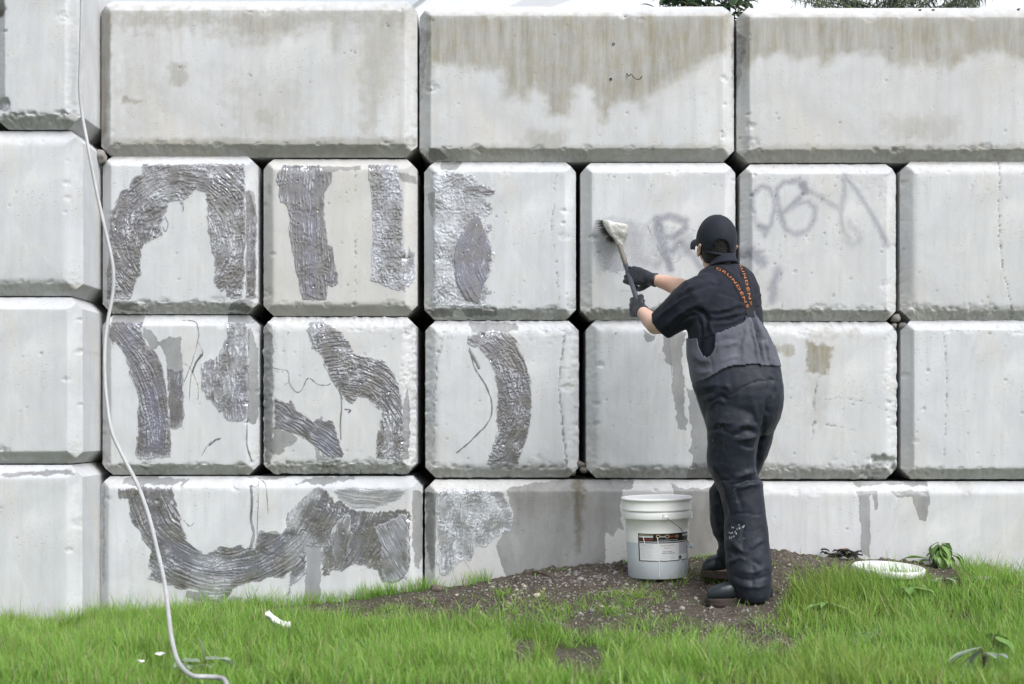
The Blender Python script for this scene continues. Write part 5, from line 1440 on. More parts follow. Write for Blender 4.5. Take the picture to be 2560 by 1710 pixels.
def bib():
    mb = MB()
    mb.loft(hslices([(745, 1724, 1906, .668, .142), (785, 1719, 1912, .684, .150), (820, 1717, 1919, .694, .155), (845, 1716, 1928, .70, .158), (867, 1716, 1938, .704, .161), (890, 1716, 1945, .708, .163), (915, 1721, 1952, .712, .167), (945, 1726, 1958, .718, .172), (975, 1734, 1963, .722, .176), (1000, 1742, 1964, .722, .176)], 2.3))
    V, f, N = remeshed('bib', mb, .0058, 3, .5)
    fl = [([(1880, 790), (1888, 820), (1897, 850), (1903, 885), (1908, 912)], 3.6, -.024), ([(1874, 795), (1882, 830), (1890, 870), (1896, 908)], 4.5, .010), ([(1890, 800), (1905, 835), (1918, 870), (1930, 912)], 5, .012), ([(1900, 825), (1912, 860), (1922, 912)], 3, -.008),
          ([(1866, 800), (1852, 840), (1842, 880), (1836, 905)], 7, -.004), ([(1872, 800), (1862, 850), (1858, 905)], 7, .005), ([(1790, 858), (1815, 848), (1838, 852)], 5, -.005), ([(1792, 872), (1820, 862), (1850, 858)], 5, .004), ([(1800, 905), (1830, 894), (1850, 896)], 4, .003),
          ([(1725, 880), (1750, 900), (1778, 905)], 6, .005), ([(1728, 900), (1755, 920), (1780, 922)], 5, -.005), ([(1735, 930), (1760, 932), (1785, 922)], 5, .004), ([(1775, 895), (1778, 910), (1782, 935)], 3, -.003), ([(1788, 838), (1790, 868), (1783, 888)], 1.6, -.002)]
    V = folds(V, N, fl, [(.003, 11), (.0014, 30)], 3)
    px = to_px(V)
    OUT = [(1690, 846), (1741, 846), (1747, 868), (1757, 889), (1768, 892), (1779, 886), (1787, 868), (1788, 833), (1806, 827), (1842, 813), (1862, 802), (1866, 788), (1868, 774), (1884, 773), (1890, 788), (1902, 804), (1916, 824), (1926, 845), (1934, 862), (1990, 880), (1990, 914), (1938, 915), (1935, 913), (1903, 914), (1900, 910), (1843, 913), (1823, 917), (1806, 923), (1786, 936), (1762, 950), (1741, 956), (1731, 966), (1690, 990)]
    q = sd_poly(px[:, 0], px[:, 1], OUT)
    V2, f2, u = split(V, f, q > -1.2)
    # lift towards the strap so the cloth hangs from it
    V3, f3 = inner_shell(V2, f2, N[u], .004)
    put('bib', V3, f3, M_BIB)
    return V2, f2
BV, BF = bib()

# ---- straps with their printed lettering
tree = BVHTree.FromPolygons([Vector(v) for v in SV], [list(map(int, q)) for q in SF])
def on_shirt(px, py, lift):
    o = Vector((0, -D, EYE)); d = (P(px, py, .5) - o).normalized()
    h = tree.ray_cast(o, d)
    p = h[0] if h[0] is not None else P(px, py, .62)
    return p - d * lift
def text_mesh(txt):
    cu = bpy.data.curves.new('t', 'FONT'); cu.body = txt; cu.size = 1.0; cu.resolution_u = 3; cu.extrude = 0; cu.space_character = 1.18
    o = bpy.data.objects.new('t', cu); COL.objects.link(o); bpy.context.view_layer.update()
    ev = o.evaluated_get(bpy.context.evaluated_depsgraph_get()); m = ev.to_mesh()
    v = np.array([x.co[:] for x in m.vertices]); f = [list(p.vertices) for p in m.polygons]
    ev.to_mesh_clear(); bpy.data.objects.remove(o); bpy.data.curves.remove(cu)
    return v, f
def strap(pts, txt, t0=.04, t1=.97):
    q = spline(pts, 6)
    c = np.array([on_shirt(a, b, .007)[:] for a, b in q])
    for _ in range(3): c[1:-1] = .25 * c[:-2] + .5 * c[1:-1] + .25 * c[2:]
    t = np.gradient(c, axis=0); t /= np.linalg.norm(t, axis=1)[:, None]
    nrm = np.array([0, -1.0, .12]); side = np.cross(np.tile(nrm, (len(c), 1)), t); side /= np.linalg.norm(side, axis=1)[:, None]
    side = -side if side[len(c) // 2][2] < 0 else side
    nn = np.cross(t, side); nn *= np.sign(nn.dot(nrm))[:, None]
    w = .0135
    rings = []
    for k in range(len(c)):
        rings.append([c[k] - side[k] * w, c[k] + side[k] * w, c[k] + side[k] * w - nn[k] * .003, c[k] - side[k] * w - nn[k] * .003])
    mb = MB(); mb.loft([np.array(r) for r in rings])
    st = put('strap', np.vstack(mb.v), mb.f, M_STRAP, smooth=False)
    v, f = text_mesh(txt)
    L = np.concatenate([[0], np.cumsum(np.linalg.norm(np.diff(c, axis=0), axis=1))])
    x = (v[:, 0] - v[:, 0].min()) / (v[:, 0].max() - v[:, 0].min()); y = v[:, 1]; hh = .72
    l = (t0 + (t1 - t0) * x) * L[-1]
    ip = lambda A: np.stack([np.interp(l, L, A[:, k]) for k in range(3)], 1)
    Vt = ip(c) + ip(side) * ((y - .36) / hh * .0108)[:, None] + ip(nn) * .0012
    mesh_obj('strap_lettering', Vt - np.array(PB), f, M_ORANGE, st, False)
strap([(1786, 668), (1796, 672), (1810, 679), (1824, 690), (1838, 705), (1850, 725), (1861, 747), (1869, 765), (1874, 780)], 'GRUNDÉNS', .05, .93)
strap([(1850, 662), (1855, 672), (1861, 686), (1866, 702), (1870, 722), (1874, 742), (1877, 760), (1877, 780)], 'GRUNDÉNS', .02, .90)
# strap junction tab
mb = MB()
a = np.array([on_shirt(1870, 770, .012)[:], on_shirt(1880, 768, .012)[:], on_shirt(1888, 790, .016)[:], on_shirt(1868, 792, .016)[:]])
mb.add(np.vstack([a, a - [0, .003, 0]]), [[0, 1, 2, 3], [7, 6, 5, 4], [0, 4, 5, 1], [1, 5, 6, 2], [2, 6, 7, 3], [3, 7, 4, 0]])
put('strap_tab', np.vstack(mb.v), mb.f, M_STRAP, smooth=False)

# ---- cap
def capdome():
    na, nt = 150, 52
    V = []; th = np.linspace(.02, 1, nt)
    for t in th:
        for j in range(na):
            a = 2 * math.pi * j / na
            ph = t * 1.80                                    # down past the equator
            r = math.sin(min(ph, math.pi / 2)) * (1.0 if ph < math.pi / 2 else 1 - .03 * (ph - math.pi / 2))
            z = math.cos(ph) if ph < math.pi / 2 else -(ph - math.pi / 2) * 1.35
            seam = 1 - .010 * math.exp(-((((a + .3) * 6 / (2 * math.pi)) % 1 - .5) / .03) ** 2) * math.sin(min(ph, 1.57))
            bulge = 1 + .035 * math.exp(-((math.sin(a) - 1) / .5) ** 2) * math.sin(min(ph, 1.57))
            front = 1 + .05 * max(0, math.sin(a)) * math.exp(-((ph - .9) / .5) ** 2)
            V.append(hp(.0865 * r * math.cos(a) * seam, (.103 * r * math.sin(a) * bulge - .002) * seam, .004 + .110 * z * front))
    V = np.array(V); V = V + (V - HC) * (.010 * fbm3(V * 26, 3, 77))[:, None]
    i = np.arange(nt - 1)[:, None] * na + np.arange(na)[None]
    j = np.arange(nt - 1)[:, None] * na + (np.arange(na)[None] + 1) % na
    Fq = np.stack([i, j, j + na, i + na], -1).reshape(-1, 4)
    px = to_px(V)
    arch = [(1777, 640), (1777, 627), (1782, 612), (1792, 600), (1803, 597), (1815, 600), (1822, 612), (1824, 626), (1824, 640)]
    back = ((V - HC) @ face) < 0
    cut = (sd_poly(px[:, 0], px[:, 1], arch) > 0) & back
    V2, F2, u = split(V, Fq, ~cut)
    n = V2 - HC; n /= np.linalg.norm(n, axis=1)[:, None]
    V3, F3 = inner_shell(V2, F2[:, ::-1], n, .003)
    cp = put('cap', V3, F3, M_CAP)
    tr = BVHTree.FromPolygons([Vector(v) for v in V], [list(map(int, q)) for q in Fq])
    def oncap(a, b, lift=.001):
        o = Vector((0, -D, EYE)); d = (P(a, b, .5) - o).normalized(); h = tr.ray_cast(o, d)
        return np.array(((h[0] if h[0] is not None else P(a, b, .66)) - d * lift)[:])
    mb = MB()
    mb.tube([oncap(a, b) for a, b in spline(arch[1:-1], 5)], .0016, 6)
    put('cap_piping', np.vstack(mb.v), mb.f, M_CAP, cp and None)
    mb = MB(); rr = []
    for t in np.linspace(-.95, .95, 15):
        p_ = hp(.0865 * math.sin(t), -.1030 * math.cos(t), -.036)
        rr.append(p_)
    rr = np.array(rr); R = []
    for k, p_ in enumerate(rr):
        n_ = (p_ - HC); n_[2] = 0; n_ /= np.linalg.norm(n_)
        R.append(np.array([p_ + upv * .006, p_ + upv * .006 + n_ * .003, p_ - upv * .006 + n_ * .003, p_ - upv * .006]))
    mb.loft(R); put('cap_strap', np.vstack(mb.v), mb.f, M_CAP)
    v, f = ellips(hp(0, 0, .113), (.007, .007, .004), HR); put('cap_button', v, f, M_CAP)
    # brim
    R = []
    for t in np.linspace(0, 1, 8):
        row = []
        for a in np.linspace(-1.15, 1.15, 21):
            x0 = .084 * math.sin(a); y0 = .100 * math.cos(a)
            row.append(hp(x0 * (1 + .05 * t), y0 + .068 * t * math.cos(a * .9) ** .8, -.022 + .004 * t - .028 * (abs(a) / 1.15) ** 2 - .012 * t))
        R.append(row)
    R = np.array(R); nr, nc = R.shape[:2]; V = R.reshape(-1, 3)
    V3, F3 = inner_shell(V, grid_faces(nr, nc), np.tile(upv, (len(V), 1)), .003)
    put('cap_brim', V3, F3, M_CAP)
capdome()
# hair: short back and sides, with loose strands
def hair():
    na, nt = 60, 22; V = []
    for t in np.linspace(0, 1, nt):
        for k in range(na):
            a = math.pi + (k / (na - 1) - .5) * 3.5
            low = -.088 if abs(a - math.pi) < 1.0 else -.088 + .05 * (abs(a - math.pi) - 1.0) / .75
            z = .03 + (low - .03) * t
            r = .985 - .30 * max(0, t - .55) ** 1.5
            V.append(hp(.083 * r * math.sin(a), .099 * r * math.cos(a) * (1 if math.cos(a) < 0 else 1), z))
    V = np.array(V); n = V - HC; n[:, 2] = 0; n /= np.linalg.norm(n, axis=1)[:, None]
    V = V + n * (.0022 * fbm3(V * np.array([160, 160, 45]), 3, 9))[:, None]
    V3, F3 = inner_shell(V, grid_faces(nt, na), n, .006)
    h = put('hair', V3, F3, M_HAIR)
    mb = MB(); g = np.random.default_rng(4)
    for _ in range(420):
        i = g.integers(0, len(V)); d = n[i] * .5 + np.array([g.normal(0, .35), g.normal(0, .35), -1.0]); d /= np.linalg.norm(d)
        L = g.uniform(.006, .016); s_ = np.cross(d, n[i]); s_ /= np.linalg.norm(s_)
        b = V[i] + n[i] * .0005
        mb.add([b - s_ * .0008, b + s_ * .0008, b + d * L], [[0, 1, 2]])
    o = put('hair_strands', np.vstack(mb.v), mb.f, M_HAIR); o['kind'] = 'stuff'
hair()

# ---- boots
def boot(heel, toe, shaft):
    h, t = np.array(heel[:]), np.array(toe[:]); ax = t - h; L = np.linalg.norm(ax); ax /= L
    sd = np.cross(ax, upv); sd /= np.linalg.norm(sd); up2 = np.cross(sd, ax)
    prof = [(.00, .028, .050), (.05, .036, .085), (.15, .040, .105), (.30, .040, .110), (.42, .042, .098), (.55, .046, .084), (.70, .050, .074), (.82, .049, .066), (.91, .041, .056), (.97, .027, .042), (1.0, .012, .026)]
    mb = MB(); R = []
    for f_, w, hh in prof:
        c = h + ax * (L * f_) + up2 * (.030 + hh / 2 - .008)
        R.append(ring(c, sd, up2, w, hh / 2, 26, 2.7))
    mb.loft(R)
    mb.loft(limb3([h + ax * L * .2 + up2 * .09, np.array(shaft[:]) - upv * .02, np.array(shaft[:])], [.047, .052, .056], 22))
    V, f, N = remeshed('boot', mb, .0055, 4, .5)
    V = V + N * (.0012 * fbm3(V * 40, 2, 3))[:, None]
    b = put('boot', V, f, M_BOOT)
    ms = MB(); R = []
    out = [(-.006, .022), (.02, .038), (.12, .043), (.28, .039), (.42, .041), (.58, .049), (.74, .054), (.86, .052), (.95, .040), (1.0, .025), (1.022, .006)]
    ups = [h + ax * (L * a) + sd * w for a, w in out] + [h + ax * (L * a) - sd * w for a, w in out[::-1]]
    ups = spline(np.array(ups + [ups[0]]), 3)[:-1]
    for z, k in ((-.008, .94), (-.004, .985), (.006, 1.0), (.010, .975), (.015, .99), (.024, .985), (.028, .95)):
        c = ups.mean(0); R.append(c + (ups - c) * k + up2 * z)
    ms.loft(R)
    mesh_obj('sole', np.vstack(ms.v) - np.array(PB), ms.f, M_SOLE, b, True)
boot(P(1930, 1508, .775), P(1768, 1512, .80), P(1888, 1440, .785))
boot(P(1852, 1446, .49), P(1756, 1440, .545), P(1832, 1390, .51))

# ================================================================ long scrub brush in his hands
M_WOOD = plain('worn_wood', (.15, .135, .115), .6, .3, 60)
M_HANDLE = plain('painted_handle', (.055, .062, .082), .4, .15, 80)
M_BRIS = plain('bristles', (.045, .04, .03), .7)
M_PASTE = plain('brush_paste', (.42, .425, .40), .25, .8, 70, var=.35, Specular_IOR_Level=.8)
brush = empty('scrub_brush', HDN)
tag(brush, 'long handled scrub brush with a paste covered fan head pressed on the wall', 'brush')
bo = np.array(HDN[:])
hu, hd_ = np.array(HUP[:]), np.array(HDN[:])
ax = (hu - hd_) / np.linalg.norm(hu - hd_)
mid = hd_ + (hu - hd_) * .70
mb = MB(); mb.tube([hd_ - ax * .01, hd_, hd_ * .5 + mid * .5, mid], [.010, .0115, .0115, .0112], 14)
mesh_obj('handle', np.vstack(mb.v) - bo, mb.f, M_HANDLE, brush)
mb = MB(); mb.tube([mid, mid * .3 + hu * .7, hu + ax * .004], [.0112, .0120, .0125], 14)
mesh_obj('handle_neck', np.vstack(mb.v) - bo, mb.f, M_WOOD, brush)
# fan shaped head
tl, tr_ = np.array(P(1503, 549, .075)[:]), np.array(P(1571, 563, .085)[:])
wv = (tr_ - tl); wl_ = np.linalg.norm(wv); wv /= wl_
topc = (tl + tr_) / 2; hv = topc - hu; hl = np.linalg.norm(hv); hv /= hl
dn = np.cross(wv, hv); dn = dn if dn[1] < 0 else -dn            # towards the viewer
mb = MB()
R = []
for t, w, th in [(-.08, .014, .014), (.06, .018, .017), (.2, .026, .020), (.4, .041, .022), (.6, .054, .024), (.8, .061, .025), (.95, .063, .022), (1.02, .060, .014)]:
    R.append(ring(hu + hv * hl * t + wv * (.001 * t), wv, dn, w, th, 26, 3.0))
mb.loft(R)
V, f, N = remeshed('head', mb, .0042, 1, .4)
V = V + N * (.0045 * fbm3(V * 38, 3, 5) + .0025 * np.maximum(0, fbm3(V * 90, 2, 8)))[:, None]
mesh_obj('brush_block', V - bo, f, M_PASTE, brush)
mb = MB(); g = np.random.default_rng(5)
for _ in range(1100):
    t = g.uniform(.12, 1.0); w = np.interp(t, [0, .2, .6, 1], [.016, .03, .056, .064])
    u = g.uniform(-1, 1)
    b = hu + hv * hl * t + wv * w * u - dn * .014
    tip = b - dn * g.uniform(.045, .06) + wv * (w * u * .28 - .030) + hv * g.uniform(-.012, .004) + wv * g.normal(0, .004)
    tip[1] = min(tip[1], -.004)
    s_ = wv * .0011
    mb.add([b - s_, b + s_, b + hv * .0014, tip], [[0, 1, 3], [1, 2, 3], [2, 0, 3]])
o = mesh_obj('bristles', np.vstack(mb.v) - bo, mb.f, M_BRIS, brush, False); o['kind'] = 'stuff'
# ================================================================ bucket
def plastic():
    m = NT('white_pail_plastic'); co = m.coord()
    n = m.noise(co, 9, 4, .6)
    c = m.mix(m.mr(n, .35, .7), (.93, .935, .94), (.89, .90, .91))
    # the paste inside shows through the translucent lower half
    z = m.n('SeparateXYZ'); m.t.links.new(m.coord(), z.inputs[0])
    lv = m.math('ADD', z.outputs[2], m.math('MULTIPLY', m.math('SUBTRACT', m.noise(co, 14, 2), .5), .01))
    c = m.mix(m.mr(lv, .158, .166, 1, 0), c, (.60, .645, .71))
    d = m.noise(m.coord(scale=(1, 1, .2)), 40, 4, .7)
    c = m.mix(m.math('MULTIPLY', m.mr(d, .62, .75), m.mr(z.outputs[2], .3, .02, 0, .5)), c, (.33, .30, .26))
    return m.fin(c, .38, None, Subsurface_Weight=.1, Subsurface_Radius=(.01, .01, .01))
M_PAIL = plastic()
M_LABELW = plain('label_paper', (.70, .71, .74), .5, var=.03)
M_LABELK = plain('label_black', (.012, .011, .011), .4)
M_LABELG = plain('label_grey_panel', (.48, .49, .56), .5, var=.03)
M_INK = plain('label_ink', (.22, .22, .25), .6)
M_INKL = plain('label_faint_ink', (.50, .50, .54), .6)
M_RED = plain('label_red', (.42, .045, .03), .5)
M_BROWN = plain('label_maroon', (.07, .022, .02), .5)
M_GOLD = plain('label_gold', (.62, .50, .28), .45)
M_TAN = plain('label_tan', (.20, .14, .07), .5)
M_SILV = plain('label_silver', (.55, .56, .58), .35)
M_GREEN = plain('label_green', (.035, .10, .085), .5)
M_STEEL = plain('bail_wire', (.17, .17, .18), .35, Metallic=.9)
M_PASTEW = plain('white_paste', (.76, .77, .78), .3, .4, 80)

def bucket():
    bx, bs = (1645 - 1280) / F * (D - .40), .40
    zb = EYE + (HOR - 1441) / F * (D - .40)
    root = empty('plastic_pail', (bx, -bs, zb), (math.radians(1.6), math.radians(-1.0), 0))
    tag(root, 'white plastic pail without lid standing on the dirt beside the worker boots', 'bucket')
    r0, r1, H = .1325, .1465, .357
    rad = lambda z: r0 + (r1 - r0) * z / H
    mb = MB()
    # outer wall, ribs near the top, rolled rim, inner wall, floor
    prof = [(.0, .004), (r0 - .012, .004), (r0 - .004, .0), (r0, .004), (rad(.1), .1), (rad(.2), .2), (rad(.262), .262), (rad(.264) + .007, .264), (rad(.266) + .0085, .268), (rad(.29) + .0075, .290), (rad(.293) + .0065, .2925), (rad(.295) + .004, .2945),
            (rad(.297) + .004, .299), (rad(.3) + .0105, .301), (rad(.303) + .011, .306), (rad(.307) + .0095, .309), (rad(.33) + .0085, .33), (rad(.345) + .0085, .345), (rad(.346) + .0125, .347), (rad(.35) + .013, .353), (rad(.357) + .0095, H), (rad(.357) + .001, H), (rad(.35) - .002, .351),
            (rad(.2) - .003, .2), (rad(.150) - .003, .150)]
    mb.lathe(prof, seg=72)
    mb.build('pail_body', M_PAIL, root)
    mp = MB(); prof2 = [(0.0, .157), (.05, .158), (.11, .157), (rad(.157) - .0035, .160), (rad(.16) - .0035, .145)]
    mp.lathe(prof2, seg=48); o = mp.build('paste_fill', M_PASTEW, root)
    # vertical stiffeners between the ribs
    for a in (-1.45, -.35, .6, 2.0):
        mr_ = MB(); c = np.array([math.cos(a) * (rad(.28) + .008), math.sin(a) * (rad(.28) + .008), .278])
        mr_.box(c, (.010, .0045, .013), rot=[[math.cos(a), -math.sin(a), 0], [math.sin(a), math.cos(a), 0], [0, 0, 1]])
        mr_.build('rib', M_PAIL, root, smooth=False)
    # handle ear, wire bail and grip knob
    er = MB(); a = -1.40
    er.tube([[math.cos(a) * (rad(.275) + .008), math.sin(a) * (rad(.275) + .008), .275], [math.cos(a) * (rad(.275) + .022), math.sin(a) * (rad(.275) + .022), .275]], [.013, .010], 14)
    er.build('handle_ear', M_PAIL, root)
    A = np.array([math.cos(a) * (rad(.275) + .020), math.sin(a) * (rad(.275) + .020), .276])
    k = (D - .40) / F
    Bp = np.array([(1722 - 1647) * k + .004, -.05, (1441 - 1362) * k])
    mid1 = A * .5 + Bp * .5 + np.array([.012, -.035, .012])
    pth = spline([A, A * .75 + mid1 * .25 + [0, -.006, 0], mid1, Bp], 8)
    bw = MB(); bw.tube(pth, .0016, 8); bw.build('bail', M_STEEL, root)
    kn = MB(); kn.tube([Bp + [-.016, .002, .004], Bp + [-.006, 0, .0], Bp + [.006, -.002, -.002]], [.005, .0055, .0085], 14); kn.tube([Bp + [.004, -.002, -.0005], Bp + [.012, -.004, -.002]], [.011, .010], 16)
    kn.build('bail_grip', M_PAIL, root)
    # wrap label : coordinates in photo pixels of the label, wrapped on the pail
    A0 = -math.pi / 2
    def ang(px): return A0 + math.asin(max(-.98, min(.98, (px - 1646.5) / 76.0)))
    def wrap(px, py, lift):
        z = (1441 - py) * k; r = rad(z) + lift; th = ang(px)
        return (r * math.cos(th), r * math.sin(th), z)
    lab = None
    def patch(name, x0, x1, y0, y1, mat, lift, parent, n=16, torn=0):
        V = []; xs_ = np.linspace(x0, x1, n)
        for i, y in enumerate((y0, y1)):
            for j, x in enumerate(xs_):
                yy = y + (torn * float(fbm2(np.array([x / 4.0]), np.array([3.3]), 3, 9)[0]) if i == 1 else 0)
                V.append(wrap(x, yy + .6 * ((x - 1655) / 60) ** 2 * -1, lift))
        return mesh_obj(name, V, grid_faces(2, n)[:, ::-1], mat, parent, True)
    lab = patch('label', 1596, 1716, 1327, 1396, M_LABELK, .0006, root, 30, 1.2)
    patch('label_panel', 1598.5, 1715, 1351, 1394, M_LABELW, .0010, lab, 28, 1.8)
    patch('label_stripe', 1598, 1716, 1346.6, 1348.4, M_SILV, .0011, lab, 20)
    patch('label_stripe', 1598, 1630, 1332.5, 1337, M_SILV, .0011, lab, 8)
    patch('label_stripe', 1702, 1716, 1331, 1336, M_SILV, .0011, lab, 8)
    patch('label_stripe', 1599, 1631, 1329.6, 1330.6, M_GOLD, .0012, lab, 8)
    patch('label_stripe', 1598, 1631, 1339, 1344.5, M_BROWN, .0011, lab, 8)
    patch('label_panel', 1693, 1715, 1352, 1380, M_LABELG, .0013, lab, 8)
    # emblem of ring, lettering and ring; a green seal
    def disc(name, cx, cy, rx, ry, mat, lift, hole=0):
        n = 20; V = []; 
        for q in range(n):
            t = 2 * math.pi * q / n; V.append(wrap(cx + rx * math.cos(t), cy + ry * math.sin(t), lift))
        if hole:
            for q in range(n):
                t = 2 * math.pi * q / n; V.append(wrap(cx + (rx - hole) * math.cos(t), cy + (ry - hole) * math.sin(t), lift))
            f = [[q, n + q, n + (q + 1) % n, (q + 1) % n] for q in range(n)]
        else: f = [list(range(n))[::-1]]
        mesh_obj(name, V, f, mat, lab, False)
    disc('emblem_ring', 1642, 1333.5, 4.6, 4.2, M_GOLD, .0013, 1.2); disc('emblem_ring', 1664, 1334, 4.8, 4.4, M_GOLD, .0013, 1.2); disc('emblem_ring', 1688, 1334.6, 3.4, 3.2, M_GOLD, .0013, 1.0)
    for x0, n_, mat in ((1646, 5, M_SILV), (1669, 6, M_RED)):
        for q in range(n_):
            h = (3.2, 2.2, 2.8, 2.0, 3.0, 2.4)[q]
            patch('emblem_stroke', x0 + q * 2.7, x0 + q * 2.7 + 1.9, 1335.6 - h, 1335.8, mat, .0014, lab, 3)
    disc('label_seal', 1696.5, 1387.5, 3.9, 5.0, M_GREEN, .0014)
    def words(name, txt, cx, cy, w, h, mat):
        v, f = text_mesh(txt)
        x = (v[:, 0] - (v[:, 0].min() + v[:, 0].max()) / 2) / (v[:, 0].max() - v[:, 0].min()) * w + cx
        y = cy - (v[:, 1] - .36) / .72 * h
        mesh_obj(name, [wrap(a_, b_, .0016) for a_, b_ in zip(x, y)], f, mat, lab, False)
    words('label_lettering', 'ELEPHANT', 1664.5, 1356.5, 33, 4.8, M_TAN)
    words('label_lettering', 'SNOT', 1664, 1362.8, 17, 4.6, M_TAN)
    # lines of print too small to read
    g = np.random.default_rng(3)
    for (x0, x1, y, hgt, mat) in [(1651, 1679, 1368.0, 1.0, M_INKL), (1653, 1677, 1371.8, 2.0, M_INK), (1650, 1682, 1375.6, 2.0, M_INK), (1651, 1684, 1380, .8, M_INKL), (1655, 1680, 1384.5, .8, M_INKL), (1648, 1664, 1387.6, 1.0, M_INKL), (1672, 1682, 1387.4, 1.2, M_INK),
                                 (1600, 1631, 1354, 1.2, M_INKL), (1600, 1631, 1364, 1.3, M_INKL), (1645, 1690, 1343, 1.2, M_SILV), (1606, 1629, 1341.5, 1.2, M_RED)] + [(1600 + (q % 3), 1622 + (q * 7) % 9, 1367.5 + q * 2.6, .7, M_INKL) for q in range(9)] + [(1601, 1629, 1356 + 1.6 * q, .6, M_INKL) for q in range(4)]:
        mbx = MB(); x = x0
        while x < x1:
            w = g.uniform(1.5, 5.0); e = min(x + w, x1)
            V = [wrap(x, y - hgt / 2, .0016), wrap(e, y - hgt / 2, .0016), wrap(e, y + hgt / 2, .0016), wrap(x, y + hgt / 2, .0016)]
            mbx.add(V, [[3, 2, 1, 0]]); x = e + g.uniform(.5, 1.3)
        o = mbx.build('label_print', mat, lab, smooth=False); o['kind'] = 'stuff'
    # drips of paste down the side
    for pts, w in (([(1640.5, 1336), (1641.5, 1345), (1642, 1352)], .0028), ([(1608, 1336), (1609, 1343), (1610, 1352)], .0022), ([(1644, 1395), (1643, 1402), (1645, 1412), (1643, 1422), (1644, 1436)], .0030), ([(1698, 1394), (1697, 1397)], .003)):
        q = spline([wrap(a_, b_, .0012) for a_, b_ in pts], 6)
        r_ = w * (.6 + .7 * np.abs(fbm2(np.arange(len(q)) / 4.0, .3, 2, 5)))
        m_ = MB(); m_.tube(q, r_, 8); m_.build('paste_drip', M_PASTEW, root)
bucket()

# ---- lid
def lid():
    px, py, s = 2221, 1421, .47
    z = EYE + (HOR - 1433) / F * (D - s)
    root = empty('pail_lid', ((px - 1280) / F * (D - s), -s, z), (math.radians(5.5), math.radians(.8), .4))
    tag(root, 'round white pail lid lying on the ground in front of the leafy weed', 'lid')
    mb = MB()
    R = .160
    mb.lathe([(R - .006, 0), (R, .002), (R + .001, .026), (R - .003, .030), (R - .010, .030), (R - .013, .022), (R - .030, .021), (R - .036, .018), (.04, .018), (.0, .018)], seg=72)
    mb.lathe([(R - .006, 0), (R - .008, .016), (0, .016)], seg=72)
    mb.build('lid_body', M_PAIL2, root)
    for k in range(10):
        a = k * math.pi / 5 + .2; m_ = MB()
        m_.box((math.cos(a) * (R + .001), math.sin(a) * (R + .001), .012), (.0022, .0035, .011), rot=[[math.cos(a), -math.sin(a), 0], [math.sin(a), math.cos(a), 0], [0, 0, 1]])
        m_.build('lid_tab', M_PAIL2, root, smooth=False)
M_PAIL2 = plain('white_lid_plastic', (.66, .67, .68), .4, var=.05)
lid()

# ---- the hanging cable
M_CABLE = plain('cable_sheath', (.40, .41, .42), .5, .2, 60)
cp = [(205, -60, .375), (204, 0, .372), (203, 60, .370), (201, 150, .366), (199, 220, .366), (206, 290, .372), (217, 350, .40), (228, 410, .42), (244, 490, .44), (262, 570, .46), (278, 640, .48), (284, 690, .49), (281, 740, .50), (268, 810, .52), (262, 870, .54), (262, 940, .57), (268, 1010, .60),
      (280, 1080, .64), (312, 1150, .68), (344, 1212, .72), (372, 1290, .78), (392, 1370, .84), (412, 1460, .92), (422, 1540, 1.0), (428, 1590, 1.15)]
s_end = above_ground(441, 1644, .09)[1]
path = [P(a, b, c if b < 1150 else .68 + (s_end - .06 - .68) * ((b - 1150) / 480) ** 1.4)[:] for a, b, c in cp]
for px, py in ((441, 1644), (458, 1672), (482, 1690), (515, 1692), (545, 1694), (560, 1699), (568, 1716), (574, 1740)):
    x, s, z = above_ground(px, py, .09 if px < 450 else .075); path.append((x, -s, z))
q = spline(path, 6)
mb = MB(); mb.tube(q, np.interp(np.linspace(0, 1, len(q)), [0, .25, .6, 1], [.0072, .0078, .0084, .0078]), 12)
tag(mb.build('cable', M_CABLE), 'long off white cable hanging down the wall into the grass', 'cable')

# ---- broad leaved weeds
def leaf_material(name, c0, c1, rough=.45):
    m = NT(name); co = m.coord(); n = m.noise(co, 25, 4, .6)
    c = m.mix(m.mr(n, .3, .7), c0, c1)
    m.fin(c, rough, m.bump(m.noise(co, 120, 3), .3, .003))
    tr = m.n('BsdfTranslucent'); m.t.links.new(c, tr.inputs['Color']); ms = m.n('MixShader'); ms.inputs[0].default_value = .25
    m.t.links.new(m.b.outputs[0], ms.inputs[1]); m.t.links.new(tr.outputs[0], ms.inputs[2]); m.t.links.new(ms.outputs[0], m.out.inputs[0])
    return m.mat
M_LEAF = leaf_material('weed_leaf', (.11, .22, .05), (.22, .36, .10))
M_LEAFP = leaf_material('pale_leaf', (.22, .30, .22), (.36, .42, .34))
M_LEAFD = leaf_material('shrub_leaf', (.06, .11, .06), (.15, .22, .13), .3)
M_STEM = plain('weed_stem', (.12, .13, .05), .6)
def leaf_sheet(L, w, droop, fold=.25, lobes=0, n=9, curl=0):
    """leaf along +x from the origin: verts, quads; arched, folded on the midrib"""
    V = []
    for i, t in enumerate(np.linspace(0, 1, n)):
        ww = w * (math.sin(math.pi * min(1, t * .93 + .05) ** .8)) ** .9
        if lobes: ww *= 1 + .35 * math.sin(t * lobes * math.pi)
        a = droop * t * t
        x = L * (t - .12 * a * t); z = L * (.30 * t - a * .55 * t)
        for u in (-1, -.5, 0, .5, 1):
            V.append((x, u * ww, z + abs(u) * ww * fold + curl * w * math.sin(u * 3 + t * 6)))
    return np.array(V), grid_faces(n, 5)
def rotz(v, a):
    c, s = math.cos(a), math.sin(a); return v @ np.array([[c, s, 0], [-s, c, 0], [0, 0, 1]])
def roty(v, a):
    c, s = math.cos(a), math.sin(a); return v @ np.array([[c, 0, s], [0, 1, 0], [-s, 0, c]])
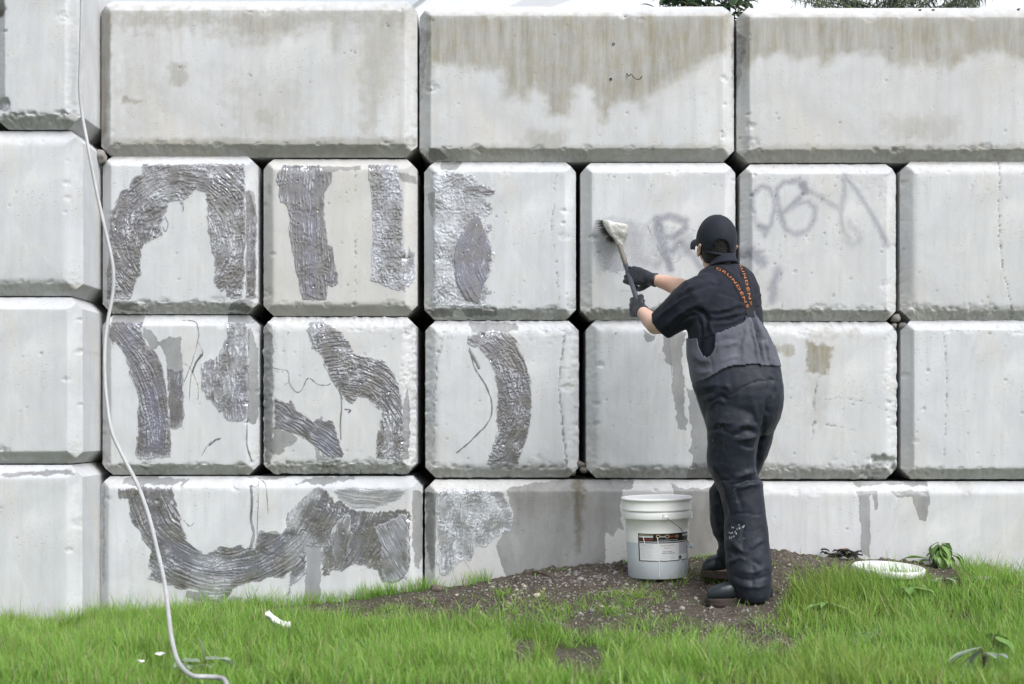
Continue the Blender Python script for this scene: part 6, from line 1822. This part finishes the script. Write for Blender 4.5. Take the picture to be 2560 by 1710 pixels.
def weed(name, label, loc, leaves, mat, stem_h=.02, cat='weed', group=None):
    """leaves: (azimuth, length, width, pitch, droop, base height)"""
    root = empty(name, loc); tag(root, label, cat, group)
    ms = MB()
    for az, L, w, pit, dr, bh, *r in leaves:
        v, f = leaf_sheet(L, w, dr, .25, r[0] if r else 0, 9, .12)
        v = roty(v, -pit); v = rotz(v, az); base = np.array([.012 * math.cos(az), .012 * math.sin(az), bh]); v = v + base
        mesh_obj('leaf', v, f, mat, root, True)
        ms.tube([(0, 0, -.01), (base * [.4, .4, .8]), base], [.0028, .0022, .0016], 6)
    ms.build('stem', M_STEM, root)
    return root
g = np.random.default_rng(11)
def gloc(px, py, s0=.5, dz=0):
    x, s, z = on_ground(px, py, s0); return (x, -s, z + dz)
lv = []
for k in range(42):
    az = g.uniform(0, 6.28); lv.append((az, g.uniform(.05, .095), g.uniform(.013, .021), g.uniform(.3, 1.25), g.uniform(.6, 1.5), g.uniform(.03, .11)))
lv += [(math.pi * .98, .16, .028, .05, .3, .02), (math.pi * 1.06, .11, .022, .15, .4, .02), (0.1, .13, .024, .3, 1.3, .05), (-.2, .14, .022, .25, 1.4, .06)]
weed('leafy_weed', 'bushy green leafy weed against the wall behind the white lid', gloc(2352, 1420, .25, .01), lv, M_LEAF)
weed('small_weed', 'tiny bright green weed at the wall foot left of the bucket', gloc(1418, 1424, .1), [(a, .05 + .012 * (k % 3), .010, .35 + .2 * (k % 2), .7, .006) for k, a in enumerate(np.linspace(0, 5.6, 8))], M_LEAF)
weed('pale_weed', 'pale long leaved weed at the lower right of the lawn', gloc(2460, 1690, 1.9, .03), [(2.5, .15, .018, .95, .5, .06), (2.9, .13, .015, .7, .4, .07), (3.4, .14, .014, .5, .3, .07), (2.0, .12, .016, .9, .6, .06), (1.2, .10, .014, 1.0, .7, .05), (.2, .11, .012, .8, .9, .05), (5.4, .09, .026, .1, .4, .04), (4.9, .08, .02, .2, .4, .05)], M_LEAFP)
weed('round_leaf_weed', 'yellow green round leaved weed beside the pale long leaved weed', gloc(2480, 1662, 1.8, .05), [(.9, .10, .045, .9, .5, .06), (-.6, .085, .036, .7, .5, .05)], M_LEAF)
weed('dock_weed', 'broad leaved weed in the tussock below and left of the lid', gloc(2072, 1540, .9, .03), [(2.5, .15, .02, .9, .5, .02), (3.6, .13, .022, .3, .6, .02), (4.3, .12, .02, .1, .5, .02), (5.8, .12, .018, .5, .7, .02), (1.0, .12, .016, .9, .4, .02), (3.0, .12, .014, 1.1, .3, .02)], M_LEAF)
weed('dandelion', 'weed with wide leaves in the grass below the right end of the lid', gloc(2268, 1500, .9, .03), [(.6, .11, .034, .5, .6, .02, 3), (-.3, .13, .034, .3, .7, .02, 3), (2.7, .12, .024, .6, .6, .02, 3), (2.2, .14, .016, .9, .3, .02), (4.6, .1, .026, .2, .6, .02, 3)], M_LEAF)
weed('bluish_weed', 'small bluish weed low in the grass below the tussock', gloc(2175, 1602, 1.3, .02), [(a + g.uniform(-.3, .3), g.uniform(.035, .06), .011, g.uniform(.2, .9), .6, g.uniform(.0, .03)) for a in np.linspace(0, 5.5, 11)], M_LEAFP)
weed('ivy_sprig', 'pale lobed leaves beside the end of the cable in the grass', gloc(505, 1696, 1.9, .035), [(.35, .12, .044, .35, .5, .03, 3), (.05, .10, .038, .25, .5, .03, 3), (3.0, .08, .040, .15, .5, .02, 3), (3.7, .10, .046, .0, .5, .0, 3), (4.4, .08, .036, .0, .4, .0, 3), (5.4, .06, .03, .1, .4, .01, 3)], M_LEAFP, cat='sprig')
mb = MB(); p0 = np.array(gloc(516, 1690, 1.9, .03)); mb.tube([p0, p0 + [-.012, 0, .06], p0 + [-.022, 0, .10]], [.003, .003, .002], 6); tag(mb.build('twig', plain('twig_bark', (.16, .16, .14), .8), loc=(0, 0, 0)), 'short grey twig standing among the pale lobed leaves', 'twig')
for k in range(5):
    x = 2300 + k * 55 + g.uniform(-15, 15)
    weed('seedling', ['first', 'second', 'third', 'fourth', 'fifth'][k] + ' small seedling counted from the white lid rightwards in the grass', gloc(x, 1470 + g.uniform(-15, 30), .8, .02), [(a, .05 + .02 * g.random(), .010, .4, .6, .01) for a in g.uniform(0, 6.28, 5)], M_LEAFP if k % 2 else M_LEAF, group='weed seedlings right of the lid')

# ---- litter and debris
M_PAPER = plain('torn_cup_paper', (.62, .63, .64), .6, .2, 50, var=.05)
M_BLACKP = plain('black_print', (.02, .02, .025), .6)
def cup():
    x, s, z = on_ground(695, 1600, 1.6); root = empty('torn_paper_cup', (x, -s, z + .075)); tag(root, 'torn white paper scrap with black flecks lying in the grass', 'litter')
    k = (D - s) / F
    prof = [(-30, -24, -12), (-22, -27, -2), (-10, -16, 8), (2, -7, 15), (14, -1, 22), (20, 0, 24), (23, 2, 25), (26, -1, 24), (32, 0, 23)]
    A = []
    for dx, y0, y1 in prof:
        for t in np.linspace(0, 1, 7):
            yy = y0 + (y1 - y0) * t
            A.append((dx * k, -.02 * math.sin(math.pi * t) + .004 * math.sin(dx), -yy * k))
    V = np.array(A); V = V + .0025 * np.stack([noise3(V * 60, 1), noise3(V * 60, 2), noise3(V * 60, 3)], 1)
    f = grid_faces(9, 7)
    V2, f2 = inner_shell(V, f, np.tile([0, 1.0, 0], (len(V), 1)), -.0015)
    mesh_obj('paper', V2, f2, M_PAPER, root, False)
    mp = MB()
    for a, b in [(-21, -13), (-15, -13), (-4, 0), (-6, 4), (0, 4), (-18, -16), (8, 8), (12, 14)]:
        c = np.array([a * k, -.0235, -b * k - .006]); w = .0028
        mp.add([c + [-w, 0, -w], c + [w, 0, -w * .4], c + [0, 0, w]], [[0, 1, 2]])
    o = mp.build('printed_flecks', M_BLACKP, root, smooth=False); o['kind'] = 'stuff'
cup()
def scrap(px, py, sz, label, seed):
    x, s, z = on_ground(px, py, 1.9); g = np.random.default_rng(seed)
    n = 7; u, v = np.meshgrid(np.linspace(-1, 1, n), np.linspace(-1, 1, n))
    V = np.stack([u * sz, v * sz * .5, .4 * sz * noise3(np.stack([u * 1.3, v * 1.3, 0 * u + seed], -1).reshape(-1, 3), seed).reshape(n, n)], -1).reshape(-1, 3)
    V2, f2 = inner_shell(V, grid_faces(n, n), np.tile([0, 0, 1.0], (len(V), 1)), .001)
    tag(mesh_obj('paper_scrap', V2, f2, M_PAPER, None, False, None, (x, -s, z + .07)), label, 'litter')
scrap(352, 1702, .012, 'smaller white paper scrap at the bottom edge in the grass left of the cable end', 3)
scrap(402, 1684, .019, 'crumpled white paper scrap in the grass just left of the cable end', 5)
# charred heap of bark by the wall, clod of earth, stick
M_CHAR = plain('charred_bark', (.030, .028, .027), .9, .8, 60)
M_RUST = plain('rusty_strip', (.36, .13, .06), .7)
root = empty('debris_heap', gloc(2118, 1400, .12, .012)); root.scale = (1.0, 1.0, 1.2); tag(root, 'small dark heap of burnt bark and leaves at the wall behind the lid', 'debris')
for k in range(44):
    m_ = MB(); a = g.uniform(-.35, .35) + (0 if k % 3 else 2.6); L = g.uniform(.02, .055); c = np.array([g.normal(0, .04), g.normal(0, .02), abs(g.normal(.010, .010))])
    d = np.array([math.cos(a), math.sin(a) * .5, g.uniform(-.25, .25)])
    sd_ = np.cross(d, [0, 0, 1]); sd_ /= np.linalg.norm(sd_); w = g.uniform(.006, .013)
    V = []
    for t in np.linspace(-.5, .5, 5):
        cc = c + d * L * t + [0, 0, .02 * (.25 - t * t)]
        V += [cc - sd_ * w * (1 - abs(t)), cc + [0, 0, .004], cc + sd_ * w * (1 - abs(t)), cc - [0, 0, .003]]
    V = np.array(V); f = [[i * 4 + j, i * 4 + (j + 1) % 4, i * 4 + 4 + (j + 1) % 4, i * 4 + 4 + j] for i in range(4) for j in range(4)] + [[3, 2, 1, 0], [16, 17, 18, 19]]
    m_.add(V, f); m_.build('bark_piece', M_RUST if k in (7,) else M_CHAR, root)
def clod(px, py, r, label, seed, s0=.1, mat=None):
    v, f = stone_verts(ICO3, r, .75, seed, .35); v = v + .12 * r * np.stack([noise3(v / r * 5, 1), noise3(v / r * 5, 2), noise3(v / r * 5, 3)], 1)
    v[:, 2] += r * .35
    tag(mesh_obj('earth_clod', v, f, mat or M_SOIL2, None, True, None, gloc(px, py, s0)), label, 'clod')
M_SOIL2 = plain('dry_clod', (.12, .10, .078), .95, .9, 60, var=.3)
clod(2466, 1420, .042, 'large brown earth clod at the wall foot right of the leafy weed', 5)
clod(1090, 1478, .030, 'dark earth clod below the joint of the long bottom blocks', 6)
clod(2080, 1394, .022, 'grey earth clod at the wall left of the dark debris heap', 7)
mb = MB(); a = np.array(gloc(1332, 1436, .15, .012)); b = np.array(gloc(1372, 1444, .16, .008)); mb.tube([a, a * .5 + b * .5 + [0, 0, .003], b], [.005, .0045, .003], 7)
tag(mb.build('stick', plain('dark_stick', (.05, .033, .022), .8)), 'short dark stick on the gravel left of the bucket', 'stick')
mb = MB(); a = np.array(P(2195, 1450, .62)); b = np.array(gloc(2235, 1545, 1.0, .03)); mb.tube([a, a * .5 + b * .5, b], [.0014, .0018, .002], 6)
tag(mb.build('straw', plain('dry_straw', (.45, .38, .2), .7)), 'long dry straw stalk leaning in the tussock below the lid', 'straw')
mb = MB(); a = np.array(gloc(2168, 1442, .55, .05)); b = np.array(gloc(2222, 1550, 1.05, .02)); mb.tube([a, b], [.0012, .0018], 6)
tag(mb.build('straw', bpy.data.materials['dry_straw']), 'dry straw stalk left of the longest straw stalk', 'straw')
# rubble wedged in the joints
stone(0, 0, .034, .62, 'grey rubble lump wedged beside the cable under the long top block', sub=ICO3, seed=51, flat=.95, rough=.3, at=(wx(248), .02, wz(398)))
for k, (px, py, r_, y) in enumerate([(2246, 800, .022, .05), (2262, 815, .018, .06), (2240, 818, .016, .04), (2238, 838, .014, .05)]):
    stone(0, 0, r_, .45, ['topmost', 'rightmost', 'left', 'lowest'][k] + ' small rubble stone wedged in the joint right of the olive stained block', 'rubble in the joint', sub=ICO2, seed=60 + k, flat=.85, rough=.35, at=(wx(px), y, wz(py)))
for k, (px, py, r_) in enumerate([(1448, 1168, .030), (1462, 1180, .024), (1432, 1186, .02)]):
    stone(0, 0, r_, .18, ['middle', 'right', 'left'][k] + ' dark rubble crumb packed in the joint above the soaked long block', 'dark rubble crumbs in the joint', sub=ICO2, seed=70 + k, flat=.7, rough=.4, at=(wx(px), .06, wz(py)))
for k, (px, py) in enumerate([(2305, 22), (2338, 22), (2552, 20)]):
    stone(0, 0, .010, .15, ['left', 'middle', 'right'][k] + ' brown crumb on top of the long block with the scalloped damp band', 'crumbs on the top block', sub=ICO1, seed=80 + k, flat=.5, rough=.3, at=(wx(px), .035, wz(py)))
# wire stub in the top block, plug holes
mb = MB(); pts = [P(1567, 183, .0), P(1572, 190, .012), P(1578, 186, .03), P(1584, 193, .022), P(1592, 198, .03), P(1600, 197, .035), P(1605, 190, .04)]
mb.tube(spline([q_[:] for q_ in pts], 5), .0022, 6)
tag(mb.build('wire_stub', plain('rusty_wire', (.06, .05, .045), .7)), 'thin bent wire stub sticking out of the middle long top block', 'wire')
for px, py in ((1534, 110), (1527, 198)):
    m_ = MB(); c = np.array([wx(px), BL['B'].surf(np.array([float(px)]), np.array([float(py)]))[0], wz(py)]); b0 = BL['B'].obj
    m_.lathe([(0, 0), (.004, 0), (.006, .002), (.0065, .003)], seg=14)
    v = np.vstack(m_.v)[:, [0, 2, 1]] * [1, -1, 1]
    mesh_obj('plug_hole', v + c - np.array(b0.location), m_.f, bpy.data.materials['charred_bark'], b0)

# ================================================================ what shows above the wall
zt = wz(12)
yt = 1.0
tm = MB(); tm.box((0, 31.5, zt - .35), (60, 31, .25)); tag(tm.build('upper_ground', plain('upper_gravel', (.20, .19, .17), .95, .5, 20), smooth=False), kind='structure')
def shrub(name, label, n, xr, yr, zr, L, W, mat, stem_n, cat='shrub', group=None, droop=.8, up=.4):
    """leafy shrub: stems and many single leaves in one crown"""
    x0, x1 = xr; y0, y1 = yr; z0, z1 = zr
    root = empty(name, ((x0 + x1) / 2, (y0 + y1) / 2, z0)); tag(root, label, cat, group)
    O = np.array(root.location); g = np.random.default_rng(abs(hash(label)) % 1000 if False else len(label))
    st = MB(); tips = []
    for k in range(stem_n):
        b = np.array([g.uniform(x0 + .1 * (x1 - x0), x1 - .1 * (x1 - x0)), g.uniform(y0, y1), z0 - .03])
        t = np.array([g.uniform(x0, x1), g.uniform(y0, y1), g.uniform(z0 + .5 * (z1 - z0), z1)])
        m_ = (b + t) / 2 + g.normal(0, .03, 3)
        sp = spline([b, m_, t], 5); st.tube(sp - O, np.linspace(.005, .002, len(sp)), 5); tips.append(sp)
    st.build('stem', M_STEM, root)
    V, Fc = [], []; off = 0
    for k in range(n):
        sp = tips[g.integers(len(tips))]; b = sp[g.integers(1, len(sp))] + g.normal(0, .012, 3)
        v, f = leaf_sheet(L * g.uniform(.7, 1.2), W * g.uniform(.7, 1.2), droop * g.uniform(.3, 1.2), .3, 0, 5)
        v = rotz(roty(v, -g.uniform(-.6, 1.2) * up), g.uniform(0, 6.28)) + b - O
        V.append(v); Fc.append(f + off); off += len(v)
    o = mesh_obj('foliage', np.vstack(V), np.vstack(Fc), mat, root, True); o['kind'] = 'stuff'
    return root
shrub('laurel_shrub', 'glossy leafed shrub hanging over the gap between two top blocks', 420, (wx(1630), wx(1915)), (.10, .40), (zt - .03, zt + .30), .085, .018, M_LEAFD, 20)
shrub('rosemary_bush', 'fine leaved grey green bush on top of the right long block', 6500, (wx(2000), wx(2525)), (.12, .45), (zt - .03, zt + .16), .045, .0025, leaf_material('rosemary_leaf', (.06, .09, .06), (.14, .17, .12)), 60, 'bush', up=1.2)
# a few leaves of the laurel that dip into the gap
root = bpy.data.objects['laurel_shrub']
for k, (px, py, az, pit) in enumerate([(1838, 30, -1.9, -1.0), (1846, 22, -1.2, -1.1), (1832, 12, -2.3, -.6), (1852, 14, -.6, -.7), (1840, 18, -1.5, -.9), (1826, 6, -2.4, -.5), (1860, 6, -.5, -.5)]):
    v, f = leaf_sheet(.075, .016, .5, .3); v = rotz(roty(v, -pit), az)
    mesh_obj('leaf', v + np.array([wx(px), .10 + .02 * k % .1, wz(py) + .05]) - np.array(root.location), f, M_LEAFD, root)
# pale parked car behind the wall
M_CARB = plain('pale_car_paint', (.70, .73, .78), .25, var=.02, Coat_Weight=.8)
M_GLASS = plain('car_window', (.10, .13, .19), .08, var=.02, Specular_IOR_Level=1.0, Coat_Weight=1.0)
M_TYRE = plain('car_tyre', (.02, .02, .02), .8)
M_RIM = plain('car_rim', (.5, .5, .52), .35, Metallic=.8)
def car():
    Y0 = 2.6; x0 = (985 - 1280) / F * (D + Y0); L = 4.4
    z0 = zt - .10
    root = empty('parked_car', (x0 + L / 2, Y0 + .85, z0)); tag(root, 'pale silver car parked on the level ground behind the wall', 'car')
    prof = [(0, .35), (.02, .62), (.25, .80), (1.0, .92), (1.15, .95), (1.75, 1.38), (2.1, 1.46), (2.9, 1.45), (3.5, 1.30), (4.05, 1.02), (4.35, .95), (4.4, .60), (4.38, .33), (3.9, .26), (.5, .26)]
    R = []
    for y, k in ((-.84, .94), (-.87, 1.0), (.0, 1.02), (.87, 1.0), (.84, .94)):
        R.append([(a - L / 2 + (L / 2 - a) * .0, y * (1 - .16 * max(0, b - .95)), .3 + (b - .3) * k) for a, b in prof])
    mb = MB(); mb.loft([np.array(r) for r in R]); mb.build('body', M_CARB, root, smooth=False)
    for nm, pts in (('window', [(1.32, 1.0), (1.78, 1.33), (2.25, 1.40), (2.25, 1.0)]), ('window', [(2.33, 1.0), (2.33, 1.40), (2.88, 1.38), (3.3, 1.26), (3.62, 1.02)])):
        m_ = MB(); f = [(a - L / 2, -.87 * (1 - .16 * max(0, b - .95)) - .014, b) for a, b in pts]; bk = [(a, y + .01, z) for a, y, z in f]
        n = len(f); m_.add(f + bk, [list(range(n)), list(range(2 * n - 1, n - 1, -1))] + [[i, n + i, n + (i + 1) % n, (i + 1) % n] for i in range(n)]); m_.build(nm, M_GLASS, root, smooth=False)
    for xx in (.85, 3.45):
        for yy in (-.80, .80):
            m_ = MB(); m_.lathe([(.19, -.1), (.31, -.1), (.33, -.07), (.33, .07), (.31, .1), (.19, .1)], seg=28); v = np.vstack(m_.v)[:, [0, 2, 1]]
            w = mesh_obj('wheel', v + [xx - L / 2, yy, .33], m_.f, M_TYRE, root)
            m2 = MB(); m2.lathe([(0, -.06), (.19, -.09), (.19, .09), (0, .06)], seg=20); v = np.vstack(m2.v)[:, [0, 2, 1]]
            mesh_obj('rim', v + [xx - L / 2, yy, .33], m2.f, M_RIM, w)
car()
